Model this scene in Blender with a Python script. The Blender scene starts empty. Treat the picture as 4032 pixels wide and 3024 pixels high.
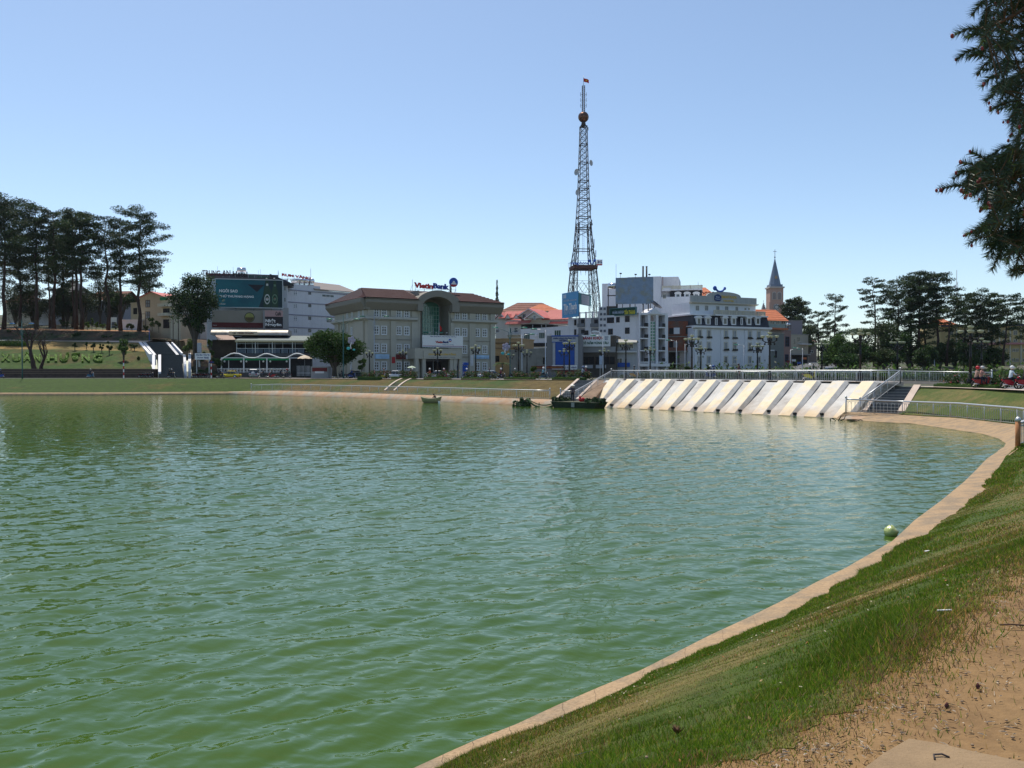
import bpy, math, random
import numpy as np
from mathutils import Vector, Matrix
R = math.radians
random.seed(7)
rng = np.random.default_rng(11)
SC = bpy.context.scene
COL = SC.collection

# ------------------------------------------------------------------ camera, sky, sun, exposure
FPX = 3263.0            # focal length in pixels of the 4032 px wide photograph (14 mm on a 17.3 mm sensor)
EYE = 4.0               # eye height over the lake
PITCH = math.atan(52 / FPX)
cd = bpy.data.cameras.new('camera')
cd.sensor_width = 17.3
cd.lens = 14.0
cd.clip_end = 6000
cd.clip_start = 0.05
cam = bpy.data.objects.new('camera', cd)
cam.location = (0, 0, EYE)
cam.rotation_euler = (math.pi / 2 - PITCH, 0, 0)
COL.objects.link(cam)
SC.camera = cam

SUN_EL, SUN_AZ = 66.0, -26.0      # azimuth clockwise from +Y (away from the camera)
world = bpy.data.worlds.new('World')
SC.world = world
world.use_nodes = True
wn = world.node_tree
wn.nodes.clear()
wo = wn.nodes.new('ShaderNodeOutputWorld')
bg = wn.nodes.new('ShaderNodeBackground')
sky = wn.nodes.new('ShaderNodeTexSky')
sky.sky_type = 'NISHITA'
sky.sun_disc = False
sky.sun_elevation = R(SUN_EL)
sky.sun_rotation = R(SUN_AZ)
sky.altitude = 1500
sky.air_density = 1.0
sky.dust_density = 2.2
sky.ozone_density = 1.3
bg.inputs['Strength'].default_value = 0.15
tint = wn.nodes.new('ShaderNodeVectorMath'); tint.operation = 'MULTIPLY'; tint.inputs[1].default_value = (1.02, 1.035, 1.0)
wn.links.new(sky.outputs[0], tint.inputs[0]); wn.links.new(tint.outputs[0], bg.inputs['Color'])
wn.links.new(bg.outputs[0], wo.inputs['Surface'])
sd = bpy.data.lights.new('sun', 'SUN')
sd.energy = 4.5
sd.angle = R(0.5)
sd.color = (1.0, 0.94, 0.83)
sun = bpy.data.objects.new('sun', sd)
sv = Vector((math.sin(R(SUN_AZ)) * math.cos(R(SUN_EL)), math.cos(R(SUN_AZ)) * math.cos(R(SUN_EL)), math.sin(R(SUN_EL))))
sun.rotation_euler = sv.to_track_quat('Z', 'Y').to_euler()
sun.location = (0, 0, 60)
COL.objects.link(sun)
SC.view_settings.view_transform = 'Standard'
SC.view_settings.look = 'None'
SC.view_settings.exposure = 0.12
SC.view_settings.gamma = 1.0
SC.view_settings.use_curve_mapping = False
SC.cycles.max_bounces = 6
SC.cycles.transparent_max_bounces = 8
SC.cycles.caustics_reflective = False
SC.cycles.caustics_refractive = False

# ------------------------------------------------------------------ photograph pixels -> world points
CP, SP = math.cos(PITCH), math.sin(PITCH)
def ray(px, py):
 x, y = (px - 2016) / FPX, (1512 - py) / FPX
 return Vector((x, CP + y * SP, -SP + y * CP))
def PZ(px, py, z):
 d = ray(px, py); t = (z - EYE) / d.z
 return Vector((d.x * t, d.y * t, z))
def PD(px, py, D):
 d = ray(px, py); t = D / d.y
 return Vector((d.x * t, D, EYE + d.z * t))
def PX(px, D, z):
 return Vector(((px - 2016) / FPX * (D * CP + (EYE - z) * SP), D, z))
def ZY(py, D):
 return PD(2016, py, D).z
def gz(x, y=0):          # street level: a little higher towards the dam
 if y and y < 60: return 2.5
 return float(np.interp(x, [-200, -40, 0, 12, 20, 32, 40, 60], [2.6, 2.6, 2.72, 2.88, 2.92, 2.85, 2.55, 2.5]))

# ------------------------------------------------------------------ materials
MATS = {}
def mat(name, col, rough=0.8, metal=0.0, var=0.12, scale=3.0, bump=0.0, bscale=20.0, col2=None, c2scale=0.3, c2lo=0.45, c2hi=0.6,
  spec=0.3, emit=None, streak=0.0, zst=None, trans=0.0, bdist=0.02, gradx=None, attr=None):
 if name in MATS: return MATS[name]
 m = bpy.data.materials.new(name); m.use_nodes = True
 nt = m.node_tree; N, L = nt.nodes, nt.links
 b = N['Principled BSDF']
 b.inputs['Roughness'].default_value = rough
 b.inputs['Metallic'].default_value = metal
 b.inputs['Specular IOR Level'].default_value = spec
 if trans: b.inputs['Transmission Weight'].default_value = trans
 geo = N.new('ShaderNodeNewGeometry')
 cur = None
 rgb = N.new('ShaderNodeRGB'); rgb.outputs[0].default_value = (*col, 1); cur = rgb.outputs[0]
 def noise(sc, det=4, stretch=None):
  n = N.new('ShaderNodeTexNoise'); n.inputs['Scale'].default_value = sc; n.inputs['Detail'].default_value = det
  n.inputs['Roughness'].default_value = 0.62
  if stretch:
   mp = N.new('ShaderNodeVectorMath'); mp.operation = 'MULTIPLY'; mp.inputs[1].default_value = stretch
   L.new(geo.outputs['Position'], mp.inputs[0]); L.new(mp.outputs[0], n.inputs['Vector'])
  else:
   L.new(geo.outputs['Position'], n.inputs['Vector'])
  return n.outputs['Fac']
 if col2 is not None:
  r = N.new('ShaderNodeMapRange'); r.inputs['From Min'].default_value = c2lo; r.inputs['From Max'].default_value = c2hi
  nv = noise(c2scale, 5)
  if gradx:          # soil gets drier along the bank
   sp = N.new('ShaderNodeSeparateXYZ'); L.new(geo.outputs['Position'], sp.inputs[0])
   g = N.new('ShaderNodeMapRange'); g.inputs['From Min'].default_value = gradx[0]; g.inputs['From Max'].default_value = gradx[1]
   g.inputs['To Min'].default_value = gradx[2]; g.inputs['To Max'].default_value = gradx[3]; L.new(sp.outputs['X'], g.inputs['Value'])
   ad = N.new('ShaderNodeMath'); ad.operation = 'ADD'; L.new(nv, ad.inputs[0]); L.new(g.outputs[0], ad.inputs[1]); nv = ad.outputs[0]
  if attr:
   at_ = N.new('ShaderNodeAttribute'); at_.attribute_name = attr
   ml = N.new('ShaderNodeMath'); ml.operation = 'MULTIPLY_ADD'; L.new(at_.outputs['Fac'], ml.inputs[0]); ml.inputs[1].default_value = .8; L.new(nv, ml.inputs[2]); nv = ml.outputs[0]
  L.new(nv, r.inputs['Value'])
  mx = N.new('ShaderNodeMix'); mx.data_type = 'RGBA'
  L.new(r.outputs[0], mx.inputs['Factor']); L.new(cur, mx.inputs['A']); mx.inputs['B'].default_value = (*col2, 1)
  cur = mx.outputs['Result']
 if streak:
  r = N.new('ShaderNodeMapRange'); r.inputs['From Min'].default_value = 0.48; r.inputs['From Max'].default_value = 0.75
  L.new(noise(1.0, 5, (1.6, 1.6, 0.16)), r.inputs['Value'])
  mu = N.new('ShaderNodeMath'); mu.operation = 'MULTIPLY'; mu.inputs[1].default_value = streak; L.new(r.outputs[0], mu.inputs[0])
  mx = N.new('ShaderNodeMix'); mx.data_type = 'RGBA'
  L.new(mu.outputs[0], mx.inputs['Factor']); L.new(cur, mx.inputs['A'])
  mx.inputs['B'].default_value = (col[0] * .35, col[1] * .34, col[2] * .32, 1); cur = mx.outputs['Result']
 if zst:            # waterline stain creeping up the concrete
  sp = N.new('ShaderNodeSeparateXYZ'); L.new(geo.outputs['Position'], sp.inputs[0]); r = N.new('ShaderNodeMapRange'); r.inputs['From Min'].default_value = zst[1]; r.inputs['From Max'].default_value = zst[0]
  ad = N.new('ShaderNodeMath'); ad.operation = 'MULTIPLY_ADD'; L.new(noise(.8, 5), ad.inputs[0]); ad.inputs[1].default_value = -1.6; L.new(sp.outputs['Z'], ad.inputs[2]); L.new(ad.outputs[0], r.inputs['Value'])
  mx = N.new('ShaderNodeMix'); mx.data_type = 'RGBA'; mu = N.new('ShaderNodeMath'); mu.operation = 'MULTIPLY'; mu.inputs[1].default_value = .7; L.new(r.outputs[0], mu.inputs[0]); L.new(mu.outputs[0], mx.inputs['Factor']); L.new(cur, mx.inputs['A']); mx.inputs['B'].default_value = (*zst[2], 1); cur = mx.outputs['Result']
 if var:
  r = N.new('ShaderNodeMapRange'); r.inputs['From Min'].default_value = 0.25; r.inputs['From Max'].default_value = 0.75
  r.inputs['To Min'].default_value = 1 - var; r.inputs['To Max'].default_value = 1 + var
  L.new(noise(scale, 5), r.inputs['Value'])
  vm = N.new('ShaderNodeVectorMath'); vm.operation = 'SCALE'
  L.new(cur, vm.inputs[0]); L.new(r.outputs[0], vm.inputs['Scale']); cur = vm.outputs[0]
 L.new(cur, b.inputs['Base Color'])
 if bump:
  bp = N.new('ShaderNodeBump'); bp.inputs['Strength'].default_value = bump; bp.inputs['Distance'].default_value = bdist
  L.new(noise(bscale, 4), bp.inputs['Height']); L.new(bp.outputs[0], b.inputs['Normal'])
 if emit:
  b.inputs['Emission Color'].default_value = (*emit[:3], 1); b.inputs['Emission Strength'].default_value = emit[3]
 MATS[name] = m
 return m
def paint(name, c, rough=0.5, **k): return mat(name, c, rough, var=0.05, scale=1.5, **k)

WHITE = mat('white_plaster', (.70, .70, .73), .85, var=.06, streak=.18)
WHITE2 = mat('bright_white_trim', (.78, .78, .78), .7, var=.04)
OFFW = mat('cream_trim', (.60, .56, .45), .8, var=.1, streak=.3)
LILAC = mat('pale_lilac_plaster', (.64, .64, .68), .85, var=.05, streak=.15)
BANKW = mat('greige_plaster', (.45, .42, .35), .88, var=.06, scale=.8, streak=.12)
BANKD = mat('taupe_fascia', (.26, .235, .20), .88, var=.07, streak=.1)
CREAM = mat('cream_plaster', (.50, .43, .32), .85, var=.07, streak=.2)
YELLOW = mat('ochre_plaster', (.52, .40, .20), .85, var=.07, streak=.2)
TANW = mat('orange_tan_plaster', (.48, .32, .17), .85, var=.1, streak=.25)
CONC = mat('concrete', (.36, .35, .32), .9, var=.15, scale=1.2, streak=.3, bump=.3, bscale=6)
CONCD = mat('grey_rendered_wall', (.24, .235, .215), .9, var=.18, scale=.7, streak=.5)
GREYP = mat('grey_panel', (.28, .28, .29), .6, var=.05)
BRICK = mat('raw_brick', (.22, .075, .045), .9, var=.25, scale=2.5, col2=(.16, .10, .08), c2scale=.5)
GLASS = mat('dark_window_glass', (.03, .04, .05), .08, var=.3, scale=.8, spec=.6)
GLASSG = mat('green_curtain_glass', (.06, .20, .15), .1, var=.45, scale=.9, spec=.7)
CURT = mat('pale_curtain_behind_glass', (.20, .22, .24), .3, var=.25, scale=1.4, spec=.5)
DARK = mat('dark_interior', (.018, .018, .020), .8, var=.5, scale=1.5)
WFRAME = paint('white_window_frame', (.72, .73, .74), .5)
BLACKM = paint('black_iron', (.012, .012, .013), .45)
STEEL = mat('galvanised_steel', (.42, .44, .46), .4, metal=.55, var=.08)
STAIN = mat('stainless_rail', (.50, .51, .52), .38, metal=.6, var=.08)
RUST = mat('dark_lattice_steel', (.055, .045, .045), .6, metal=.2, var=.3, scale=.8)
TILER = mat('maroon_roof_tile', (.030, .009, .009), .7, var=.2, scale=2.0)
TILEB = mat('weathered_brown_roof_tile', (.20, .085, .06), .8, var=.2, scale=.6)
TILEO = mat('orange_roof_tile', (.52, .16, .07), .75, var=.15, scale=1.0)
TILEP = mat('salmon_roof_tile', (.50, .15, .13), .7, var=.08, scale=1.0)
SLATE = mat('dark_slate_roof', (.035, .038, .048), .6, var=.2)
BLUE = paint('signal_blue', (.02, .09, .42), .45)
NAVY = paint('navy_lettering', (.01, .03, .16), .4)
RED = paint('red_lettering', (.42, .015, .02), .4)
DRED = paint('dark_red_panel', (.14, .012, .015), .6)
GOLD = mat('gold_lettering', (.55, .36, .06), .35, metal=.5, var=.05)
BARK = mat('pine_bark', (.055, .035, .028), .95, var=.35, scale=2.5, bump=.5, bscale=8)
BARKG = mat('grey_bark', (.10, .085, .07), .95, var=.3, scale=3)
def leafmat(name, c, v=.3, tr=.28):
 if name in MATS: return MATS[name]
 m = mat(name, c, .6, var=v, scale=1.1, spec=.2); nt = m.node_tree; b = nt.nodes['Principled BSDF']
 t = nt.nodes.new('ShaderNodeBsdfTranslucent'); x = nt.nodes.new('ShaderNodeMixShader'); x.inputs[0].default_value = tr
 nt.links.new(b.inputs['Base Color'].links[0].from_socket, t.inputs['Color']); nt.links.new(b.outputs[0], x.inputs[1]); nt.links.new(t.outputs[0], x.inputs[2])
 nt.links.new(x.outputs[0], nt.nodes['Material Output'].inputs['Surface'])
 return m
PINE1 = leafmat('pine_needles', (.026, .048, .018), .3, .1)
PINE2 = leafmat('pine_needles_light', (.055, .085, .028), .3, .15)
LEAF1 = leafmat('broad_leaves', (.040, .085, .018))
LEAF2 = leafmat('broad_leaves_light', (.095, .17, .030))
LEAF3 = leafmat('dull_leaves', (.050, .065, .028))
HEDGE = leafmat('clipped_hedge', (.085, .17, .014))
ROSE = paint('rose_petals', (.45, .07, .09), .6)
RUBBER = paint('tyre_rubber', (.015, .015, .015), .8)
CHROME = mat('chrome', (.6, .6, .62), .15, metal=1.0, var=0)

# ------------------------------------------------------------------ mesh building
WM = {}
def link(o, parent, M):
 COL.objects.link(o)
 WM[o.name] = M.copy()
 if parent is not None:
  o.parent = parent
  o.matrix_basis = WM[parent.name].inverted() @ M
 else:
  o.matrix_basis = M
 return o
def tag(o, label=None, cat=None, group=None, kind=None):
 if label: o['label'] = label
 if cat: o['category'] = cat
 if group: o['group'] = group
 if kind: o['kind'] = kind
 return o
def T(x, y=None, z=None, rz=0.0, s=1.0):
 if y is None: v = Vector(x)
 else: v = Vector((x, y, z))
 return Matrix.Translation(v) @ Matrix.Rotation(rz, 4, 'Z') @ Matrix.Scale(s, 4)
def thing(name, label, cat, M, group=None):
 o = bpy.data.objects.new(name, None)
 o.empty_display_size = 0.3
 link(o, None, M)
 return tag(o, label, cat, group)
class MB:
 def __init__(s): s.v = []; s.f = []; s.m = []; s.sm = []
 def add(s, vs, fs, m=0, smooth=False):
  n = len(s.v); s.v.extend([tuple(p) for p in vs])
  for f in fs: s.f.append([i + n for i in f]); s.m.append(m); s.sm.append(smooth)
  return s
 def box(s, x0, y0, z0, x1, y1, z1, m=0):
  if x0 > x1: x0, x1 = x1, x0
  if y0 > y1: y0, y1 = y1, y0
  if z0 > z1: z0, z1 = z1, z0
  return s.add([(x0,y0,z0),(x1,y0,z0),(x1,y1,z0),(x0,y1,z0),(x0,y0,z1),(x1,y0,z1),(x1,y1,z1),(x0,y1,z1)],
      [(0,3,2,1),(4,5,6,7),(0,1,5,4),(1,2,6,5),(2,3,7,6),(3,0,4,7)], m)
 def hexa(s, b, t, m=0):          # 4 bottom points, 4 top points
  return s.add(list(b) + list(t), [(0,3,2,1),(4,5,6,7),(0,1,5,4),(1,2,6,5),(2,3,7,6),(3,0,4,7)], m)
 def poly(s, pts, m=0): return s.add(pts, [tuple(range(len(pts)))], m)
 def prism(s, pts, d, m=0):       # polygon swept by vector d
  n = len(pts); d = Vector(d); a = [Vector(p) for p in pts]; b = [p + d for p in a]
  return s.add(a + b, [tuple(range(n))[::-1], tuple(range(n, 2 * n))] + [(i, (i+1) % n, n + (i+1) % n, n + i) for i in range(n)], m)
 def tube(s, pts, rs, n=6, m=0, cap=True, smooth=True):
  pts = [Vector(p) for p in pts]
  if not isinstance(rs, (list, tuple)): rs = [rs] * len(pts)
  vs, fs = [], []
  up = None
  for i, p in enumerate(pts):
   d = (pts[min(i+1, len(pts)-1)] - pts[max(i-1, 0)])
   if d.length < 1e-9: d = Vector((0,0,1))
   d.normalize()
   if up is None: up = Vector((0,0,1)) if abs(d.z) < .9 else Vector((1,0,0))
   a = d.cross(up)
   if a.length < 1e-6: a = d.cross(Vector((0,1,0)))
   a.normalize(); b = d.cross(a); up = -b if False else up
   for k in range(n):
    t = 2 * math.pi * (k + .5) / n
    vs.append(p + (a * math.cos(t) + b * math.sin(t)) * rs[i])
  for i in range(len(pts)-1):
   for k in range(n):
    fs.append((i*n+k, i*n+(k+1) % n, (i+1)*n+(k+1) % n, (i+1)*n+k))
  if cap: fs.append(tuple(range(n))[::-1]); fs.append(tuple(range((len(pts)-1)*n, len(pts)*n)))
  return s.add(vs, fs, m, smooth and n > 4)
 def lathe(s, prof, c=(0,0,0), n=10, m=0, smooth=True):   # prof: (r, z)
  vs, fs = [], []
  for r, z in prof:
   for k in range(n):
    t = 2 * math.pi * k / n; vs.append((c[0] + r*math.cos(t), c[1] + r*math.sin(t), c[2] + z))
  for i in range(len(prof)-1):
   for k in range(n): fs.append((i*n+k, i*n+(k+1) % n, (i+1)*n+(k+1) % n, (i+1)*n+k))
  fs.append(tuple(range(n))[::-1]); fs.append(tuple(range((len(prof)-1)*n, len(prof)*n)))
  return s.add(vs, fs, m, smooth)
 def ball(s, c, r, n=8, m=0, sx=1, sy=1, sz=1):
  k = max(4, n // 2 + 1)
  prof = [(max(1e-4, math.sin(math.pi * i / k)), -math.cos(math.pi * i / k)) for i in range(k + 1)]
  vs, fs = [], []
  for pr, pz in prof:
   for j in range(n):
    t = 2*math.pi*j/n; vs.append((c[0]+r*sx*pr*math.cos(t), c[1]+r*sy*pr*math.sin(t), c[2]+r*sz*pz))
  for i in range(k):
   for j in range(n): fs.append((i*n+j, i*n+(j+1) % n, (i+1)*n+(j+1) % n, (i+1)*n+j))
  return s.add(vs, fs, m, True)
 def mesh(s, name, mats):
  me = bpy.data.meshes.new(name)
  me.from_pydata([tuple(p) for p in s.v], [], s.f)
  for m_ in (mats if isinstance(mats, (list, tuple)) else [mats]): me.materials.append(m_)
  me.polygons.foreach_set('material_index', s.m); me.polygons.foreach_set('use_smooth', s.sm)
  me.update()
  return me
 def build(s, name, mats, parent=None, M=None):
  o = bpy.data.objects.new(name, s.mesh(name, mats))
  if M is None: M = WM[parent.name] if parent is not None else Matrix.Identity(4)
  return link(o, parent, M)
def inst(name, me, parent, M):
 return link(bpy.data.objects.new(name, me), parent, M)
def npmesh(name, V, F, mats, mi=None, smooth=False):
 V = np.asarray(V, dtype=np.float32); F = np.asarray(F, dtype=np.int32)
 me = bpy.data.meshes.new(name)
 n, k = F.shape
 me.vertices.add(len(V)); me.vertices.foreach_set('co', V.ravel())
 me.loops.add(n * k); me.loops.foreach_set('vertex_index', F.ravel())
 me.polygons.add(n); me.polygons.foreach_set('loop_start', np.arange(0, n * k, k, dtype=np.int32))
 for m_ in (mats if isinstance(mats, (list, tuple)) else [mats]): me.materials.append(m_)
 if mi is not None: me.polygons.foreach_set('material_index', np.asarray(mi, dtype=np.int32))
 me.polygons.foreach_set('use_smooth', np.full(n, smooth, dtype=bool))
 me.update(calc_edges=True); me.validate()
 return me

class Frame:
 """A vertical plane standing in the scene: x to the right along it, y away from the viewer, z up."""
 def __init__(s, pxL, DL, pxR, DR, z0=2.6):
  a = PX(pxL, DL, 4.0); b = PX(pxR, DR, 4.0)
  s.O = Vector((a.x, a.y, z0)); u = Vector((b.x - a.x, b.y - a.y, 0)); s.W = u.length; s.U = u.normalized()
  s.V = Vector((-s.U.y, s.U.x, 0)); s.rz = math.atan2(s.U.y, s.U.x); s.M = T(s.O, rz=s.rz); s.z0 = z0
 def at(s, px, py, y=0.0):
  d = ray(px, py); c = Vector((0, 0, EYE)); o = s.O + s.V * y
  t = (o - c).dot(s.V) / d.dot(s.V); p = c + d * t - s.O
  return p.dot(s.U), p.z
 def x(s, px, y=0.0): return s.at(px, 1460, y)[0]
 def z(s, px, py, y=0.0): return s.at(px, py, y)[1]
 def rect(s, px0, py0, px1, py1, y=0.0):
  x0, z1 = s.at(px0, py0, y); x1, z0 = s.at(px1, py1, y); return x0, z0, x1, z1
 def pt(s, x, y, z): return s.O + s.U * x + s.V * y + Vector((0, 0, z))

# ------------------------------------------------------------------ lettering
_tc = {}
def _textdata(t, bold=0.0):
 key = (t, bold)
 if key not in _tc:
  cu = bpy.data.curves.new('t', 'FONT'); cu.body = t; cu.size = 1.0; cu.resolution_u = 2; cu.offset = bold
  o = bpy.data.objects.new('t', cu); COL.objects.link(o)
  dg = bpy.context.evaluated_depsgraph_get(); me = bpy.data.meshes.new_from_object(o.evaluated_get(dg))
  V = [tuple(v.co) for v in me.vertices]; F = [tuple(p.vertices) for p in me.polygons]
  bpy.data.objects.remove(o); bpy.data.curves.remove(cu); bpy.data.meshes.remove(me)
  _tc[key] = (V, F)
 return _tc[key]
def lettering(F_, root, text, x0, z0, x1, z1, m, y=-.05, depth=.0, split=True, bold=.02, name='letter', slope=0.0):
 """Text filling the rectangle on the frame's plane; each character its own part when split."""
 V, F = _textdata(text, bold)
 if not V: return
 a0 = min(v[0] for v in V); a1 = max(v[0] for v in V); b0 = min(v[1] for v in V); b1 = max(v[1] for v in V)
 sx, sz = (x1 - x0) / (a1 - a0), (z1 - z0) / (b1 - b0)
 pieces = [(V, F)]
 if split:
  # group faces into characters: islands merged when they overlap in x
  par = list(range(len(V)))
  def find(i):
   while par[i] != i: par[i] = par[par[i]]; i = par[i]
   return i
  for f in F:
   for k in f[1:]: par[find(k)] = find(f[0])
  isl = {}
  for i in range(len(V)): isl.setdefault(find(i), []).append(i)
  spans = sorted([[min(V[i][0] for i in g), max(V[i][0] for i in g), g] for g in isl.values()], key=lambda s_: s_[0])
  groups = []
  for s_ in spans:
   if groups and s_[0] < groups[-1][1] - .02: groups[-1][1] = max(groups[-1][1], s_[1]); groups[-1][2] += s_[2]
   else: groups.append([s_[0], s_[1], list(s_[2])])
  pieces = []
  for g in groups:
   idx = {i: k for k, i in enumerate(g[2])}
   fs = [tuple(idx[i] for i in f) for f in F if f[0] in idx]
   if fs: pieces.append(([V[i] for i in g[2]], fs))
 for V_, F2 in pieces:
  mb = MB()
  pts = [(x0 + (v[0] - a0) * sx, y, z0 + (v[1] - b0) * sz + slope * (v[0] - a0) * sx) for v in V_]
  if depth:
   n = len(pts); back = [(p[0], p[1] + depth, p[2]) for p in pts]
   cnt = {}
   for f in F2:
    for i in range(len(f)):
     a, b = f[i], f[(i+1) % len(f)]
     cnt[(a, b)] = 1
   side = [(b, a, a + n, b + n) for (a, b) in cnt if (b, a) not in cnt]
   mb.add(pts + back, [tuple(f) for f in F2] + side)
  else: mb.add(pts, F2)
  mb.build(name if split else 'lettering', m, root, F_.M)

# ================================================================== ground, lake, banks
def sines(n, lo, hi, seed):
 r = np.random.default_rng(seed); k = np.exp(r.uniform(np.log(lo), np.log(hi), n)); a = r.uniform(0, 2*np.pi, n); p = r.uniform(0, 2*np.pi, n)
 return k*np.cos(a), k*np.sin(a), p, (lo / k) ** .8
def fbm(x, y, S):
 kx, ky, p, a = S; r = 0
 for i in range(len(kx)): r = r + a[i]*np.sin(kx[i]*x + ky[i]*y + p[i])
 return r / np.sqrt((a**2).sum())
S1 = sines(14, .35, 6.0, 3)
def resample(P, n):
 P = np.array([tuple(p) for p in P], dtype=float)
 s = np.r_[0, np.cumsum(np.linalg.norm(np.diff(P, axis=0), axis=1))]
 t = np.linspace(0, s[-1], n)
 return np.stack([np.interp(t, s, P[:, i]) for i in range(3)], 1)
A_last = [None]
def loft(rows, name, m, sub=1, disp=0.0, kind='structure', smooth=True, dmat=None, prof=None, parent=None):
 """rows: list of (n,3) arrays; sub = subdivisions between rows."""
 out = []
 for i in range(len(rows) - 1):
  for k in range(sub):
   t = k / sub; out.append(rows[i]*(1-t) + rows[i+1]*t)
 out.append(rows[-1]); A = np.stack(out); nr, n, _ = A.shape
 if disp:
  ri_ = np.arange(nr); w = np.clip(np.minimum(ri_, nr-1-ri_)/min(5, nr/2), 0, 1)[:, None]
  A[:, :, 2] += disp * w * fbm(A[:, :, 0], A[:, :, 1], S1)
 idx = np.arange(nr*n).reshape(nr, n)
 F = np.stack([idx[:-1, :-1], idx[:-1, 1:], idx[1:, 1:], idx[1:, :-1]], -1).reshape(-1, 4)
 # make the faces look up
 V = A.reshape(-1, 3); a, b, c = V[F[0][0]], V[F[0][1]], V[F[0][3]]
 nz = sum(np.cross(V[f[1]]-V[f[0]], V[f[3]]-V[f[0]])[2] for f in F[::max(1, len(F)//50)])
 if nz < 0: F = F[:, ::-1]
 me = npmesh(name, V, F, m, smooth=smooth)
 o = inst(name, me, parent, Matrix.Identity(4))
 if kind: o['kind'] = kind
 A_last[0] = o
 return A
def joinl(*a): return np.concatenate(a)

GRASSN = mat('near_bank_grass', (.050, .075, .008), .9, var=.35, scale=6, bump=.8, bscale=40, col2=(.20, .135, .05), c2scale=1.3, c2lo=.55, c2hi=1.25, bdist=.03, attr='dry')
GRASSF = mat('far_bank_grass', (.032, .060, .006), .95, var=.4, scale=1.3, bump=1.0, bscale=4, col2=(.095, .066, .018), c2scale=.13, c2lo=.42, c2hi=.60, bdist=.12, gradx=(-54, -30, -.16, .05))
GRASSL = mat('left_bank_grass', (.030, .062, .008), .95, var=.5, scale=1.1, bump=1.0, bscale=3, col2=(.085, .055, .02), c2scale=.10, c2lo=.46, c2hi=.64, bdist=.15)
DIRT = mat('dirt_path', (.235, .142, .062), .95, var=.20, scale=14, bump=.7, bscale=38, col2=(.18, .105, .045), c2scale=1.1, c2lo=.4, c2hi=.65, bdist=.012)
EARTH = mat('bare_earth_bank', (.085, .055, .035), .95, var=.4, scale=.6, bump=1, bscale=1.5, col2=(.04, .05, .02), c2scale=.25, bdist=.3)
TERR = mat('orange_earth_terrace', (.30, .15, .07), .95, var=.25, scale=.8)
TANG = mat('dry_tan_grass', (.21, .14, .045), .95, var=.3, scale=.6, col2=(.11, .10, .03), c2scale=.12)
KERB = mat('sandy_concrete_kerb', (.345, .235, .135), .9, var=.34, scale=22, bump=.9, bscale=60, col2=(.25, .185, .12), c2scale=1.7, bdist=.012, streak=.15)
SLOPEC = mat('orange_stained_concrete_slope', (.42, .27, .17), .9, var=.2, scale=1.0, bump=.5, bscale=5, col2=(.33, .28, .22), c2scale=.5, streak=.3, bdist=.05)
COPING = mat('pale_pink_coping', (.50, .40, .33), .85, var=.12, scale=.8)
ASPH = mat('asphalt', (.10, .10, .105), .85, var=.15, scale=1.2, bump=.3, bscale=30)
PAVE = mat('paving', (.26, .235, .21), .9, var=.15, scale=1.0)
GROUND = mat('town_ground', (.075, .07, .05), .95, var=.25, scale=.3, col2=(.06, .08, .03), c2scale=.05)

# --- shoreline
Wa = [PZ(x, y, 0) for x, y in [(-900,1557),(-300,1556.5),(0,1556),(400,1555.5),(900,1553)]]
Wb = [PZ(x, y, 0) for x, y in [(900,1553),(1100,1558),(1400,1567),(1700,1581),(2000,1594),(2260,1602)]]
Ka = [PD(x, y, w.y + .7) for (x, y), w in zip([(-900,1547),(-300,1547),(0,1546),(400,1545),(900,1542)], Wa)]
Kb = [PD(x, y, w.y + d) for (x, y, d), w in zip([(900,1542,.7),(1100,1537.5,2.2),(1400,1546,2.3),(1700,1556,2.3),(2000,1567,2.4),(2262,1575,2.4)], Wb)]
Ta = [PD(x, y, d) for x, y, d in [(-900,1489,156),(-300,1489.5,154),(0,1490,153),(400,1490,152),(900,1490,150)]]
Tb = [PD(x, y, d) for x, y, d in [(900,1490,150),(1064,1491.5,146),(1400,1493,134),(1700,1494.5,124),(2000,1496.5,113),(2290,1497.5,105)]]
NA, NB = 60, 110
wa, wb, ka, kb, ta, tb = [resample(p, n) for p, n in ((Wa,NA),(Wb,NB),(Ka,NA),(Kb,NB),(Ta,NA),(Tb,NB))]
def down(r, dz=-1.2, back=None):
 q = r.copy(); q[:, 2] += dz; return q
wall_top = ka.copy(); wall_top[:, 2] = ka[:, 2]; wtf = wa.copy(); wtf[:, 2] = .12
loft([down(wa), wtf, ka], 'lake_kerb', KERB, kind='structure')
def concave(a, b, f, dz):
 m_ = a*(1-f) + b*f; m_[:, 2] += dz; return m_
loft([ka, concave(ka, ta, .45, .12), concave(ka, ta, .8, .12), ta], 'grass_bank', GRASSF, sub=8, disp=.05)
shelf = kb.copy(); d_ = tb - kb; d_[:, 2] = 0; d_ /= np.linalg.norm(d_, axis=1)[:, None]
fr = kb - d_*.7; fr[:, 2] -= .05
loft([down(wb), wb + np.array([0,0,.02]), fr, kb + np.array([0,0,.01]), kb + d_*.3], 'concrete_shore_slope', SLOPEC)
loft([kb + d_*.3, concave(kb, tb, .4, .10), concave(kb, tb, .8, .14), tb], 'grass_bank', GRASSF, sub=8, disp=.05)

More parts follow.
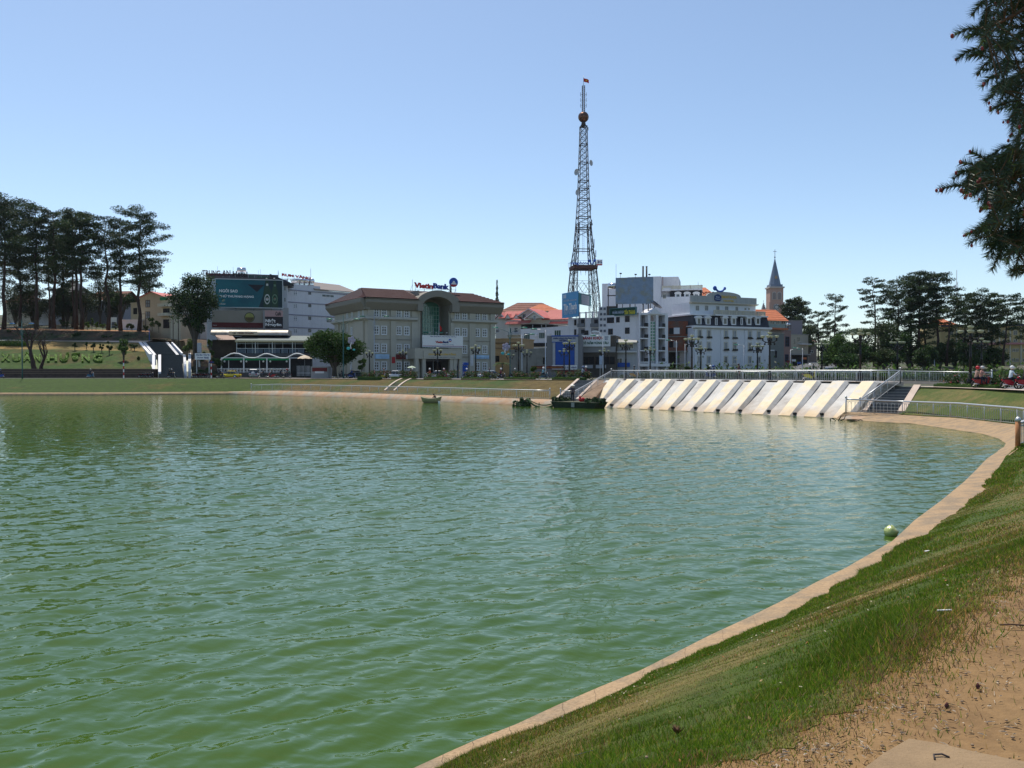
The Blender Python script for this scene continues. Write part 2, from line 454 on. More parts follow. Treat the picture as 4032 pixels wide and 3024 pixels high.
# --- right bank and near bank
W1 = [PZ(x, y, 0) for x, y in [(3290,1650),(3467,1663),(3597,1669),(3747,1691),(3868,1709)]]
K1 = [PD(x, y, d) for x, y, d in [(3326,1622,68.5),(3555,1632,67.5),(3775,1646,60),(3898,1660,56),(4003,1672,52.5)]]
T1 = [PD(x, y, d) for x, y, d in [(3602,1525,74),(3750,1530.5,68.5),(3900,1536,62.5),(4032,1542,57)]]
W2 = [PZ(x, y, 0) for x, y in [(3868,1709),(3933,1728),(3961,1747),(3953,1762),(3929,1777)]]
K2 = [PD(4003,1672,52.5), PD(4070,1688,47.5), PD(4085,1712,43), PD(4060,1738,39.5), PD(4008,1757,37.6)]
T2 = [PD(4032,1542,57), PD(4190,1552,51), Vector((36,45,2.5)), Vector((35,40,2.5)), Vector((33,36,2.5))]
W3 = [PZ(x, y, min(.15, .03+i_*.024)) for i_, (x, y) in enumerate([(3929,1777),(3887,1807),(3849,1850),(3796,1900),(3701,1975),(3600,2046),(3512,2130),(3410,2188),(3329,2235),(3207,2293),(3071,2368),(2936,2435),(2800,2498)])]
K3 = [PD(4008,1757,37.6)] + [PZ(x, y, .26) for x, y in [(3962,1795),(3928,1850),(3884,1900),(3871,1934),(3742,2035),(3634,2110),(3545,2151),(3464,2212),(3369,2266),(3261,2340),(3166,2388),(3030,2449),(2800,2546)]]
T3 = [Vector(p) for p in [(33,36,2.5),(24,25,2.45),(14.5,15.5,2.42),(6.9,8.9,2.40)]]
W4 = [PZ(x, y, .15) for x, y in [(2800,2498),(2522,2639),(2360,2704),(2197,2774),(2034,2850),(1871,2913),(1627,3024),(1300,3190)]] + [Vector((-5.2,3.6,0))]
K4 = [PZ(x, y, .26) for x, y in [(2800,2546),(2658,2622),(2522,2682),(2387,2753),(2267,2812),(2143,2861),(2034,2915),(1926,2970),(1774,3018),(1450,3190)]] + [Vector((-4.6,3.2,.26))]
T4 = [Vector((6.9,8.9,2.40))] + [PZ(x, y, 2.4) for x, y in [(4032,2225),(3952,2320),(3749,2440),(3640,2570),(3444,2700),(3376,2767),(3207,2869),(3071,2937),(2936,2990),(2700,3090)]] + [Vector((-.2,1.4,2.4))]
W5 = [Vector((-5.2,3.6,0)), Vector((-14,-8,0))]; K5 = [Vector((-4.6,3.2,.26)), Vector((-13.3,-8.4,.26))]; T5 = [Vector((-.2,1.4,2.4)), Vector((-9,-11,2.4))]
for p_ in W3 + W4: p_.z = 0
w1, w2, w3, w4, w5 = [resample(p, n) for p, n in ((W1,60),(W2,40),(W3,220),(W4,200),(W5,20))]
k1, k2, k3, k4, k5 = [resample(p, n) for p, n in ((K1,60),(K2,40),(K3,220),(K4,200),(K5,20))]
# the grass bank starts right of the steps
KG1 = [PD(3530,1631,68)] + K1[2:]
kg1, t1, t2, t3, t4, t5 = [resample(p, n) for p, n in ((KG1,60),(T1,60),(T2,40),(T3,220),(T4,200),(T5,20))]
_j = np.zeros_like(t4); _s = np.sin(np.arange(200)*.47)*.5+np.sin(np.arange(200)*1.31+1)*.35+np.sin(np.arange(200)*2.9)*.25; _s[:3] = _s[-3:] = 0; _j[:, 0] = .72*_s*.06; _j[:, 1] = -.7*_s*.06; t4 += _j
S2 = sines(10, 2.5, 14, 9)
def rag(K, a=.06):      # ragged inner edge of the kerb where the turf creeps over it
 q = K.copy(); d = np.zeros_like(q); d[:, 0] = .83; d[:, 1] = -.55
 q += d * (fbm(q[:, 0], q[:, 1], S2) * a)[:, None]; return q
wr, kr = joinl(w1, w2[1:], w3[1:], w4[1:], w5[1:]), joinl(k1, k2[1:], k3[1:], k4[1:], k5[1:])
lip = wr.copy(); n1 = len(w1) + len(w2) - 1
hh = np.interp(np.arange(len(wr)), [0, n1, n1 + 55, len(wr)], [.03, .03, .13, .13]); lip[:, 2] = hh
lip2 = lip + (kr - lip) * .06; lip2[:, 2] = lip[:, 2] + .035
kin = kr.copy(); dk = kr - wr; dk[:, 2] = 0; dk /= np.linalg.norm(dk, axis=1)[:, None]
loft([down(wr, -.8), lip, lip2, kin - dk*.02, kin + dk*.35 + np.array([0,0,.0])], 'concrete_kerb', KERB, sub=3)
gk = joinl(kg1, k2[1:], k3[1:], k4[1:], k5[1:]); tt = joinl(t1, t2[1:], t3[1:], t4[1:], t5[1:])
gk_in = gk.copy(); gi = rag(gk); n2 = len(kg1) + len(k2)
gk_in[n2+60:] = gi[n2+60:]; gk_in[:, 2] += .012
A_ = loft([gk_in, concave(gk, tt, .10, .03), concave(gk, tt, .5, .13), concave(gk, tt, .85, .14), tt], 'grass_bank', GRASSN, sub=8, disp=.035)
NEARSLOPE = A_
def dryness(v, x, y):     # bands of dry turf along the bank: damp by the water, parched in the middle and by the path
 n_ = fbm(x, y, S1) * .45 + fbm(x*.35, y*.35, S1) * .5 + fbm(x*3.1, y*3.1, S1) * .45; v = v + .03*fbm(x*2, y*2, S1); far_ = np.clip((np.hypot(x, y)-28)/12, 0, 1)
 return np.clip(.10 + .62*np.exp(-((v-.56-.10*n_)/.17)**2) + .85*np.exp(-((v-1.0)/.12)**2) + .36*n_, 0, 1) * (1-.6*far_)
_nr, _nn, _ = A_.shape; _v = np.repeat(np.linspace(0, 1, _nr)[:, None], _nn, 1)
_d = dryness(_v, A_[:, :, 0], A_[:, :, 1]); _at = A_last[0].data.attributes.new('dry', 'FLOAT', 'POINT'); _at.data.foreach_set('value', _d.ravel().astype(np.float32))
# --- street level all round: from the bank's top out to the horizon
crest = resample([PD(2290,1497.5,105), PX(2395, 97.5, 2.96), PX(3480, 72.5, 2.96), PD(3602,1525,74)], 60)
crest[:, 2] = np.linspace(2.75, 2.5, 60) + .0
crest[:, 2] = np.minimum(2.92, np.interp(np.arange(60), [0, 6, 52, 59], [2.75, 2.92, 2.92, 2.5]))
tn_ = joinl(t3[60:], t4[1:], t5[1:]); outn = tn_.copy(); outn[:, 0] += 8.9; outn[:, 1] -= 5.9; outn[:, 2] = 2.36
top = joinl(ta, tb[1:], crest[1:], kg1[:0], t1, t2[1:], t3[1:60], outn)
ang = np.linspace(np.radians(158), np.radians(-150), len(top))
far = np.stack([2500*np.cos(ang), 2500*np.sin(ang), np.full(len(top), 2.0)], 1)
mid1 = top*.88 + far*.12*.4 + top*.0; mid1 = top + (far - top) * .02; mid2 = top + (far - top) * .08
for q in (mid1, mid2): q[:, 2] = np.minimum(2.5, top[:, 2])
loft([top, mid1, mid2, far], 'ground', GROUND, sub=2, smooth=False)
# paths and roads as thin sheets on the ground
def strip(base, d0, d1, dz, name, m, nrm=None, disp=0):
 tg = np.gradient(base, axis=0); nn = np.stack([-tg[:, 1], tg[:, 0], np.zeros(len(base))], 1); nn /= np.linalg.norm(nn, axis=1)[:, None]
 k = 25; pad = np.pad(nn, ((k, k), (0, 0)), mode='edge'); nn = np.stack([np.convolve(pad[:, i], np.ones(2*k+1)/(2*k+1), 'valid') for i in range(3)], 1)
 nn /= np.linalg.norm(nn, axis=1)[:, None]
 a = base + nn*d0; b = base + nn*d1; a[:, 2] += dz; b[:, 2] += dz
 return loft([a, b], name, m, sub=2, disp=disp)
strip(ta, -.05, .8, .03, 'verge_path', PAVE); strip(ta, .8, 9.5, .012, 'road', ASPH)
strip(tb, -.25, 1.0, .10, 'promenade_coping', COPING); strip(tb, 1.0, 4.5, .05, 'promenade', PAVE); strip(tb, 4.5, 16, .02, 'road', ASPH)
strip(crest[4:-4], 4.0, 14, .06, 'road', ASPH); strip(crest[3:-2], .2, 4.0, .09, 'dam_walkway', PAVE)
strip(joinl(t1, t2[1:]), -.25, 1.1, .10, 'promenade_coping', COPING); strip(joinl(t1, t2[1:]), 1.1, 4.2, .05, 'promenade', PAVE)
strip(joinl(t1, t2[1:]), 4.2, 15, .02, 'road', ASPH)
pn = joinl(t3[60:], t4[1:], t5[1:])
out = pn.copy(); out[:, 0] += 9; out[:, 1] -= 6
S3 = sines(8, 1.2, 9, 21)
def dpath():
 rows = [pn + np.array([-.012, .008, -.004]), pn + (out - pn)*.015, pn + (out-pn)*.3, pn + (out-pn)*.6, out]
 for q in rows[1:]: q[:, 2] = 2.405
 A = loft(rows, 'dirt_path', DIRT, sub=8, disp=.004)
dpath()
# hill street climbing away on the right and the hill it climbs
hs = np.array([tuple(PX(3160, 118, 2.7)), tuple(PX(3195, 170, 4.0)), tuple(PX(3225, 240, 5.9)), tuple(PX(3246, 320, 7.6))])
a_, b_ = hs.copy(), hs.copy(); a_[:, 0] -= [7, 5.5, 5, 4.5]; b_[:, 0] += [9, 7.5, 6, 5]
a_ = resample(a_, 20); b_ = resample(b_, 20)
loft([a_, b_], 'hill_street', ASPH, sub=2)
mk = MB(); c0 = (a_ + b_) / 2
for i in range(3, 16, 2): mk.poly([tuple(c0[i] + [-.1,0,.03]), tuple(c0[i] + [.1,0,.03]), tuple(c0[i+1] + [.1,0,.03]), tuple(c0[i+1] + [-.1,0,.03])])
tag(mk.build('road_marking', WHITE2), kind='structure')
def mound(name, m, rows, nx=40, disp=.5):
 loft([resample([Vector(p) for p in r], nx) for r in rows], name, m, sub=5, disp=disp)
mound('hill', GROUND, [[(52,150,2.2),(95,130,2.2),(160,120,2.2)], [(58,180,3.4),(100,165,3.4),(180,150,3.2)], [(80,260,5.2),(130,240,5.5),(230,220,5)], [(108,340,7),(170,330,8),(300,300,7)], [(120,520,12),(240,520,14),(400,500,12)]])

# --- the left hillside with its hedge lettering
def row(pts): return resample([PD(x, y, d) for x, y, d in pts], 90)
r0 = row([(-900,1488,163),(0,1488,163),(590,1488,163)]); r1 = row([(-900,1453,163.4),(0,1453,163.4),(585,1455,163.4)])
r2 = row([(-900,1455,165),(0,1452,165),(603,1459,165)])
r3 = row([(-900,1380,180),(0,1374,180),(260,1377,180),(575,1384,178)]); r4 = row([(-900,1340,190),(0,1340,190),(260,1344,190),(556,1349,189)])
r4b = row([(-900,1338,192),(0,1338,192),(260,1342,192),(600,1342,192)])
r5 = row([(-900,1298,197),(0,1298,197),(300,1302,197),(590,1306,197)]); r6 = row([(-900,1292,215),(0,1292,215),(300,1296,215),(590,1303,208)])
r7 = row([(-900,1270,240),(0,1272,240),(300,1278,240),(590,1295,225)]); r8 = row([(-900,1230,330),(0,1240,330),(300,1250,330),(620,1290,330)])
loft([r2, r3], 'hillside_lawn', GRASSL, sub=10, disp=.12); loft([r3, r4], 'hillside_lawn', TANG, sub=6, disp=.08)
loft([r4 + np.array([0,0,.03]), r4b + np.array([0,0,.03])], 'hillside_path', COPING)
loft([r4b, r5], 'earth_bank', EARTH, sub=8, disp=.25); loft([r5, r6], 'earth_terrace', TERR, sub=4, disp=.06); loft([r6, r7, r8], 'hillside', GROUND, sub=5, disp=.3)
# ground right of the grand stairs
def row2(pts): return resample([PD(x, y, d) for x, y, d in pts], 30)
loft([row2([(755,1470,163),(800,1472,162),(860,1480,161)]), row2([(745,1396,170),(790,1400,170),(850,1420,170)]), row2([(725,1343,190),(770,1340,188),(850,1350,186)]), row2([(590,1335,197),(740,1336,197),(850,1340,195)]),
  row2([(590,1330,225),(740,1330,225),(850,1330,225)])], 'hillside_slope', EARTH, sub=6, disp=.2)
# planter wall along the road, coursed
pw = MB()
for k, (z0, z1, dy) in enumerate([(2.5, 3.55, 0), (3.55, 3.95, .5), (3.95, 4.36, 1.0)]):
 P0, P1 = PX(-900, 160.5, 0), PX(592, 160.5, 0)
 pw.box(P0.x, 160.5 + dy, z0, P1.x, 164 + dy, z1, 0); pw.box(P0.x, 160.38 + dy, z1 - .1, P1.x, 160.9 + dy, z1 + .03, 1)
w_ = pw.build('planter_wall', [mat('brown_stone_wall', (.075, .055, .045), .9, var=.35, scale=1.5), mat('wall_coping', (.16, .125, .10), .9)])
tag(w_, 'low stepped brown stone retaining wall along the road under the hedge lettering', 'wall')

# ------------------------------------------------------------------ the lake
wm = bpy.data.materials.new('green_lake_water'); wm.use_nodes = True
nt = wm.node_tree; N, L = nt.nodes, nt.links; b = N['Principled BSDF']
b.inputs['Base Color'].default_value = (.052, .150, .040, 1); b.inputs['Roughness'].default_value = .05; b.inputs['IOR'].default_value = 1.333
b.inputs['Specular IOR Level'].default_value = .5
geo = N.new('ShaderNodeNewGeometry')
def wnoise(scale, stretch, rot, det=2, rough=.5, dist=0.0):
 vr = N.new('ShaderNodeVectorRotate'); vr.rotation_type = 'Z_AXIS'; vr.inputs['Angle'].default_value = R(rot); L.new(geo.outputs['Position'], vr.inputs['Vector'])
 mp = N.new('ShaderNodeVectorMath'); mp.operation = 'MULTIPLY'; mp.inputs[1].default_value = stretch; L.new(vr.outputs[0], mp.inputs[0])
 n = N.new('ShaderNodeTexNoise'); n.inputs['Scale'].default_value = scale; n.inputs['Detail'].default_value = det; n.inputs['Roughness'].default_value = rough
 n.inputs['Distortion'].default_value = dist; L.new(mp.outputs[0], n.inputs['Vector']); return n.outputs['Fac']
def mulc(a, c):
 m_ = N.new('ShaderNodeMath'); m_.operation = 'MULTIPLY'; L.new(a, m_.inputs[0]); m_.inputs[1].default_value = c; return m_.outputs[0]
def addn(a, c):
 m_ = N.new('ShaderNodeMath'); m_.operation = 'ADD'; L.new(a, m_.inputs[0]); L.new(c, m_.inputs[1]); return m_.outputs[0]
h = addn(mulc(wnoise(3.2, (1.0, 1.8, 1), 20, 2, .5, .3), .012), mulc(wnoise(1.0, (1.0, 1.8, 1), -10, 2, .5, .3), .045))
bp = N.new('ShaderNodeBump'); bp.inputs['Strength'].default_value = 1.0; bp.inputs['Distance'].default_value = 1.0
L.new(h, bp.inputs['Height']); L.new(bp.outputs[0], b.inputs['Normal'])
# algae thicker in places
r = N.new('ShaderNodeMapRange'); r.inputs['From Min'].default_value = .35; r.inputs['From Max'].default_value = .65; L.new(wnoise(.10, (1, 1.6, 1), 0, 4), r.inputs['Value'])
mx = N.new('ShaderNodeMix'); mx.data_type = 'RGBA'; L.new(r.outputs[0], mx.inputs['Factor']); mx.inputs['A'].default_value = (.040, .086, .013, 1); mx.inputs['B'].default_value = (.046, .090, .007, 1)
# yellowish sand showing through the shallows in the right bend
dv = N.new('ShaderNodeVectorMath'); dv.operation = 'DISTANCE'; dv.inputs[1].default_value = (27, 53, 0); L.new(geo.outputs['Position'], dv.inputs[0])
ad_ = addn(dv.outputs['Value'], mulc(wnoise(.25, (1, 2, 1), 0, 3), 8.0)); r2_ = N.new('ShaderNodeMapRange'); r2_.inputs['From Min'].default_value = 20; r2_.inputs['From Max'].default_value = 7; r2_.inputs['To Max'].default_value = .75; L.new(ad_, r2_.inputs['Value'])
m2_ = N.new('ShaderNodeMix'); m2_.data_type = 'RGBA'; L.new(r2_.outputs[0], m2_.inputs['Factor']); L.new(mx.outputs['Result'], m2_.inputs['A']); m2_.inputs['B'].default_value = (.14, .145, .035, 1)
L.new(m2_.outputs['Result'], b.inputs['Base Color'])
def lake():
 yp = np.r_[np.linspace(22, 140, 190), np.linspace(140.8, 560, 330)]; D = 4*828.8/yp; D = np.r_[260, D, 4.5, 2.5]; u = np.linspace(-.80, .72, 760)
 X, Y = np.outer(D, u), np.repeat(D[:, None], len(u), 1); dy = np.abs(np.gradient(D))[:, None]; dx = (D*(u[1]-u[0]))[:, None]; r = np.random.default_rng(8); Z = np.zeros_like(X)
 n = 110; lam = np.exp(r.normal(np.log(.56), .50, n)); lam = np.clip(lam, .16, 2.4); a = np.radians(122 + r.normal(0, 28, n)); s = .182*np.sqrt(2/n)*r.uniform(.6, 1.4, n); gust = 1 + .35*fbm(X*.05, Y*.05, S1)
 for i in range(n):
  k = 2*np.pi/lam[i]; kx, ky = k*np.cos(a[i]), k*np.sin(a[i]); res = np.maximum(dy*abs(ky)/k, dx*abs(kx)/k); w = np.clip(2.2 - res*4.4/lam[i], 0, 1); ph = kx*X + ky*Y + r.uniform(0, 6.28) + .6*np.sin(X*.31+i) + .5*np.sin(Y*.27+2*i)
  Z += s[i]/k*w*(np.sin(ph) + .22*np.sin(2*ph+1.57))
 Z *= gust; nr, nc = Z.shape; idx = np.arange(nr*nc).reshape(nr, nc); F = np.stack([idx[1:, :-1], idx[1:, 1:], idx[:-1, 1:], idx[:-1, :-1]], -1).reshape(-1, 4)
 me = npmesh('water', np.stack([X, Y, Z], -1).reshape(-1, 3), F, wm, smooth=True); inst('water', me, None, Matrix.Identity(4))['kind'] = 'structure'
 q = MB(); q.poly([(-400,-60,-.02),(-1.8,-60,-.02),(1.8,2.5,-.02),(-2.0,2.5,-.02),(-208,260,-.02),(-400,260,-.02)]); tag(q.build('water', wm), kind='structure')
lake()

# ------------------------------------------------------------------ steps in the banks
TREAD = mat('dark_slate_step', (.12, .125, .13), .7, var=.2, scale=2)
NOSE = mat('step_nosing', (.24, .25, .255), .7)
def stairs(label, bl, br, tl, tr, n, wl, wr_, group=None, wallmat=COPING, bulge=0.0):
 """bl, br bottom corners, tl, tr top corners (world)."""
 M = T(bl); inv = M.inverted(); root = thing('staircase', label, 'steps', M, group)
 for i in range(n):
  f0, f1 = i / n, (i + 1) / n
  a, b_ = bl.lerp(tl, f0), br.lerp(tr, f0); c, d = br.lerp(tr, f1), bl.lerp(tl, f1)
  z = a.z + (tl.z - bl.z) / n + bulge*math.sin(math.pi*f1); mb = MB()
  P = [Vector((p.x, p.y, 0)) for p in (a, b_, c, d)]
  mb.hexa([p + Vector((0, 0, z - .6)) for p in P], [p + Vector((0, 0, z)) for p in P], 0)
  e0 = P[0].lerp(P[3], .12); e1 = P[1].lerp(P[2], .12); o0 = P[0].lerp(P[3], -.06); o1 = P[1].lerp(P[2], -.06)
  mb.hexa([p + Vector((0, 0, z - .03)) for p in (o0, o1, e1, e0)], [p + Vector((0, 0, z + .012)) for p in (o0, o1, e1, e0)], 1)
  mb.build('step', [TREAD, NOSE], root, Matrix.Identity(4))
 for (p, q, w, sgn) in ((bl, tl, wl, -1), (br, tr, wr_, 1)):
  if w <= 0: continue
  s = (br - bl).normalized() * w * sgn; mb = MB(); dn = Vector((0, 0, -1.6))
  e = (tl - bl); e.z = 0; e.normalize()
  p2 = p - e*.15; ns = 6 if bulge else 1
  for k in range(ns):
   a, b_ = p2.lerp(q, k/ns), p2.lerp(q, (k+1)/ns); ua, ub = Vector((0,0,.22+bulge*math.sin(math.pi*k/ns))), Vector((0,0,.22+bulge*math.sin(math.pi*(k+1)/ns)))
   mb.hexa([a + dn, a + s + dn, b_ + s + dn, b_ + dn], [a + ua, a + s + ua, b_ + s + ub, b_ + ub])
  mb.build('side_wall', wallmat, root, Matrix.Identity(4))
 return root
stairs('narrow dark steps with pale edges up the middle of the grass bank', PD(1519,1541.5,120.6), PD(1549,1542,119.6), PD(1592,1492,128.9), PD(1622,1492.2,127.9), 14, .35, .35, 'flights of steps in the lake bank', bulge=.26)
# --- spillway dam
dA, dB = PX(2403, 96.3, 3.0), PX(3394, 73.8, 3.0)
fA, fB = PZ(2326+0, 1601, 0), PZ(3280, 1646, 0)
def dam():
 M = T(dA); root = thing('spillway', 'sloping concrete spillway with slanted cream painted ribs beside the water', 'dam', M)
 I = Matrix.Identity(4)
 tops = [2403,2470,2544,2611,2698,2786,2875,2961,3066,3173,3280,3394]; feet = [2322,2359,2428,2517,2595,2680,2770,2853,2961,3065,3166,3280]
 def on_top(px):      # along the crest line
  d = ray(px, 1500); n = Vector((dB.y - dA.y, -(dB.x - dA.x), 0)); t = (dA - Vector((0,0,EYE))).dot(n) / d.dot(n); p = Vector((0,0,EYE)) + d*t; return Vector((p.x, p.y, 3.0))
 def on_foot(px):
  d = ray(px, 1620); n = Vector((fB.y - fA.y, -(fB.x - fA.x), 0)); t = (fA - Vector((0,0,EYE))).dot(n) / d.dot(n); p = Vector((0,0,EYE)) + d*t; return Vector((p.x, p.y, -.05))
 u = (dB - dA).normalized()
 e = (dA + dB - fA - fB) / 2; e.z = 0; back = Vector((-u.y, u.x, 0)); back = back if back.dot(e) > 0 else -back
 t0, t1_ = on_top(2375), on_top(3440); f0, f1 = on_foot(2300), on_foot(3330)
 low = Vector((0, 0, -.19)); slab = MB()
 slab.hexa([f0 + Vector((0,0,-2)) + low, f1 + Vector((0,0,-2)) + low, t1_ + Vector((0,0,-3)), t0 + Vector((0,0,-3))], [f0 + low, f1 + low, t1_ + low + back*.2, t0 + low + back*.2])
 # upper ledge behind the recesses
 slab.hexa([t0 + low*1.01 + back*.2, t1_ + low*1.01 + back*.2, t1_ + back*1.6 + low, t0 + back*1.6 + low], [t0 + back*.35 + Vector((0,0,-.12)), t1_ + back*.35 + Vector((0,0,-.12)), t1_ + back*1.6 + Vector((0,0,-.08)), t0 + back*1.6 + Vector((0,0,-.08))])
 SL = mat('grey_spillway_concrete', (.56, .54, .51), .85, var=.12, scale=1.0, bump=.25, bscale=8, streak=.22, zst=(-1.0, .4, (.36,.25,.15)), col2=(.38, .34, .30), c2scale=.35, c2lo=.5, c2hi=.7)
 RIBM = mat('cream_rib_paint', (.74, .62, .43), .8, var=.08, scale=1.2, streak=.18, zst=(-1.0, .2, (.50,.31,.15)), bump=.15, bscale=10, col2=(.62, .58, .52), c2scale=.6, c2lo=.5, c2hi=.62)
 slab.build('slab', SL, root, I)
 for i, (a, f) in enumerate(zip(tops, feet)):
  P, Q = on_top(a), on_foot(f); n = (P - Q).cross(u); n = n if n.z > 0 else -n; n.normalize()
  w, s = 1.12, .30; h = n * .09; g = n * -.20; mb = MB()
  # raised face, sloping side, foot
  A0, A1, B0, B1 = Q + h, Q + u*w + h, P + h, P + u*w + h
  a0, a1, b0, b1 = Q - u*.15 + g, Q + u*(w+s) + g, P - u*.15 + g, P + u*(w+s) + g
  bk = back * 1.15; B0b, B1b = B0 + bk + Vector((0,0,.02)), B1 + bk + Vector((0,0,.02)); b0b, b1b = b0 + bk, b1 + bk
  mb.poly([A0, A1, B1, B0], 1); mb.poly([A1, a1, b1, B1], 0); mb.poly([a0, A0, B0, b0], 0); mb.poly([a0 + Vector((0,0,-.6)), a1 + Vector((0,0,-.6)), a1, A1, A0, a0], 0)
  mb.poly([B0, B1, B1b, B0b], 0); mb.poly([B1, b1, b1b, B1b], 0); mb.poly([b0, B0, B0b, b0b], 0); mb.poly([B0b, B1b, b1b, b0b], 0)
  mb.build('rib', [SL, RIBM], root, I)
  if i > 0:
   c = A1.lerp(a1, .55).lerp(B1.lerp(b1, .55), .10 + .02*(i % 3)); d = MB()
   d.tube([c + Vector((0,0,-.05)) + back*.4, c + Vector((-.12,-.20,.03))], .12, 8); d.build('drain_pipe', BLACKM, root, I)
 wal = MB(); wal.hexa([t0 + back*1.6 + Vector((0,0,-3)), t1_ + back*1.6 + Vector((0,0,-3)), t1_ + back*6 + Vector((0,0,-3)), t0 + back*6 + Vector((0,0,-3))],
       [t0 + back*1.6 + Vector((0,0,-.03)), t1_ + back*1.6 + Vector((0,0,-.03)), t1_ + back*6 + Vector((0,0,-.0)), t0 + back*6 + Vector((0,0,-.0))])
 wal.build('crest', COPING, root, I)
 return root, u, back, on_top
damroot, DU, DBK, on_top = dam()
BROWNW = mat('brown_stained_side_wall', (.22, .15, .10), .9, var=.3, scale=.8, streak=.4)
stairs('dark steps with steel handrail at the left end of the spillway', PD(2198,1574,93.5), PD(2268,1577,91.2), PD(2282,1497.5,103.5), PD(2348,1498,101.5), 13, .45, .4, 'flights of steps in the lake bank')
sw = MB(); q0, q1, q2, q3 = PD(2276,1577,91.2), PD(2325,1580,90.5), PX(2400, 97.4, 2.85), PX(2350, 101.3, 2.8)
sw.hexa([q + Vector((0,0,-3)) for q in (q0,q1,q2,q3)], [q0 + Vector((0,0,.1)), q1 + Vector((0,0,-.2)), q2 + Vector((0,0,.05)), q3 + Vector((0,0,.15))])
tag(sw.build('abutment_wall', BROWNW), 'brown stained abutment wall between the left steps and the ribs', 'wall')
stairs('wide dark steps with white edge wall at the right end of the spillway', PD(3415,1625,69.2), PD(3535,1628,68), PD(3478,1521,75), PD(3598,1524,73.4), 9, .3, .55, 'flights of steps in the lake bank')
lnd = MB(); lnd.poly([PD(3300,1650,66.6), PD(3560,1652,66.8), PD(3570,1630,68.1), PD(3380,1622,69.5)])
tag(lnd.build('steps_landing', SLOPEC), kind='structure')

# ------------------------------------------------------------------ railings
def railing(label, pts, h, post_gap, bal_gap, group='steel railings by the lake', rail_r=.055, post_r=.035, bal_r=.016, base_z=.1, stuff=False, endknob=True, bottom=True, arches=False):
 pts = [Vector(p) for p in pts]; M = T(pts[0]); root = thing('railing', label, 'railing', M, group); I = Matrix.Identity(4)
 up = Vector((0, 0, h)); hr = MB(); hr.tube([p + up for p in pts], rail_r, 8); hr.build('handrail', STAIN, root, I)
 if bottom:
  br_ = MB(); br_.tube([p + Vector((0,0,base_z)) for p in pts], .022, 4); br_.tube([p + Vector((0,0,h - .16)) for p in pts], .018, 4); br_.build('lower_rail', STAIN, root, I)
 P = np.array([tuple(p) for p in pts]); s = np.r_[0, np.cumsum(np.linalg.norm(np.diff(P, axis=0), axis=1))]
 def at(t): return Vector([float(np.interp(t, s, P[:, i])) for i in range(3)])
 n = max(1, round(s[-1] / post_gap)); pm = MB(); pm.tube([(0,0,-.12), (0,0,h)], post_r, 6); pme = pm.mesh('post', STAIN)
 for i in range(n + 1): inst('post', pme, root, T(at(s[-1]*i/n)))
 m_ = max(1, round(s[-1] / bal_gap)); bm_ = MB(); bm_.tube([(0,0,base_z), (0,0,h - .16)], bal_r, 4, cap=False); bme = bm_.mesh('baluster', STAIN)
 k = 0; st = MB()
 for i in range(m_):
  p = at(s[-1]*(i+.5)/m_)
  if k < 290 and not stuff: inst('baluster', bme, root, T(p)); k += 1
  else: st.tube([p + Vector((0,0,base_z)), p + Vector((0,0,h-.16))], bal_r, 4, cap=False)
 if st.v: tag(st.build('balusters', STAIN, root, I), kind='stuff')
 if arches:
  for i in range(0, m_ - 1, 2):
   a, c = at(s[-1]*(i+.5)/m_), at(s[-1]*(i+1.5)/m_); ar = MB()
   ar.tube([a + Vector((0,0,h-.34)), a.lerp(c,.25) + Vector((0,0,h-.22)), a.lerp(c,.5) + Vector((0,0,h-.17)), a.lerp(c,.75) + Vector((0,0,h-.22)), c + Vector((0,0,h-.34))], .012, 3, cap=False)
   if i == 0: ar_me = None
   ar.build('arch', STAIN, root, I) if i < 120 else None
 if endknob:
  for p in (pts[0], pts[-1]):
   kb_ = MB(); kb_.tube([p + Vector((0,0,-.1)), p + Vector((0,0,h+.12))], .06, 8); kb_.ball(p + Vector((0,0,h+.19)), .10, 8); kb_.build('end_post', STAIN, root, I)
 return root
rl = [PD(x, y, d) for x, y, d in [(958,1535.5,138)]] ; rl[0] = Vector(rl[0])
mid = [Vector(kb[i]) + Vector((0,0,.02)) for i in range(2, len(kb) - 4, 3)]
x0 = PX(958, 137, 0).x
mid = [p for p in mid if p.x > x0]
railing('long low steel railing along the foot of the middle grass bank', mid, 1.0, 2.4, .3, stuff=True, bal_r=.010, rail_r=.06)
# dam railing, with the sloping handrails down both flights of steps
c0, c1 = on_top(2362) + DBK*2.0, on_top(3505) + DBK*2.0
c0.z = c1.z = 2.98
railing('steel railing with close balusters along the top of the spillway', [c0.lerp(c1, i/12) for i in range(13)], 1.04, 2.0, .2, arches=True, rail_r=.06)
railing('sloping steel handrail down the steps left of the spillway', [c0, PD(2290,1560,93.6), PD(2262,1576,91.6), PD(2207,1574,93.0)], 1.0, 1.6, .25)
railing('sloping steel handrail down the steps right of the spillway', [c1, PD(3386,1626,68.9)], 1.05, 1.3, .2)
rr = [Vector(p) for p in resample([PD(3331,1623,68.3), PD(3430,1627,68)] + K1[1:] + K2[1:], 60)]
railing('curved steel railing round the right corner of the lake', rr, 1.06, 2.2, .28, arches=True, rail_r=.07)
pr = railing('steel railing end behind the rust coloured post at the picture edge', [PD(4008,1757,37.55), PD(4130,1725,40.5)], 1.05, 1.5, .2, endknob=False)
op = MB(); q = PD(4008,1757,37.5); op.tube([q + Vector((0,0,-.1)), q + Vector((0,0,1.12))], .11, 8); op.ball(q + Vector((0,0,1.2)), .13, 8, 1)
op.build('end_post', [mat('rust_orange_post', (.40,.17,.07), .8, var=.2), STAIN], pr, Matrix.Identity(4))
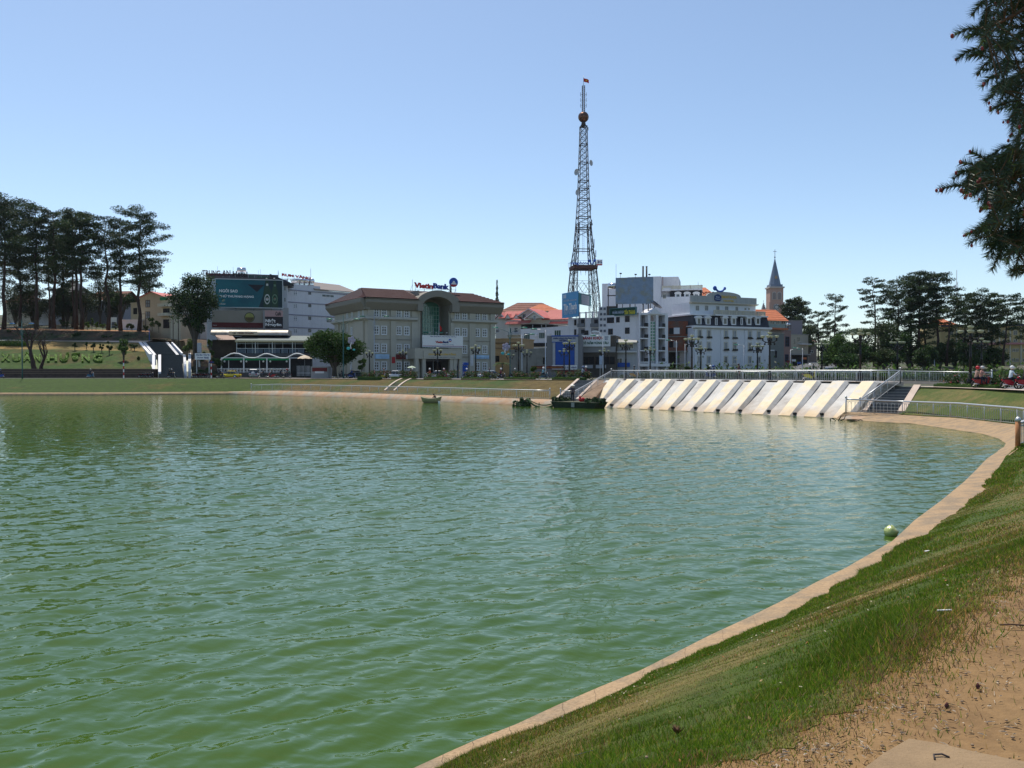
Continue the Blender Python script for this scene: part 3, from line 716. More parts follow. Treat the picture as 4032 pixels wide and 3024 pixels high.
# far side railing of the roadway, right of the dam
e0, e1 = PX(3500, 97, 2.9), PX(3905, 84, 2.75)
cu = MB(); cu.hexa([e0 + Vector((0,-.3,-.5)), e1 + Vector((0,-.3,-.5)), e1 + Vector((.1,.4,-.5)), e0 + Vector((.1,.4,-.5))], [e0 + Vector((0,-.3,0)), e1 + Vector((0,-.3,0)), e1 + Vector((.1,.4,0)), e0 + Vector((.1,.4,0))])
tag(cu.build('roadside_kerb', COPING), kind='structure')
railing('steel railing on the far side of the road behind the flower bed', [e0, e0.lerp(e1,.5), e1], 1.08, 2.0, .22, arches=False)
e2, e3 = PX(2560, 118, 2.9), PX(3430, 99, 2.9)
railing('steel railing on the far side of the road behind the spillway', [e2, e3], 1.0, 2.4, .3, stuff=True)

def kerb_joints():
 m = MB()
 rj = np.random.default_rng(2); ii = 95
 while ii < len(wr)-30:
  i = ii; ii += int(rj.integers(5, 24))
  a, b_ = Vector(lip2[i]), Vector(kin[i]); t = Vector(wr[i+1]-wr[i]).normalized()*.0035; z = Vector((0,0,.004)); n_ = 5
  for k in range(n_):
   p, q = a.lerp(b_, k/n_), a.lerp(b_, (k+1)/n_); j0, j1 = math.sin(i+k*2.1)*.05, math.sin(i+(k+1)*2.1)*.05; m.poly([p-t+z+t*j0*80, q-t+z+t*j1*80, q+t+z+t*j1*80, p+t+z+t*j0*80])
 o = m.build('kerb_joint', mat('dark_joint', (.12,.085,.06), .95)); o['kind'] = 'stuff'; tag(o, 'thin dark cracks and joints across the sandy kerb', 'joints')
 al = loft([wr + np.array([0,0,-.3]), lip + dk*-.012 + np.array([0,0,-.045]), lip + dk*.004 + np.array([0,0,-.018])], 'waterline_stain', mat('dark_algae_stain', (.05,.065,.03), .6, var=.5, scale=5))
kerb_joints()

# ================================================================== buildings
_wc = {}
def window(Fm, root, x, z, w, h, cols=2, rows=2, fm=WFRAME, gm=GLASS, fw=.07, sur=0.0, sm=None, y=0.0, name='window', sill=0.0, proud=.05, label=None, rh=None):
 """A window centred at (x, z) on plane y of the frame: frame with bars, one pane object, optional surround."""
 key = (round(w, 2), round(h, 2), cols, rows, fm.name, gm.name, fw, sur, sm.name if sm else '', sill, proud)
 if key not in _wc:
  a, c = w/2, h/2; m = MB()
  if sur:
   s = sur
   m.box(-a-s, -.16, -c, -a, .02, c, 1); m.box(a, -.16, -c, a+s, .02, c, 1); m.box(-a-s, -.16, c, a+s, .02, c+s, 1); m.box(-a-s, -.16, -c-s, a+s, .02, -c, 1)
  if sill: m.box(-a-sill, -.34, -c-sur-.12, a+sill, .02, -c-sur, 1)
  m.box(-a, -proud, -c, -a+fw, .02, c); m.box(a-fw, -proud, -c, a, .02, c); m.box(-a+fw, -proud, -c, a-fw, .02, -c+fw); m.box(-a+fw, -proud, c-fw, a-fw, .02, c)
  for i in range(1, cols): xx = -a + w*i/cols; m.box(xx-fw*.45, -proud+.003, -c+fw, xx+fw*.45, .02, c-fw)
  for j in range(1, rows):
   zz = -c + h*j/rows if rows != 3 else (-c + h*(.32 if j == 1 else .70)); m.box(-a+fw, -proud+.006, zz-fw*.38, a-fw, .02, zz+fw*.38)
  p = MB(); p.box(-a+fw*.5, -.015, -c+fw*.5, a-fw*.5, .01, c-fw*.5)
  _wc[key] = (m.mesh(name, [fm, sm or fm]), p.mesh('pane', gm))
 me, pm = _wc[key]; M = Fm.M @ Matrix.Translation((x, y, z))
 o = inst(name, me, root, M); inst('pane', pm, o, M)
 if label: o['label'] = label
 return o
def wpx(Fm, root, px, py, wpx_, hpx, **k):
 y = k.get('y', 0.0); x0, z0, x1, z1 = Fm.rect(px - wpx_/2, py - hpx/2, px + wpx_/2, py + hpx/2, y)
 return window(Fm, root, (x0+x1)/2, (z0+z1)/2, x1-x0, z1-z0, **k)
def bx(Fm, root, name, m, x0, y0, z0, x1, y1, z1):
 mb = MB(); mb.box(x0, y0, z0, x1, y1, z1); return mb.build(name, m, root, Fm.M)
def prect(Fm, px0, py0, px1, py1, y=0): return Fm.rect(px0, py0, px1, py1, y)
def board(Fm, root, name, m, px0, py0, px1, py1, y=-.3, th=.2, frame=None, fwid=.2):
 x0, z0, x1, z1 = Fm.rect(px0, py0, px1, py1, y); o = bx(Fm, root, name, m, x0, y, z0, x1, y+th, z1)
 if frame:
  f = MB(); a = fwid
  f.box(x0-a, y-.06, z0-a, x1+a, y+th-.01, z0); f.box(x0-a, y-.06, z1, x1+a, y+th-.01, z1+a); f.box(x0-a, y-.06, z0, x0, y+th-.01, z1); f.box(x1, y-.06, z0, x1+a, y+th-.01, z1)
  f.build('frame', frame, o, Fm.M)
 return o
def text_px(Fm, root, text, px0, py0, px1, py1, m, y=-.35, **k):
 x0, z0, x1, z1 = Fm.rect(px0, py0, px1, py1, y); lettering(Fm, root, text, x0, z0, x1, z1, m, y=y, **k)
def gable_roof(Fm, root, x0, x1, y0, y1, zb, zr, m, over=.4, axis='y', name='roof', th=.15, rows=0):
 """Gable roof; ridge along local y (gable faces viewer) or x (slope faces viewer)."""
 mb = MB()
 if axis == 'y':
  c = (x0+x1)/2
  for (xe, s) in ((x0-over, -1), (x1+over, 1)):
   mb.prism([(xe, y0-over, zb), (c, y0-over, zr), (c, y0-over, zr+th), (xe, y0-over, zb+th)], (0, y1-y0+2*over, 0))
 else:
  c = (y0+y1)/2
  for ye in (y0-over, y1+over):
   mb.prism([(x0-over, ye, zb), (x0-over, c, zr), (x0-over, c, zr+th), (x0-over, ye, zb+th)], (x1-x0+2*over, 0, 0))
  if rows:
   for i in range(rows):
    t = (i+.5)/rows; yy = (y0-over)*(1-t)+c*t; zz = zb*(1-t)+zr*t+th
    mb.box(x0-over, yy-.05, zz-.02, x1+over, yy+.05, zz+.06)
 return mb.build(name, m, root, Fm.M)
def hip_roof(Fm, root, x0, x1, y0, y1, zb, zr, m, over=.5, name='roof', rows=0, inset=None):
 x0 -= over; x1 += over; y0 -= over; y1 += over; c = (y0+y1)/2; i = inset if inset is not None else min((y1-y0)/2, (x1-x0)/2*.9); mb = MB()
 A, B, C, D, E, G = (x0,y0,zb), (x1,y0,zb), (x1,y1,zb), (x0,y1,zb), (x0+i,c,zr), (x1-i,c,zr)
 mb.poly([A,B,G,E]); mb.poly([B,C,G]); mb.poly([C,D,E,G]); mb.poly([D,A,E]); mb.poly([A,D,C,B])
 for k in range(rows):
  t = (k+.6)/rows; h_ = .07
  a = [A[j]*(1-t)+E[j]*t for j in range(3)]; b_ = [B[j]*(1-t)+G[j]*t for j in range(3)]
  mb.hexa([(a[0],a[1]-.02,a[2]-.02),(b_[0],b_[1]-.02,b_[2]-.02),(b_[0],b_[1]+.16,b_[2]-.02),(a[0],a[1]+.16,a[2]-.02)],[(a[0],a[1]-.02,a[2]+h_),(b_[0],b_[1]-.02,b_[2]+h_),(b_[0],b_[1]+.16,b_[2]+h_+.05),(a[0],a[1]+.16,a[2]+h_+.05)])
 return mb.build(name, m, root, Fm.M)
def block(Fm, root, px0, px1, pytop, depth, m, name='wall', z0=None, y=0.0, pyref=None):
 x0, x1 = Fm.x(px0, y), Fm.x(px1, y); z1 = Fm.z(pyref or px0, pytop, y)
 return bx(Fm, root, name, m, x0, y, (z0 if z0 is not None else -.5), x1, y+depth, z1), x0, x1, z1

# ---------------- grand stairs on the left
def grand():
 root = thing('grand_staircase', 'wide dark stone staircase with white sloping edge walls climbing the left hillside', 'steps', T(PD(670,1482,161)))
 I = Matrix.Identity(4)
 def flight(bl, br, tl, tr, n):
  for i in range(n):
   f0, f1 = i/n, (i+1)/n
   P = [bl.lerp(tl,f0), br.lerp(tr,f0), br.lerp(tr,f1), bl.lerp(tl,f1)]; z = P[0].z + (tl.z-bl.z)/n; mb = MB()
   P = [Vector((p.x,p.y,0)) for p in P]
   mb.hexa([p+Vector((0,0,z-1.2)) for p in P], [p+Vector((0,0,z)) for p in P])
   q = [P[0].lerp(P[3],-.1), P[1].lerp(P[2],-.1), P[1].lerp(P[2],.12), P[0].lerp(P[3],.12)]
   mb.hexa([p+Vector((0,0,z-.03)) for p in q], [p+Vector((0,0,z+.012)) for p in q], 1)
   mb.build('step', [mat('black_stone_step', (.03,.031,.034), .75, var=.3), NOSE], root, I)
 flight(PD(626,1486,160.5), PD(724,1486,160.5), PD(618,1397,171.5), PD(716,1397,171.5), 26)
 flight(PD(612,1396,172.5), PD(706,1396,172.5), PD(564,1348,190), PD(655,1348,190), 20)
 WW = mat('whitewashed_wall', (.74,.73,.74), .8, var=.05)
 for (a, b, c, d, Da, Db) in [((599,1459),(599,1396),11,.2,163,170),((623,1464),(623,1396),11,.2,162,170),((725,1463),(721,1396),10,.2,162,170),((741,1450),(741,1390),11,.2,163,171),
         ((587,1394),(545,1347),12,.2,171.5,189.5),((604,1396),(563,1347),11,.2,171.5,189.5),((694,1396),(652,1347),11,.2,171.5,189.5),((714,1390),(674,1347),7,.2,172,189.5)]:
  p0, p1 = PD(a[0],a[1],Da), PD(a[0]+c,a[1],Da); q0, q1 = PD(b[0],b[1],Db), PD(b[0]+c,b[1],Db); dn = Vector((0,0,-2.2)); mb = MB()
  mb.hexa([p0+dn,p1+dn,q1+dn,q0+dn],[p0,p1,q1,q0]); mb.build('edge_wall', WW, root, I)
 mb = MB(); mb.hexa([PD(612,1403,171),PD(724,1403,171),PD(716,1403,174),PD(606,1403,174)],[PD(612,1397,171.4),PD(724,1397,171.4),PD(716,1396.5,174),PD(606,1396.5,174)]); mb.build('landing', mat('black_stone_step', (0,0,0)), root, I)
grand()

# ---------------- bank
def bank():
 F = Frame(1446, 160, 1947, 174, 2.6)
 root = thing('bank_building', 'grey four storey bank with maroon tiled roof and green glass arched entrance', 'building', F.M)
 W = F.W; zc = F.z(1450, 1214); H = zc
 xa, xb = F.x(1655), F.x(1769)
 D = 14
 def wall(x0, x1, z0, z1, y0=0, y1=.4, n='wall', m=BANKW): return bx(F, root, n, m, x0, y0, z0, x1, y1, z1)
 wall(0, xa, -1, zc); wall(xb, W, -1, zc); wall(0, W, -1, zc, D-.4, D)
 mb = MB(); mb.box(W-.4, .4, -1, W, D-.4, zc); mb.box(0,.4,zc-.3,xa-.31,D-.4,zc-.05); mb.box(xb+.31,.4,zc-.3,W-.4,D-.4,zc-.05); mb.build('side_wall', BANKW, root, F.M)
 # recessed entrance bay
 yR = 4.2; mb = MB(); mb.box(xa-.3, .4, -1, xa, yR, zc+4); mb.box(xb, .4, -1, xb+.3, yR, zc+4); mb.box(xa-.3, yR, -1, xb+.3, yR+.3, zc+4); mb.build('recess_wall', BANKD, root, F.M)
 # eyebrow arch over the bay
 X0, X1 = F.x(1634), F.x(1797); zt = F.z(1715, 1142, -1.6); zs = F.z(1660, 1171); cx = (X0+X1)/2; mb = MB(); n = 18
 zo0 = F.z(1640, 1180, -1.6); ri = F.z(1705, 1170); zsp = F.z(1660, 1199)
 def outer(t):
  x = X0 + (X1-X0)*t; k = max(0, math.cos((t-.5)*math.pi*.98)); return x, zo0 + (zt-zo0) * k**.62
 def inner(t):
  x = xa + (xb-xa)*t; k = max(0, math.cos((t-.5)*math.pi*.995)); return x, zsp + (ri-zsp) * k**.6
 for i in range(n):
  (a, az), (b_, bz) = outer(i/n), outer((i+1)/n); (c, cz), (d, dz) = inner(i/n), inner((i+1)/n)
  mb.prism([(c,-1.6,cz),(d,-1.6,dz),(b_,-1.6,bz),(a,-1.6,az)], (0, 6.5, 0))
 mb.build('arch_hood', BANKD, root, F.M)
 mb = MB(); mb.box(X0, -1.55, zc-.2, xa, 0, zo0); mb.box(xb, -1.55, zc-.2, X1, 0, zo0); mb.build('hood_shoulder', BANKD, root, F.M)
 # green curtain wall
 gx0, gx1 = F.x(1663, yR), F.x(1727, yR); gz0, gz1 = F.z(1700, 1372, yR), F.z(1690, 1189, yR)
 cw = bx(F, root, 'curtain_wall', GLASSG, gx0, yR-.12, gz0, gx1, yR-.02, gz1-1.0)
 t = MB(); n = 10
 t.prism([(gx0, yR-.12, gz1-1.0)] + [(gx0 + (gx1-gx0)*(1-math.cos(math.pi*k/n))/2, yR-.12, gz1-1.0+math.sin(math.pi*k/n)*1.0) for k in range(1, n)] + [(gx1, yR-.12, gz1-1.0)], (0, .1, 0)); t.build('arched_light', GLASSG, cw, F.M)
 g = MB()
 for i in range(7): x = gx0 + (gx1-gx0)*i/6; g.box(x-.05, yR-.2, gz0, x+.05, yR-.125, gz1-.95)
 for j in range(11): z = gz0 + (gz1-1-gz0)*j/10; g.box(gx0, yR-.19, z-.045, gx1, yR-.13, z+.045)
 g.build('mullions', mat('pale_green_mullion', (.28,.46,.40), .5), cw, F.M)
 # eaves and roof
 def fascia(Fr, x0, x1, nm='eave_fascia'):
  m_ = MB(); m_.prism([(x0, 0, zc-.25), (x0, -.5, zc-.15), (x0, -1.5, zc+1.0), (x0, -1.6, zc+1.15), (x0, -1.6, zc+1.95), (x0, .4, zc+1.95), (x0, .4, zc-.25)], (x1-x0, 0, 0)); return m_.build(nm, BANKD, root, Fr.M)
 fascia(F, -.7, X0+.05); fascia(F, X1-.05, W+1.4)
 zr0 = zc+1.97
 def roofpart(P, nm='roof'):
  a, b_, c, d = [Vector(p) for p in P]; m_ = MB(); m_.poly([a,b_,c,d]); m_.poly([a+Vector((0,0,-.2)),d+Vector((0,0,-.2)),c+Vector((0,0,-.2)),b_+Vector((0,0,-.2))])
  o = m_.build(nm, TILER, root, F.M); n_ = (b_-a).cross(d-a).normalized(); n_ = n_ if n_.z > 0 else -n_
  if nm == 'roof':
   for k in range(9):
    t = (k+.1)/9; t2 = t + .045; p, q, r_, s = a.lerp(d,t), b_.lerp(c,t), b_.lerp(c,t2), a.lerp(d,t2); h_ = n_*.15; c_ = MB(); c_.hexa([p,q,r_,s],[p+h_,q+h_,r_+h_,s+h_])
    c_.build('tile_course', mat('tile_edge', (.075,.022,.020), .7, var=.15), o, F.M)
  return o
 def loc(px, py, y): x, z = F.at(px, py, y); return (x, y, z)
 zrid = F.z(1450, 1135, 6.5)
 A = (-.9, -1.75, zr0); Bm = (X0+.2, -1.75, zr0); Rl = (1.1, 6.5, zrid); 
 roofpart([A, Bm, (X0+.2, 6.5, zrid), Rl]); roofpart([(X1-.2, -1.75, zr0), (W+1.5, -1.75, zr0), (W-2.2, 6.5, zrid), (X1-.2, 6.5, zrid)])
 roofpart([(X0+.2, 1.5, zr0+(zrid-zr0)*.42), (X1-.2, 1.5, zr0+(zrid-zr0)*.42), (X1-.2, 6.5, zrid), (X0+.2, 6.5, zrid)], 'roof_middle')
 roofpart([(W+1.5, -1.75, zr0), (W+1.5, D+1, zr0), (W-2.2, D-5, zrid), (W-2.2, 6.5, zrid)], 'roof_side')
 roofpart([(1.1,6.5,zrid),(W-2.2,6.5,zrid),(W-2.2,D-5,zrid),(1.1,D-5,zrid)], 'roof_top')
 # left wing, turned back
 a = F.pt(0,0,0); PL = PX(1318, 177, 2.6)
 class G(Frame):
  def __init__(s): s.O = Vector((PL.x, PL.y, 2.6)); u = Vector((a.x-PL.x, a.y-PL.y, 0)); s.W = u.length; s.U = u.normalized(); s.V = Vector((-s.U.y, s.U.x, 0)); s.rz = math.atan2(s.U.y, s.U.x); s.M = T(s.O, rz=s.rz); s.z0 = 2.6
 L_ = G(); LW = L_.W
 bx(L_, root, 'wing_wall', BANKW, 0, 0, -1, LW-.02, .4, zc)
 fascia(L_, -1.2, LW+.75, 'wing_eave_fascia')
 inv = F.M.inverted()
 def l2f(x, y, z): v = inv @ (L_.M @ Vector((x, y, z))); return tuple(v)
 roofpart([l2f(-1.4,-1.75,zr0), (-.9,-1.75,zr0), Rl, l2f(2.2, 6.5, zrid)])
 roofpart([l2f(-1.4,-1.75,zr0), l2f(2.2,6.5,zrid), l2f(3, 12, zrid), l2f(-1.4, 14, zr0)], 'roof_side')
 # cornice and pilasters
 def cor(Fr, x0, x1, z, nm='cornice'):
  m_ = MB(); m_.prism([(x0,0,z-.55),(x0,-.55,z-.25),(x0,-.8,z-.2),(x0,-.8,z+.22),(x0,0,z+.3)], (x1-x0,0,0)); m_.build(nm, mat('cornice_plaster', (.47,.455,.41), .85, var=.05), root, Fr.M)
 zk = F.z(1500, 1252); cor(F, -.55, xa-.8, zk); cor(F, xb+.3, W+.5, zk); cor(L_, -.3, LW+.5, zk)
 for p0, p1 in ((1440,1470),(1537,1559),(1619,1642),(1772,1787),(1846,1870),(1929,1948)):
  x0, x1 = F.x(p0), F.x(p1)
  bx(F, root, 'pilaster', BANKW, max(x0,.02), -.35, -1, min(x1, W), -.002, zk-.5); bx(F, root, 'pilaster', BANKW, max(x0,.02), -.35, zk+.3, min(x1,W), -.002, zc-.25)
 for p0, p1 in ((1325,1338),(1352,1366),(1398,1436)):
  x0, x1 = L_.x(p0), L_.x(p1); bx(L_, root, 'pilaster', BANKW, x0, -.35, -1, x1, -.002, zk-.5)
 zrows = [F.z(1482, 1231.5), F.z(1482, 1300), F.z(1482, 1371), F.z(1482, 1441)]; hs_ = [1.55, 1.65, 1.65, 1.65]
 for px in (1482,1512,1570,1601,1800,1829,1879,1908):
  x = F.x(px)
  for k, (z, h_) in enumerate(zip(zrows, hs_)):
   if px == 1800 and k >= 2: continue
   window(F, root, x, z, 1.05, h_, 2, 3, fw=.13, sur=.07, sm=WFRAME, proud=.1)
  for z in ((zrows[1]+zrows[2])/2,):
   pass
 for p0, p1 in ((1470,1537),(1559,1619),(1787,1846),(1870,1929)):      # string lines between floors
  x0, x1 = F.x(p0), F.x(p1)
  for z in ((zrows[1]+zrows[2])/2, (zrows[2]+zrows[3])/2+.2): bx(F, root, 'string_course', BANKD, x0, -.1, z-.07, x1, -.002, z+.07)
 for px, py, w in ((1369,1238,.8),(1388,1236,.5),(1415,1232,.8),(1431,1231,.5),(1366,1290,.8),(1386,1304,.8),(1384,1371,.8),(1384,1440,.8)):
  x, z = L_.at(px, py); window(L_, root, x, z, w, 1.5, 2, 3, fw=.12, sur=.06, sm=WFRAME)
 # porch
 px0, px1 = F.x(1634, -4), F.x(1820, -4); z0, z1 = F.z(1700, 1413, -4), F.z(1700, 1372, -4)
 bx(F, root, 'porch_roof', BANKW, px0, -4, z0, px1, 0-.01, z1)
 fb = board(F, root, 'porch_fascia', mat('pale_stone_fascia', (.46,.43,.36), .7, var=.05), 1668, 1380, 1814, 1413.5, y=-4.15, th=.14)
 text_px(F, root, 'CHI NHÁNH LÂM ĐỒNG', 1687, 1388, 1795, 1399, GOLD, y=-4.22, bold=.035)
 text_px(F, root, 'ĐC: 46-48 KHU HÒA BÌNH - PHƯỜNG 1 - TP. ĐÀ LẠT', 1690, 1405, 1792, 1409, NAVY, y=-4.2, split=False)
 for p in (1640, 1668, 1776, 1790, 1812):
  x = F.x(p, -3.6); bx(F, root, 'porch_column', BANKW, x-.35, -3.9, -1, x+.35, -3.2, z0)
 bx(F, root, 'entrance_glazing', DARK, xa+.1, yR-.3, -.5, xb-.1, yR-.02, z0-.4)
 # sign board
 sb = board(F, root, 'sign_board', WHITE2, 1665, 1319, 1823, 1369, y=-4.3, th=.4)
 text_px(F, root, 'Ngân hàng TMCP Công Thương Việt Nam', 1694, 1322, 1797, 1329, NAVY, y=-4.36, split=False, bold=.02)
 text_px(F, root, 'Vietin', 1715, 1342, 1743, 1351.5, RED, y=-4.36, bold=.05); text_px(F, root, 'Bank', 1744, 1342, 1768, 1351.5, NAVY, y=-4.36, bold=.05)
 text_px(F, root, 'Nâng giá trị cuộc sống', 1743, 1355, 1786, 1359.5, NAVY, y=-4.36, split=False)
 st_ = MB(); a0, b0, a1, b1 = F.rect(1665.5, 1364, 1822.5, 1365.5, -4.34); st_.box(a0,-4.34,b0,a1,-4.31,b1,0); a0, b0, a1, b1 = F.rect(1665.5, 1361.5, 1822.5, 1363, -4.34); st_.box(a0,-4.34,b0,a1,-4.31,b1,1); st_.build('stripe', [BLUE, RED], root, F.M)
 def logo(px, py, rp, y, th, nm):
  x, z = F.at(px, py, y); r = abs(F.at(px+rp, py, y)[0] - x); n = 24; m_ = MB()
  circ = [(x+r*math.cos(2*math.pi*k/n), y, z+r*math.sin(2*math.pi*k/n)) for k in range(n)]; m_.prism(circ, (0, th, 0), 0)
  lo = [p for p in circ if p[2] < z-r*.38]; lo.sort(key=lambda p: p[0]); m_.prism([(p[0], y-.02, p[2]) for p in lo], (0, .015, 0), 1)
  m_.box(x-r*.62, y-.03, z-r*.45, x+r*.62, y-.016, z-r*.3, 2); m_.box(x-r*.22, y-.03, z-r*.3, x+r*.22, y-.016, z+r*.28, 2)
  m_.prism([(x-r*.55,y-.03,z-r*.3),(x-r*.22,y-.03,z-r*.3),(x-r*.22,y-.03,z+r*.1)],(0,.014,0),2); m_.prism([(x+r*.55,y-.03,z-r*.3),(x+r*.22,y-.03,z+r*.1),(x+r*.22,y-.03,z-r*.3)],(0,.014,0),2)
  m_.build(nm, [BLUE, RED, WHITE2], root, F.M)
 logo(1772.5, 1340, 5.5, -4.36, .03, 'emblem')
 for p in (1687,1712,1753,1785,1815):
  x, z = F.at(p, 1318, -4.3); l = MB(); l.tube([(x,-4.3,z),(x,-4.9,z+.35)],.03,4); l.box(x-.12,-5.1,z+.28,x+.12,-4.85,z+.42); l.build('sign_spotlight', STEEL, root, F.M)
 # roof lettering
 yl = 4.2
 text_px(F, root, 'Vietin', 1632, 1111, 1705.5, 1137, RED, y=yl, depth=.25, bold=.045, slope=-.02); text_px(F, root, 'Bank', 1707, 1114, 1769, 1139.5, mat('royal_blue_letter', (.015,.045,.30), .4), y=yl, depth=.25, bold=.045, slope=-.02)
 logo(1787, 1111.5, 16.5, yl, .3, 'roof_emblem')
 m_ = MB(); zrl = zrid-1.2
 for p in (1625,1636,1672,1705,1738,1770,1795):
  x = F.x(p, yl+.3); zt_ = F.z(p, 1100 if p == 1625 else 1122, yl+.3); m_.tube([(x,yl+.3,zrl),(x,yl+.3,zt_)],.04,4); m_.tube([(x,yl+2.5,zrl),(x,yl+.3,zt_-1)],.03,4)
 for py in (1124, 1139): a, z = F.at(1632, py, yl+.3); b_, z2 = F.at(1797, py+2, yl+.3); m_.tube([(a,yl+.3,z),(b_,yl+.3,z2)],.035,4)
 m_.build('sign_frame', STEEL, root, F.M)
 # small banners on the ground floor wall
 for (m2, p) in ((mat('pale_blue_banner', (.35,.52,.70), .6, var=.3, scale=.8), (1478,1394,1533,1413)),(DRED,(1559,1395,1598,1414)),(mat('white_poster', (.6,.6,.62), .6, var=.2), (1598,1396,1616,1413)),(RED,(1543,1405,1556,1430)),(mat('white_poster',(0,0,0)),(1852,1398,1864,1440)),(mat('pale_blue_banner',(0,0,0)),(1868,1398,1926,1413)),(BLUE,(1804,1427,1845,1438))):
  board(F, root, 'banner', m2, *p, y=-.42, th=.05)
 text_px(F, root, 'ATM', 1811, 1428.5, 1824, 1435, WHITE2, y=-.47); text_px(F, root, 'DỊCH VỤ CHUYỂN TIỀN NHANH', 1870, 1407, 1924, 1411, NAVY, y=-.47, split=False, bold=.03)
 bx(F, root, 'atm_booth', BLUE, F.x(1806,-1.2), -1.2, -.3, F.x(1842,-1.2), -.45, F.z(1820,1440,-1.2)); 
 # flag
 m_ = MB(); x, z = F.at(1727, 1318, -3); x2, z2 = F.at(1729, 1270, -3); m_.tube([(x,-3,z-1),(x2,-3,z2)],.04,4); fl = m_.build('flagpole', WHITE2, root, F.M)
 m_ = MB(); a0, b0, a1, b1 = F.rect(1730,1278,1740,1306,-3); m_.add([(a0,-3,b1),(a1-.1,-3.1,b1-.6),(a1,-2.95,b0+.3),(a0+.15,-3.05,b0)], [(0,1,2,3)]); m_.build('flag', mat('red_flag', (.55,.02,.015), .7), fl, F.M)
 return F
BF = bank()

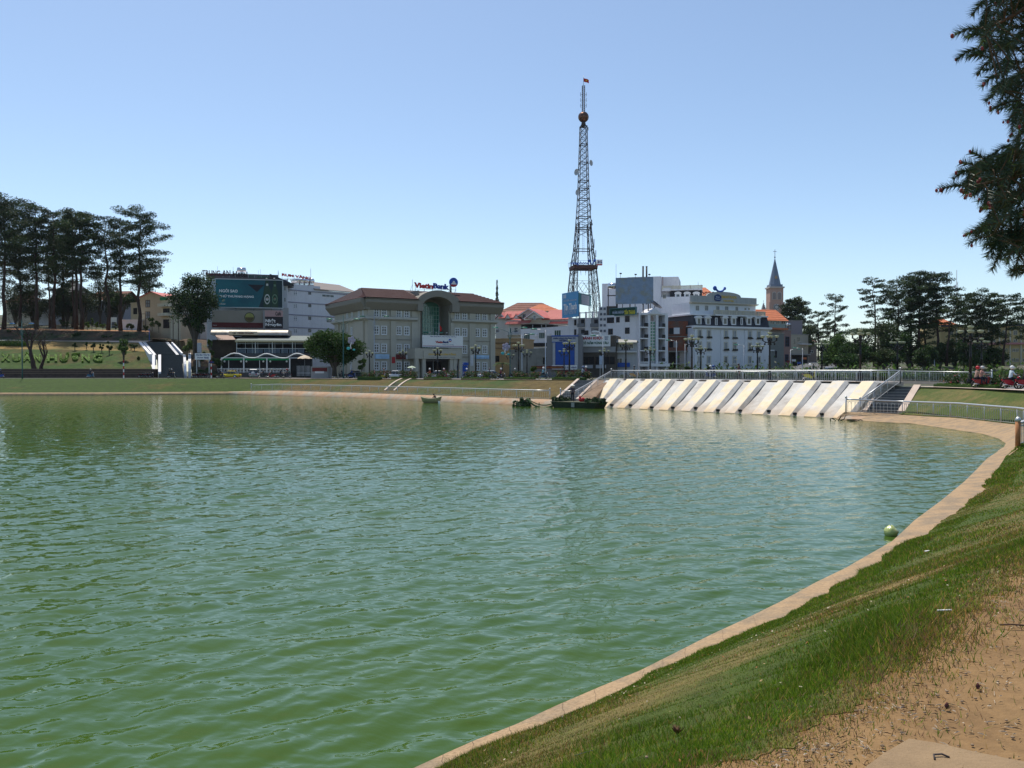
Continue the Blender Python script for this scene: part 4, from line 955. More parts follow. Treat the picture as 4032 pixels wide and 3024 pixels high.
# ---------------- hotel with billboards and cafe (left)
def hotel_left():
 F = Frame(812, 182, 1133, 186, 2.6)
 root = thing('hotel_building', 'lilac hotel behind stacked billboards with red and black rooftop lettering', 'building', F.M)
 W = F.W; _, x0, x1, z1 = block(F, root, 815, 1133, 1092, 16, LILAC)
 zt = F.z(900, 1090); bx(F, root, 'parapet', mat('dusky_parapet', (.16,.13,.15), .8), x0, -.25, z1-.3, x1-2, .0, z1+.9)
 m_ = MB(); a = F.x(1065); b_ = F.x(1140); m_.prism([(a,-1.5,z1+1.0),(b_,-1.5,z1-.7),(b_+1,-1.5,z1-1.2),(b_-1,-1.5,z1-1.5),(a,-1.5,z1+.7)],(0,5,0)); m_.build('canopy', SLATE, root, F.M)
 for py in (1128, 1172): wpx(F, root, 1122, py+8, 8, 18, cols=2, rows=1, y=0)
 for px in (825, 838): 
  for py in (1130, 1172, 1250): wpx(F, root, px, py, 9, 18, cols=1, rows=2)
 text_px(F, root, 'TRUNG', 796, 1063, 867, 1085, mat('maroon_letter', (.10,.012,.02), .4), y=-1, depth=.2, bold=.02); text_px(F, root, 'AN', 874, 1063, 907, 1086, mat('maroon_letter',(0,0,0)), y=-1, depth=.2, bold=.02)
 text_px(F, root, 'Hotel', 916, 1067, 974, 1090, mat('dark_letter', (.03,.015,.02), .4), y=-1, depth=.2, bold=.03, slope=-.02); text_px(F, root, 'ĐT : 827866', 979, 1084, 1060, 1095, mat('green_letter', (.03,.10,.06), .4), y=-1, depth=.1, bold=.03, slope=-.02)
 m_ = MB()
 for k in range(8): x = F.x(880 + k*25, -.8); m_.tube([(x,-.8,z1),(x,-.8,F.z(900,1078 if k<4 else 1082,-.8))],.04,4)
 m_.tube([(F.x(850),2,F.z(850,1066)),(F.x(1052),2,F.z(1052,1079))],.04,4)
 for k in range(6): x = F.x(850+k*40); m_.tube([(x,2,z1),(x,2,F.z(850+k*40,1067+k*2.2))],.03,4)
 for p, t in ((853,1042),(915,1045),(1016,1058),(1024,1054),(1097,1066)): x = F.x(p); m_.tube([(x,3,z1-.5),(x,3,F.z(p,t))],.035,4)
 m_.build('roof_railing', STEEL, root, F.M)
 m_ = MB(); x, z = F.at(951, 1064, 3); m_.tube([(x-1.0,3,z),(x-.85,3,z),(x+.85,3,z),(x+1,3,z)],[.2,.62,.62,.2],12); m_.box(x-.7,2.6,z1-.3,x+.7,3.4,z-.5); m_.build('water_tank', CHROME, root, F.M)
 # teal billboard
 B = Frame(848, 180, 1113, 183, 2.6)
 bb = thing('billboard', 'large teal beer advertising billboard with two green bottles', 'billboard', B.M, 'billboards stacked on the lilac hotel')
 a0, b0, a1, b1 = B.rect(849, 1099, 1112, 1212)
 TEAL = mat('teal_print', (.008,.085,.115), .5, var=.1, scale=.3, col2=(.012,.14,.17), c2scale=.08)
 pn_ = bx(B, bb, 'panel', TEAL, a0, 0, b0, a1, .3, b1)
 f = MB(); k = .16
 f.box(a0-k,-.05,b0-k,a1+k,.28,b0); f.box(a0-k,-.05,b1,a1+k,.28,b1+k); f.box(a0-k,-.05,b0,a0,.28,b1); f.box(a1,-.05,b0,a1+k,.28,b1); f.build('frame', STEEL, bb, B.M)
 text_px(B, bb, 'NGÔI SAO', 863, 1136, 936, 1152, WHITE2, y=-.03, bold=.03); text_px(B, bb, 'THỨ THƯỢNG HẠNG', 863, 1159, 999, 1175, WHITE2, y=-.03, bold=.03)
 text_px(B, bb, 'Heineken', 863, 1194, 887, 1199, WHITE2, y=-.03, split=False, bold=.02)
 DT = mat('dark_teal_print', (.006,.028,.038), .5, var=0); m_ = MB()
 def bp_(pts, mi, y): m_.poly([(B.at(px, py, y)[0], y, B.at(px, py, y)[1]) for px, py in pts], mi)
 bp_([(1018,1211.5),(1035,1165),(1045,1100),(1111.5,1104),(1111.5,1211.5)][::-1], 0, -.012); bp_([(976,1120),(1040,1122),(1012,1150)], 1, -.014)
 m_.build('dark_shape', [DT, mat('black_teal_print', (.012,.012,.02), .5)], bb, B.M)
 BG = mat('bottle_green_print', (.006,.04,.018), .3, var=.1); BL = mat('label_print', (.50,.52,.50), .5, var=.1)
 for cx, top, wd, lm in ((1052,1103,14,BL),(1082,1106,13,mat('green_label_print', (.10,.18,.12), .5))):
  m_ = MB(); o_ = []
  for px, py in ((cx-5,top),(cx+5,top),(cx+6,top+22),(cx+wd,top+44),(cx+wd,1211),(cx-wd,1211),(cx-wd,top+44),(cx-6,top+22)):
   x, z = B.at(px, py, -.03); o_.append((x,-.03,z))
  m_.poly(o_[::-1], 0)
  for py, hh_, w_ in ((1178,20,11),):
   pts = []
   for q in range(20): t = 2*math.pi*q/20; x, z = B.at(cx+w_*math.cos(t), py+hh_*math.sin(t), -.04); pts.append((x,-.04,z))
   m_.poly(pts, 1); pts = []
   for q in range(20): t = 2*math.pi*q/20; x, z = B.at(cx+(w_-3)*math.cos(t), py+(hh_-5)*math.sin(t), -.045); pts.append((x,-.045,z))
   m_.poly(pts, 0); pts = []
   for q in range(16): t = 2*math.pi*q/16; x, z = B.at(cx+6*math.cos(t), py+6*math.sin(t), -.05); pts.append((x,-.05,z))
   m_.poly(pts, 1); x, z = B.at(cx, py-2, -.055); m_.box(x-.09,-.058,z-.06,x+.09,-.054,z+.1,2)
  x0_, z0_ = B.at(cx-4, top+22, -.04); x1_, z1_ = B.at(cx+4, top+14, -.04); m_.box(x0_,-.045,z0_,x1_,-.04,z1_,1)
  m_.build('bottle_print', [BG, lm, RED], bb, B.M)
 for px in (1050,1080):
  x, z = B.at(px, 1097, -.5); m_ = MB(); m_.tube([(x,0,z-.1),(x,-.8,z+.1)],.03,4); m_.ball((x,-.95,z),.16,8,0,1.3,1,.6); m_.build('spotlight', WHITE2, bb, B.M)
 ps = MB()
 for p in (860, 930, 1000, 1070, 1105): x = B.x(p, .5); ps.tube([(x,.6,b0-1.5),(x,.6,b1)],.1,6)
 ps.build('support', STEEL, bb, B.M)
 # beige billboard
 C = Frame(833, 179.5, 1037, 181.5, 2.6)
 bb = thing('billboard', 'beige billboard with dark red band and round landscape picture', 'billboard', C.M, 'billboards stacked on the lilac hotel')
 a0, b0, a1, b1 = C.rect(834, 1221, 1036, 1291); bx(C, bb, 'panel', mat('beige_print', (.27,.245,.21), .6, var=.1, scale=.4), a0, 0, b0, a1, .3, b1)
 zr_ = C.z(930, 1270); m_ = MB(); m_.box(a0,-.02,b0,a1,0-.002,zr_); m_.build('red_band', mat('red_band_print', (.11,.016,.018), .6, var=.15), bb, C.M)
 x, z = C.at(982.5, 1249.5, -.02); r = abs(C.at(1003, 1249, -.02)[0]-x); m_ = MB(); m_.poly([(x+r*math.cos(2*math.pi*q/24),-.03,z+r*math.sin(2*math.pi*q/24)) for q in range(24)][::1], 0)
 m_.poly([(x+r*.85*math.cos(2*math.pi*q/24),-.04,z+r*.85*math.sin(2*math.pi*q/24)) for q in range(24)], 1); m_.poly([(x+r*.8*math.cos(t),-.045,z+r*.8*math.sin(t)) for t in [math.pi*(1.0+q/12) for q in range(13)]], 2)
 m_.build('round_picture', [mat('dark_ring_print', (.03,.035,.025), .6), mat('landscape_sky_print', (.30,.30,.09), .6, var=.3, scale=.8), mat('landscape_print', (.10,.07,.03), .6, var=.5, scale=2.0)], bb, C.M)
 text_px(C, bb, 'Winnest', 839, 1279, 854, 1282, WHITE2, y=-.04, split=False)
 m_ = MB()
 for k in range(8): xk = C.x(840+k*26, .5); m_.box(xk-.05,.35,b0-1.2,xk+.05,.5,b1)
 m_.build('support', STEEL, bb, C.M)
 # cafe sign
 E = Frame(1040, 180, 1116, 180.8, 2.6)
 bb = thing('billboard', 'tall cafe sign with pink upper panel and black lower panel', 'billboard', E.M, 'billboards stacked on the lilac hotel')
 a0, b0, a1, b1 = E.rect(1043, 1222, 1114, 1294); zm = E.z(1080, 1247)
 bx(E, bb, 'lower_panel', mat('near_black_print', (.02,.016,.022), .5, var=.1), a0, 0, b0, a1, .25, zm); bx(E, bb, 'upper_panel', mat('pink_print', (.42,.27,.27), .6, var=.1), a0, 0, zm+.01, a1, .25, b1)
 text_px(E, bb, 'Café', 1084, 1227, 1106, 1243, mat('black_letter', (.015,.012,.012), .5), y=-.03, bold=.03); text_px(E, bb, 'Nhật', 1045, 1255, 1085, 1273, WHITE2, y=-.03, bold=.04); text_px(E, bb, 'Nguyên', 1045, 1272, 1108, 1287, WHITE2, y=-.03, bold=.04)
 f = MB(); f.box(a0-.3,.0,b0-2,a0-.05,.25,b1); f.box(a1+.05,.0,b0-2,a1+1.2,.25,b1+.6); f.build('frame', GREYP, bb, E.M)
hotel_left()

def cafe():
 F = Frame(835, 172, 1212, 174, 2.6)
 root = thing('cafe_pavilion', 'two storey open cafe pavilion with silver barrel canopy and slatted balcony', 'building', F.M)
 # silver barrel roof
 a0, b0, a1, b1 = F.rect(834, 1298, 1136, 1321); m_ = MB(); h_ = (b1-b0); n = 8
 prof = [(a0, -1.2+ (1-math.cos(math.pi/2*k/n))*1.6, b0 + h_*math.sin(math.pi/2*k/n)) for k in range(n+1)]
 m_.prism(prof + [(a0, 4, b0+h_), (a0, 4, b0)], (a1-a0, 0, 0)); m_.build('barrel_canopy', mat('polished_sheet_metal', (.40,.37,.33), .55, metal=.35, var=.3, scale=.7, streak=.7), root, F.M)
 s_ = board(F, root, 'name_board', mat('cream_sign', (.62,.52,.38), .6), 901, 1305, 1013, 1318.5, y=-1.5, th=.2)
 text_px(F, root, 'Café', 916, 1307, 928, 1316, mat('black_letter',(0,0,0)), y=-1.53, bold=.02); text_px(F, root, 'Nhật Nguyên', 936, 1307, 999, 1317.5, mat('brown_red_letter', (.16,.03,.02), .5), y=-1.53, bold=.03)
 # roofs
 zr = F.z(1000, 1328, -3); ze = F.z(1000, 1342, -4); xl, xr = F.x(928,-4), F.x(1212,-4)
 m_ = MB(); m_.hexa([(xl,-4.4,ze-.15),(xr,-4.4,ze-.15),(xr,3,zr+.2),(xl,3,zr+.2)],[(xl,-4.4,ze+.1),(xr,-4.4,ze+.1),(xr,3,zr+.6),(xl,3,zr+.6)]); m_.build('terrace_roof', mat('blue_grey_sheet_roof', (.13,.16,.155), .6, var=.15), root, F.M)
 bx(F, root, 'roof_edge', mat('yellowish_edge', (.42,.36,.22), .7, var=.2), xl, -4.5, ze-.3, xr, -4.41, ze+.05)
 m_ = MB(); p = [(847,1318),(912,1318),(928,1337),(858,1338)]; q = [F.at(x, y, yy) for (x, y), yy in zip(p, (-1,-1,-4.5,-4.5))]
 m_.hexa([(q[3][0],-4.5,q[3][1]-.08),(q[2][0],-4.5,q[2][1]-.08),(q[1][0],-1,q[1][1]-.08),(q[0][0],-1,q[0][1]-.08)],[(q[3][0],-4.5,q[3][1]),(q[2][0],-4.5,q[2][1]),(q[1][0],-1,q[1][1]),(q[0][0],-1,q[0][1])])
 m_.build('tan_awning', mat('tan_sheet', (.36,.25,.20), .8, var=.1), root, F.M)
 # dark body
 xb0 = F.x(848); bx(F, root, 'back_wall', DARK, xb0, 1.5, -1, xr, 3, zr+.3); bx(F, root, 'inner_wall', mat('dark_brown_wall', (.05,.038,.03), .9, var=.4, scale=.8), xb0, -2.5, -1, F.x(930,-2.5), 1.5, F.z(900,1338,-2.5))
 zf = F.z(1000, 1404, -4); zf2 = F.z(1000, 1391, -4)
 bx(F, root, 'terrace_floor', mat('dark_slab', (.07,.07,.08), .8), F.x(925,-4), -4.2, zf, xr, 1.5, zf2)
 m_ = MB()
 for px in (933,1006,1073,1152): x = F.x(px,-4.1); m_.box(x-.07,-4.2,zf2,x+.07,-4.06,ze-.1)
 for px in (967,994,1016,1060,1083,1114,1163): x = F.x(px,-2); m_.box(x-.04,-2.1,zf2,x+.04,-2.0,ze-.2)
 m_.box(F.x(933,-4.1),-4.17,F.z(1000,1353,-4)-.03,xr,-4.11,F.z(1000,1353,-4)+.03); m_.build('terrace_posts', STEEL, root, F.M)
 zt = F.z(1000,1373,-4.2); 
 xs = [F.x(p,-4.2) for p in (935,971,1005,1037,1072,1104,1137,1170,1200)]
 for i in range(8):
  m_ = MB(); a, b_ = xs[i]+.15, xs[i+1]-.15
  for k in range(5): z = zf2+.12+(zt-zf2-.3)*k/4; m_.box(a,-4.25,z-.035,b_,-4.2,z+.035)
  m_.box(a,-4.26,zf2,a+.06,-4.19,zt); m_.box(b_-.06,-4.26,zf2,b_,-4.19,zt); m_.build('balcony_panel', mat('blue_grey_slat', (.16,.22,.30), .5), root, F.M)
 bx(F, root, 'balcony_rail', STEEL, xs[0], -4.3, zt, xr, -4.15, zt+.1)
 # ground floor frame, green valance, lattice fence
 G = Frame(855, 165, 1142, 166.5, 2.6)
 zt = G.z(1000, 1409); m_ = MB()
 for px in (872,960,1051,1141): x = G.x(px); m_.box(x-.11,-.1,-.2,x+.11,.1,zt)
 for px in (899,1021): x = G.x(px); m_.box(x-.05,.3,-.2,x+.05,.4,zt)
 m_.box(G.x(872),-.09,zt-.08,G.x(1200),.09,zt+.08); m_.build('white_frame', WFRAME, root, G.M)
 v = MB(); zg0, zg1 = G.z(1000,1418), G.z(1000,1410.5)
 for i, (a, b_) in enumerate(((875,960),(962,1050),(1053,1140))): v.hexa([(G.x(a),.25,zg0-.05),(G.x(b_),.25,zg0),(G.x(b_),.3,zg0),(G.x(a),.3,zg0-.05)],[(G.x(a),.12,zg1),(G.x(b_),.12,zg1),(G.x(b_),.2,zg1),(G.x(a),.2,zg1)])
 v.build('green_valance', mat('green_awning_cloth', (.01,.28,.11), .7), root, G.M)
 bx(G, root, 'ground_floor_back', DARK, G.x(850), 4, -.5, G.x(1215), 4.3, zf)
 bx(G, root, 'base_wall', mat('dark_base_wall', (.10,.095,.09), .9, var=.2), G.x(855), -.15, -.6, G.x(1142), .12, G.z(1000,1467))
 z0_, z1_ = G.z(1000,1466), G.z(1000,1450); nsec = 22; xa_, xb_ = G.x(856), G.x(1141); lw = (xb_-xa_)/nsec; l = MB()
 l.box(0,-.08,z1_-.09,lw,-.02,z1_); l.box(0,-.08,z0_,lw,-.02,z0_+.07); l.box(0,-.08,z0_+.07,.06,-.02,z1_-.09)
 cx, cz = lw/2, (z0_+z1_)/2; rr_ = min(lw,z1_-z0_)*.33
 for q in range(8): t0_, t1_ = 2*math.pi*q/8, 2*math.pi*(q+1)/8; l.tube([(cx+rr_*math.cos(t0_),-.05,cz+rr_*math.sin(t0_)),(cx+rr_*math.cos(t1_),-.05,cz+rr_*math.sin(t1_))],.035,3,cap=False)
 for sx, sz in ((-1,-1),(1,-1),(1,1),(-1,1)): l.tube([(cx+sx*rr_*.7,-.05,cz+sz*rr_*.7),(cx+sx*lw*.48,-.05,cz+sz*(z1_-z0_)*.42)],.03,3,cap=False)
 lme = l.mesh('fence_panel', WFRAME)
 for i in range(nsec): inst('fence_panel', lme, root, G.M @ Matrix.Translation((xa_+lw*i,-.1,0)))
 # wavy pipe
 w = MB(); w.tube([PD(x, y, 163.5) for x, y in [(856,1425),(876,1412),(894,1401),(908,1394),(921,1391),(941,1393),(954,1399),(967,1405),(978,1408.5),(990,1409),(1003,1409),(1014,1407),(1027,1400),(1039,1394),(1051,1393),(1062,1395),(1075,1400),(1088,1405),(1100,1409),(1111,1410),(1123,1410),(1133,1408),(1144,1401),(1155,1395),(1168,1392),(1180,1393),(1202,1401)]], .12, 6)
 w.build('wavy_pipe', WFRAME, root, Matrix.Identity(4))
 for px in (884,949,970,1037,1064,1129): 
  g = MB(); x, z = G.at(px, 1423, 1.5); g.ball((x,1.5,z),.2,8); g.tube([(x,1.5,z+.2),(x,1.5,zt)],.012,3); g.build('globe_lamp', WHITE2, root, G.M)
 pk = MB()
 for px in range(1170, 1224, 5): x = G.x(px,2); pk.box(x-.035,2,.3,x+.035,2.08,G.z(px,1440,2))
 pk.box(G.x(1170,2),2.1,.9,G.x(1222,2),2.15,1.0); tag(pk.build('picket_fence', WFRAME, root, G.M))
cafe()

# ---------------- white hotel with rooftop tanks
def rum():
 F = Frame(1133, 190, 1400, 204, 2.6)
 root = thing('hotel_building', 'plain pale hotel block with water tanks and rooftop lettering left of the bank', 'building', F.M)
 x0, x1 = F.x(1133), F.x(1400); z1 = F.z(1150, 1118); bx(F, root, 'wall', LILAC, x0, 0, -1, F.x(1262), 16, z1)
 z2 = F.z(1300, 1146); bx(F, root, 'wall', LILAC, F.x(1262)+.01, 0, -1, x1, 16, z2)
 m_ = MB(); z3 = F.z(1240, 1113, 5); xm = F.x(1236); m_.prism([(xm,-.4,z2),(F.x(1408),-.4,z2),(F.x(1385),5,z3-.2),(xm,5,z3)],(0,0,.2)); m_.prism([(xm,5,z3),(F.x(1385),5,z3-.2),(F.x(1385),14,z2)],(0,0,.1)); m_.build('roof', mat('grey_brown_roof', (.22,.19,.18), .8, var=.15), root, F.M)
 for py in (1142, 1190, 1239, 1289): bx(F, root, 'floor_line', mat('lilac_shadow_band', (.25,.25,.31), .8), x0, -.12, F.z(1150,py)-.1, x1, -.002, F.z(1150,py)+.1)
 for py in (1155,1205,1254,1304): wpx(F, root, 1163, py, 17, 22, cols=2, rows=3, fw=.16, fm=WHITE, gm=CURT)
 for py in (1154,1203.5,1253,1302): wpx(F, root, 1219.5, py, 11, 13, cols=1, rows=1, fw=.08, fm=mat('dark_frame', (.06,.05,.06), .6))
 wpx(F, root, 1291, 1165, 48, 15, cols=3, rows=1, fw=.1); 
 for py in (1260, 1311): wpx(F, root, 1296, py, 22, 22, cols=2, rows=2, fm=WHITE)
 wpx(F, root, 1137, 1140, 5, 22, cols=1, rows=1)
 bx(F, root, 'side_canopy', SLATE, F.x(1117), -1.2, F.z(1130,1133), F.x(1146), 1, F.z(1130,1130))
 text_px(F, root, 'RUM VÀNG', 1111, 1073, 1225, 1097, RED, y=.5, depth=.2, bold=.03, slope=-.03); text_px(F, root, 'HOTEL', 1131, 1098, 1209, 1110, mat('pale_gold_letter', (.55,.48,.25), .4), y=.5, depth=.1, bold=.02)
 m_ = MB()
 for p in (1112,1135,1160,1185,1225): x = F.x(p,.8); m_.tube([(x,.8,z1),(x,.8,F.z(p,1084,.8))],.04,4)
 for py in (1096,): m_.tube([(F.x(1111,.8),.8,F.z(1111,py,.8)),(F.x(1225,.8),.8,F.z(1225,py+2,.8))],.04,4)
 for p, t in ((1097,1065),(1225,1058)): m_.tube([(F.x(p,1),1,z1-1),(F.x(p,1),1,F.z(p,t,1))],.05,4)
 m_.build('sign_frame', STEEL, root, F.M)
 for px in (1163,1182,1201,1221):
  x, z = F.at(px, 1107, 3); m_ = MB(); m_.tube([(x,1.8,z),(x,2,z),(x,4,z),(x,4.2,z)],[.3,.6,.6,.3],12); m_.box(x-.5,2.3,z1,x+.5,2.4,z-.4); m_.box(x-.5,3.6,z1,x+.5,3.7,z-.4); m_.build('water_tank', CHROME, root, F.M)
rum()

# ---------------- houses on the left hill
def house(pxL, pxR, D0, D1, z0, pytop, depth, wallm, roofm, kind, pyridge, label, wins=(), name='house', cat='house', group=None, wk={}):
 F = Frame(pxL, D0, pxR, D1, z0); root = thing(name, label, cat, F.M, group); zt = F.z(pxL, pytop); W = F.W
 mb = MB(); mb.box(0, 0, -2.5, W, depth, zt)
 if kind == 'gable': mb.prism([(0,0,zt),(W,0,zt),(W/2,0,F.z((pxL+pxR)/2, pyridge))], (0, depth, 0))
 mb.build('wall', wallm, root, F.M)
 if kind == 'gable': gable_roof(F, root, 0, W, 0, depth, zt-.05, F.z((pxL+pxR)/2, pyridge), roofm)
 elif kind == 'ridge': gable_roof(F, root, 0, W, 0, depth, zt, F.z((pxL+pxR)/2, pyridge, depth/2), roofm, axis='x', rows=5)
 elif kind == 'hip': hip_roof(F, root, 0, W, 0, depth, zt, F.z((pxL+pxR)/2, pyridge, depth/2), roofm, rows=5)
 else:
  m2 = MB(); m2.box(-.15,-.15,zt,W+.15,depth+.15,zt+.25); m2.build('roof', roofm, root, F.M)
 for w in wins: wpx(F, root, *w, **wk)
 return F, root
BRF = paint('brown_window_frame', (.05,.03,.025))
house(551, 648, 215, 213, 11, 1173, 12, CREAM, TILEP, 'gable', 1150, 'cream gabled house with two brown framed windows on the hill', ((582,1196,18,28),(582,1241,18,28)), wk=dict(cols=2, rows=2, fm=BRF, fw=.14, gm=CURT))
house(517, 551, 222, 220, 11, 1196, 8, CREAM, CREAM, 'flat', 0, 'low cream annex beside the gabled house', ((533,1225,18,26),), wk=dict(cols=1, rows=1, fm=OFFW, gm=DARK))
F_, r_ = house(637, 690, 205, 203, 10, 1172, 10, CREAM, CREAM, 'flat', 0, 'narrow cream house with stacked balconies right of the gable', ((655,1225,26,20),(655,1275,24,34)), wk=dict(cols=3, rows=1, fm=BRF, gm=DARK))
for py in (1208, 1245): bx(F_, r_, 'balcony', OFFW, 0, -1.2, F_.z(655,py), F_.W*.8, 0, F_.z(655,py-12))
bx(F_, r_, 'green_banner', mat('green_panel', (.02,.20,.08), .6), -.2, -.3, F_.z(650,1182), F_.W*.45, -.02, F_.z(650,1170))
house(673, 712, 196, 195, 10, 1240, 8, CREAM, CONC, 'flat', 0, 'pale cream garden wall block beside utility poles')
house(706, 790, 200, 199, 9, 1228, 8, GREYP, CONCD, 'flat', 0, 'dark grey house half hidden behind the leafy tree', ((740,1255,14,18),))
house(216, 300, 240, 240, 14, 1150, 10, CREAM, SLATE, 'hip', 1105, 'tall cream house with slate hipped roof behind the pines', ((228,1168,9,18),(262,1168,9,18),(228,1222,9,20),(262,1222,16,20)), wk=dict(cols=2, rows=2))
house(152, 214, 235, 235, 14, 1182, 9, WHITE, SLATE, 'flat', 0, 'low white house behind the leftmost pine trunks', ((180,1218,14,30),(165,1218,10,16)), wk=dict(cols=2, rows=2, gm=CURT))
house(345, 475, 245, 243, 14, 1185, 10, mat('dusky_blue_plaster', (.22,.22,.25), .85, var=.1), TILEB, 'ridge', 1150, 'wide dusky house with brown roof deep in the pine grove', ((375,1215,14,20),(405,1215,14,20),(448,1215,14,20)), wk=dict(cols=2, rows=1))
house(20, 120, 250, 250, 14, 1190, 10, CREAM, TILEB, 'hip', 1150, 'cream house with brown roof at the left edge behind the pines', ((60,1215,14,20),(95,1215,14,20)))
house(480, 545, 212, 212, 11, 1262, 3, WHITE, WHITE, 'flat', 0, 'long low whitewashed wall on the hill terrace', name='garden_wall', cat='wall')
sg = MB(); a = Frame(434, 222, 459, 222, 12); q = a.rect(434,1249,459,1268); sg.box(q[0],0,q[1],q[2],.1,q[3]); sg.box(q[0]+.1,.1,q[1]-4,q[0]+.25,.2,q[1]); sg.box(q[2]-.25,.1,q[1]-4,q[2]-.1,.2,q[1])
tag(sg.build('notice_board', WHITE2, None, a.M), 'small white notice board on posts among the pines', 'sign')

# ---------------- villa with salmon roofs, brown and orange roofs behind
F_, r_ = house(1960, 2216, 290, 290, 3, 1232, 14, TILEB, TILEB, 'hip', 1192, 'long low building with weathered brown hipped roof behind the villa', name='hall', cat='building')
F_, r_ = house(2066, 2205, 262, 262, 3, 1224, 10, OFFW, TILEO, 'hip', 1197, 'house with bright orange hipped roof behind the villa', name='house')
def villa():
 F = Frame(1951, 232, 2240, 222, 2.6); root = thing('villa', 'cream villa with several salmon tiled gables beside the bank', 'house', F.M)
 VW = mat('cream_white_villa_wall', (.52,.50,.46), .85, var=.06)
 def vol(p0, p1, pt, y0, dep, nm='wall'): x0, x1 = F.x(p0,y0), F.x(p1,y0); z = F.z((p0+p1)/2, pt, y0); bx(F, root, nm, VW, x0, y0, -1, x1, y0+dep, z); return x0, x1, z
 x0, x1, z = vol(1990, 2052, 1262, 0, 8); vol(1951, 1990, 1258, 2.5, 8)
 x0, x1, z = vol(2052, 2238, 1259, 2, 10)
 m_ = MB()
 def gab(pa, pb, pe, pk, y0, dep, rm=TILEP, over=.5):
  x0, x1 = F.x(pa,y0), F.x(pb,y0); ze, zk = F.z(pa,pe,y0), F.z((pa+pb)/2,pk,y0); g = MB(); g.prism([(x0,y0,ze),(x1,y0,ze),((x0+x1)/2,y0,zk)],(0,dep,0)); g.build('gable', VW, root, F.M)
  gable_roof(F, root, x0, x1, y0, y0+dep, ze-.05, zk, rm, over=over)
  tr = MB(); c = (x0+x1)/2
  for s, xe in ((-1,x0-over),(1,x1+over)): tr.prism([(xe,y0-over-.06,ze-.25),(c,y0-over-.06,zk-.2),(c,y0-over-.06,zk+.02),(xe,y0-over-.06,ze-.03)],(0,.05,0))
  tr.build('verge_board', WHITE2, root, F.M)
 gab(2040, 2128, 1248, 1215, -.5, 9); gab(2072, 2138, 1254, 1226, -1.6, 6); gab(1951, 1990, 1258, 1231, 2.4, 9)
 # slope facing viewer on the right and left
 def slope(pa, pb, pe, pk, y0, y1, nm='roof'):
  a, b_ = F.x(pa,y0), F.x(pb,y0); ze = F.z(pa,pe,y0); zk = F.z((pa+pb)/2,pk,y1); s = MB(); s.prism([(a,y0,ze),(a,y1,zk),(a,y1,zk+.15),(a,y0,ze+.15)],(b_-a,0,0))
  for k in range(8): t = (k+.5)/8; yy = y0+(y1-y0)*t; zz = ze+(zk-ze)*t+.15; s.box(a,yy-.04,zz-.03,b_,yy+.04,zz+.05)
  s.build(nm, TILEP, root, F.M)
 slope(2132, 2238, 1260, 1222, 1.4, 7); slope(1962, 2045, 1254, 1228, 1.4, 6); slope(1988, 2082, 1278, 1264, -1.2, .6, 'pent_roof'); slope(2160, 2236, 1276, 1268, .4, 1.9, 'pent_roof')
 for p in (2000, 2034):
  x, z = F.at(p, 1247, 1.2); d = MB(); d.prism([(x-.8,1,z-.5),(x+.8,1,z-.5),(x,1,z+.7)],(0,2.4,0)); d.build('dormer', VW, root, F.M); gable_roof(F, root, x-.8, x+.8, 1, 3.2, z-.5, z+.75, TILEP, over=.15, th=.08, name='dormer_roof')
 wpx(F, root, 2105, 1250, 10, 16, cols=2, rows=1, y=-1.62, gm=GLASS); wpx(F, root, 2064, 1245, 14, 18, cols=2, rows=1, y=-.52)
 for py in (1300, 1345): wpx(F, root, 2032, py, 15, 20, cols=2, rows=1); wpx(F, root, 2010, py+1, 8, 20, cols=1, rows=1)
 wpx(F, root, 1960, 1303, 14, 14, cols=3, rows=1, y=2.48); wpx(F, root, 2170, 1267, 12, 6, cols=2, rows=1, y=1.98); wpx(F, root, 2215, 1267, 12, 6, cols=2, rows=1, y=1.98)
 bx(F, root, 'balcony', VW, F.x(1992,-1), -1.2, F.z(2000,1320,-1), F.x(2048,-1), 0, F.z(2000,1316,-1))
villa()

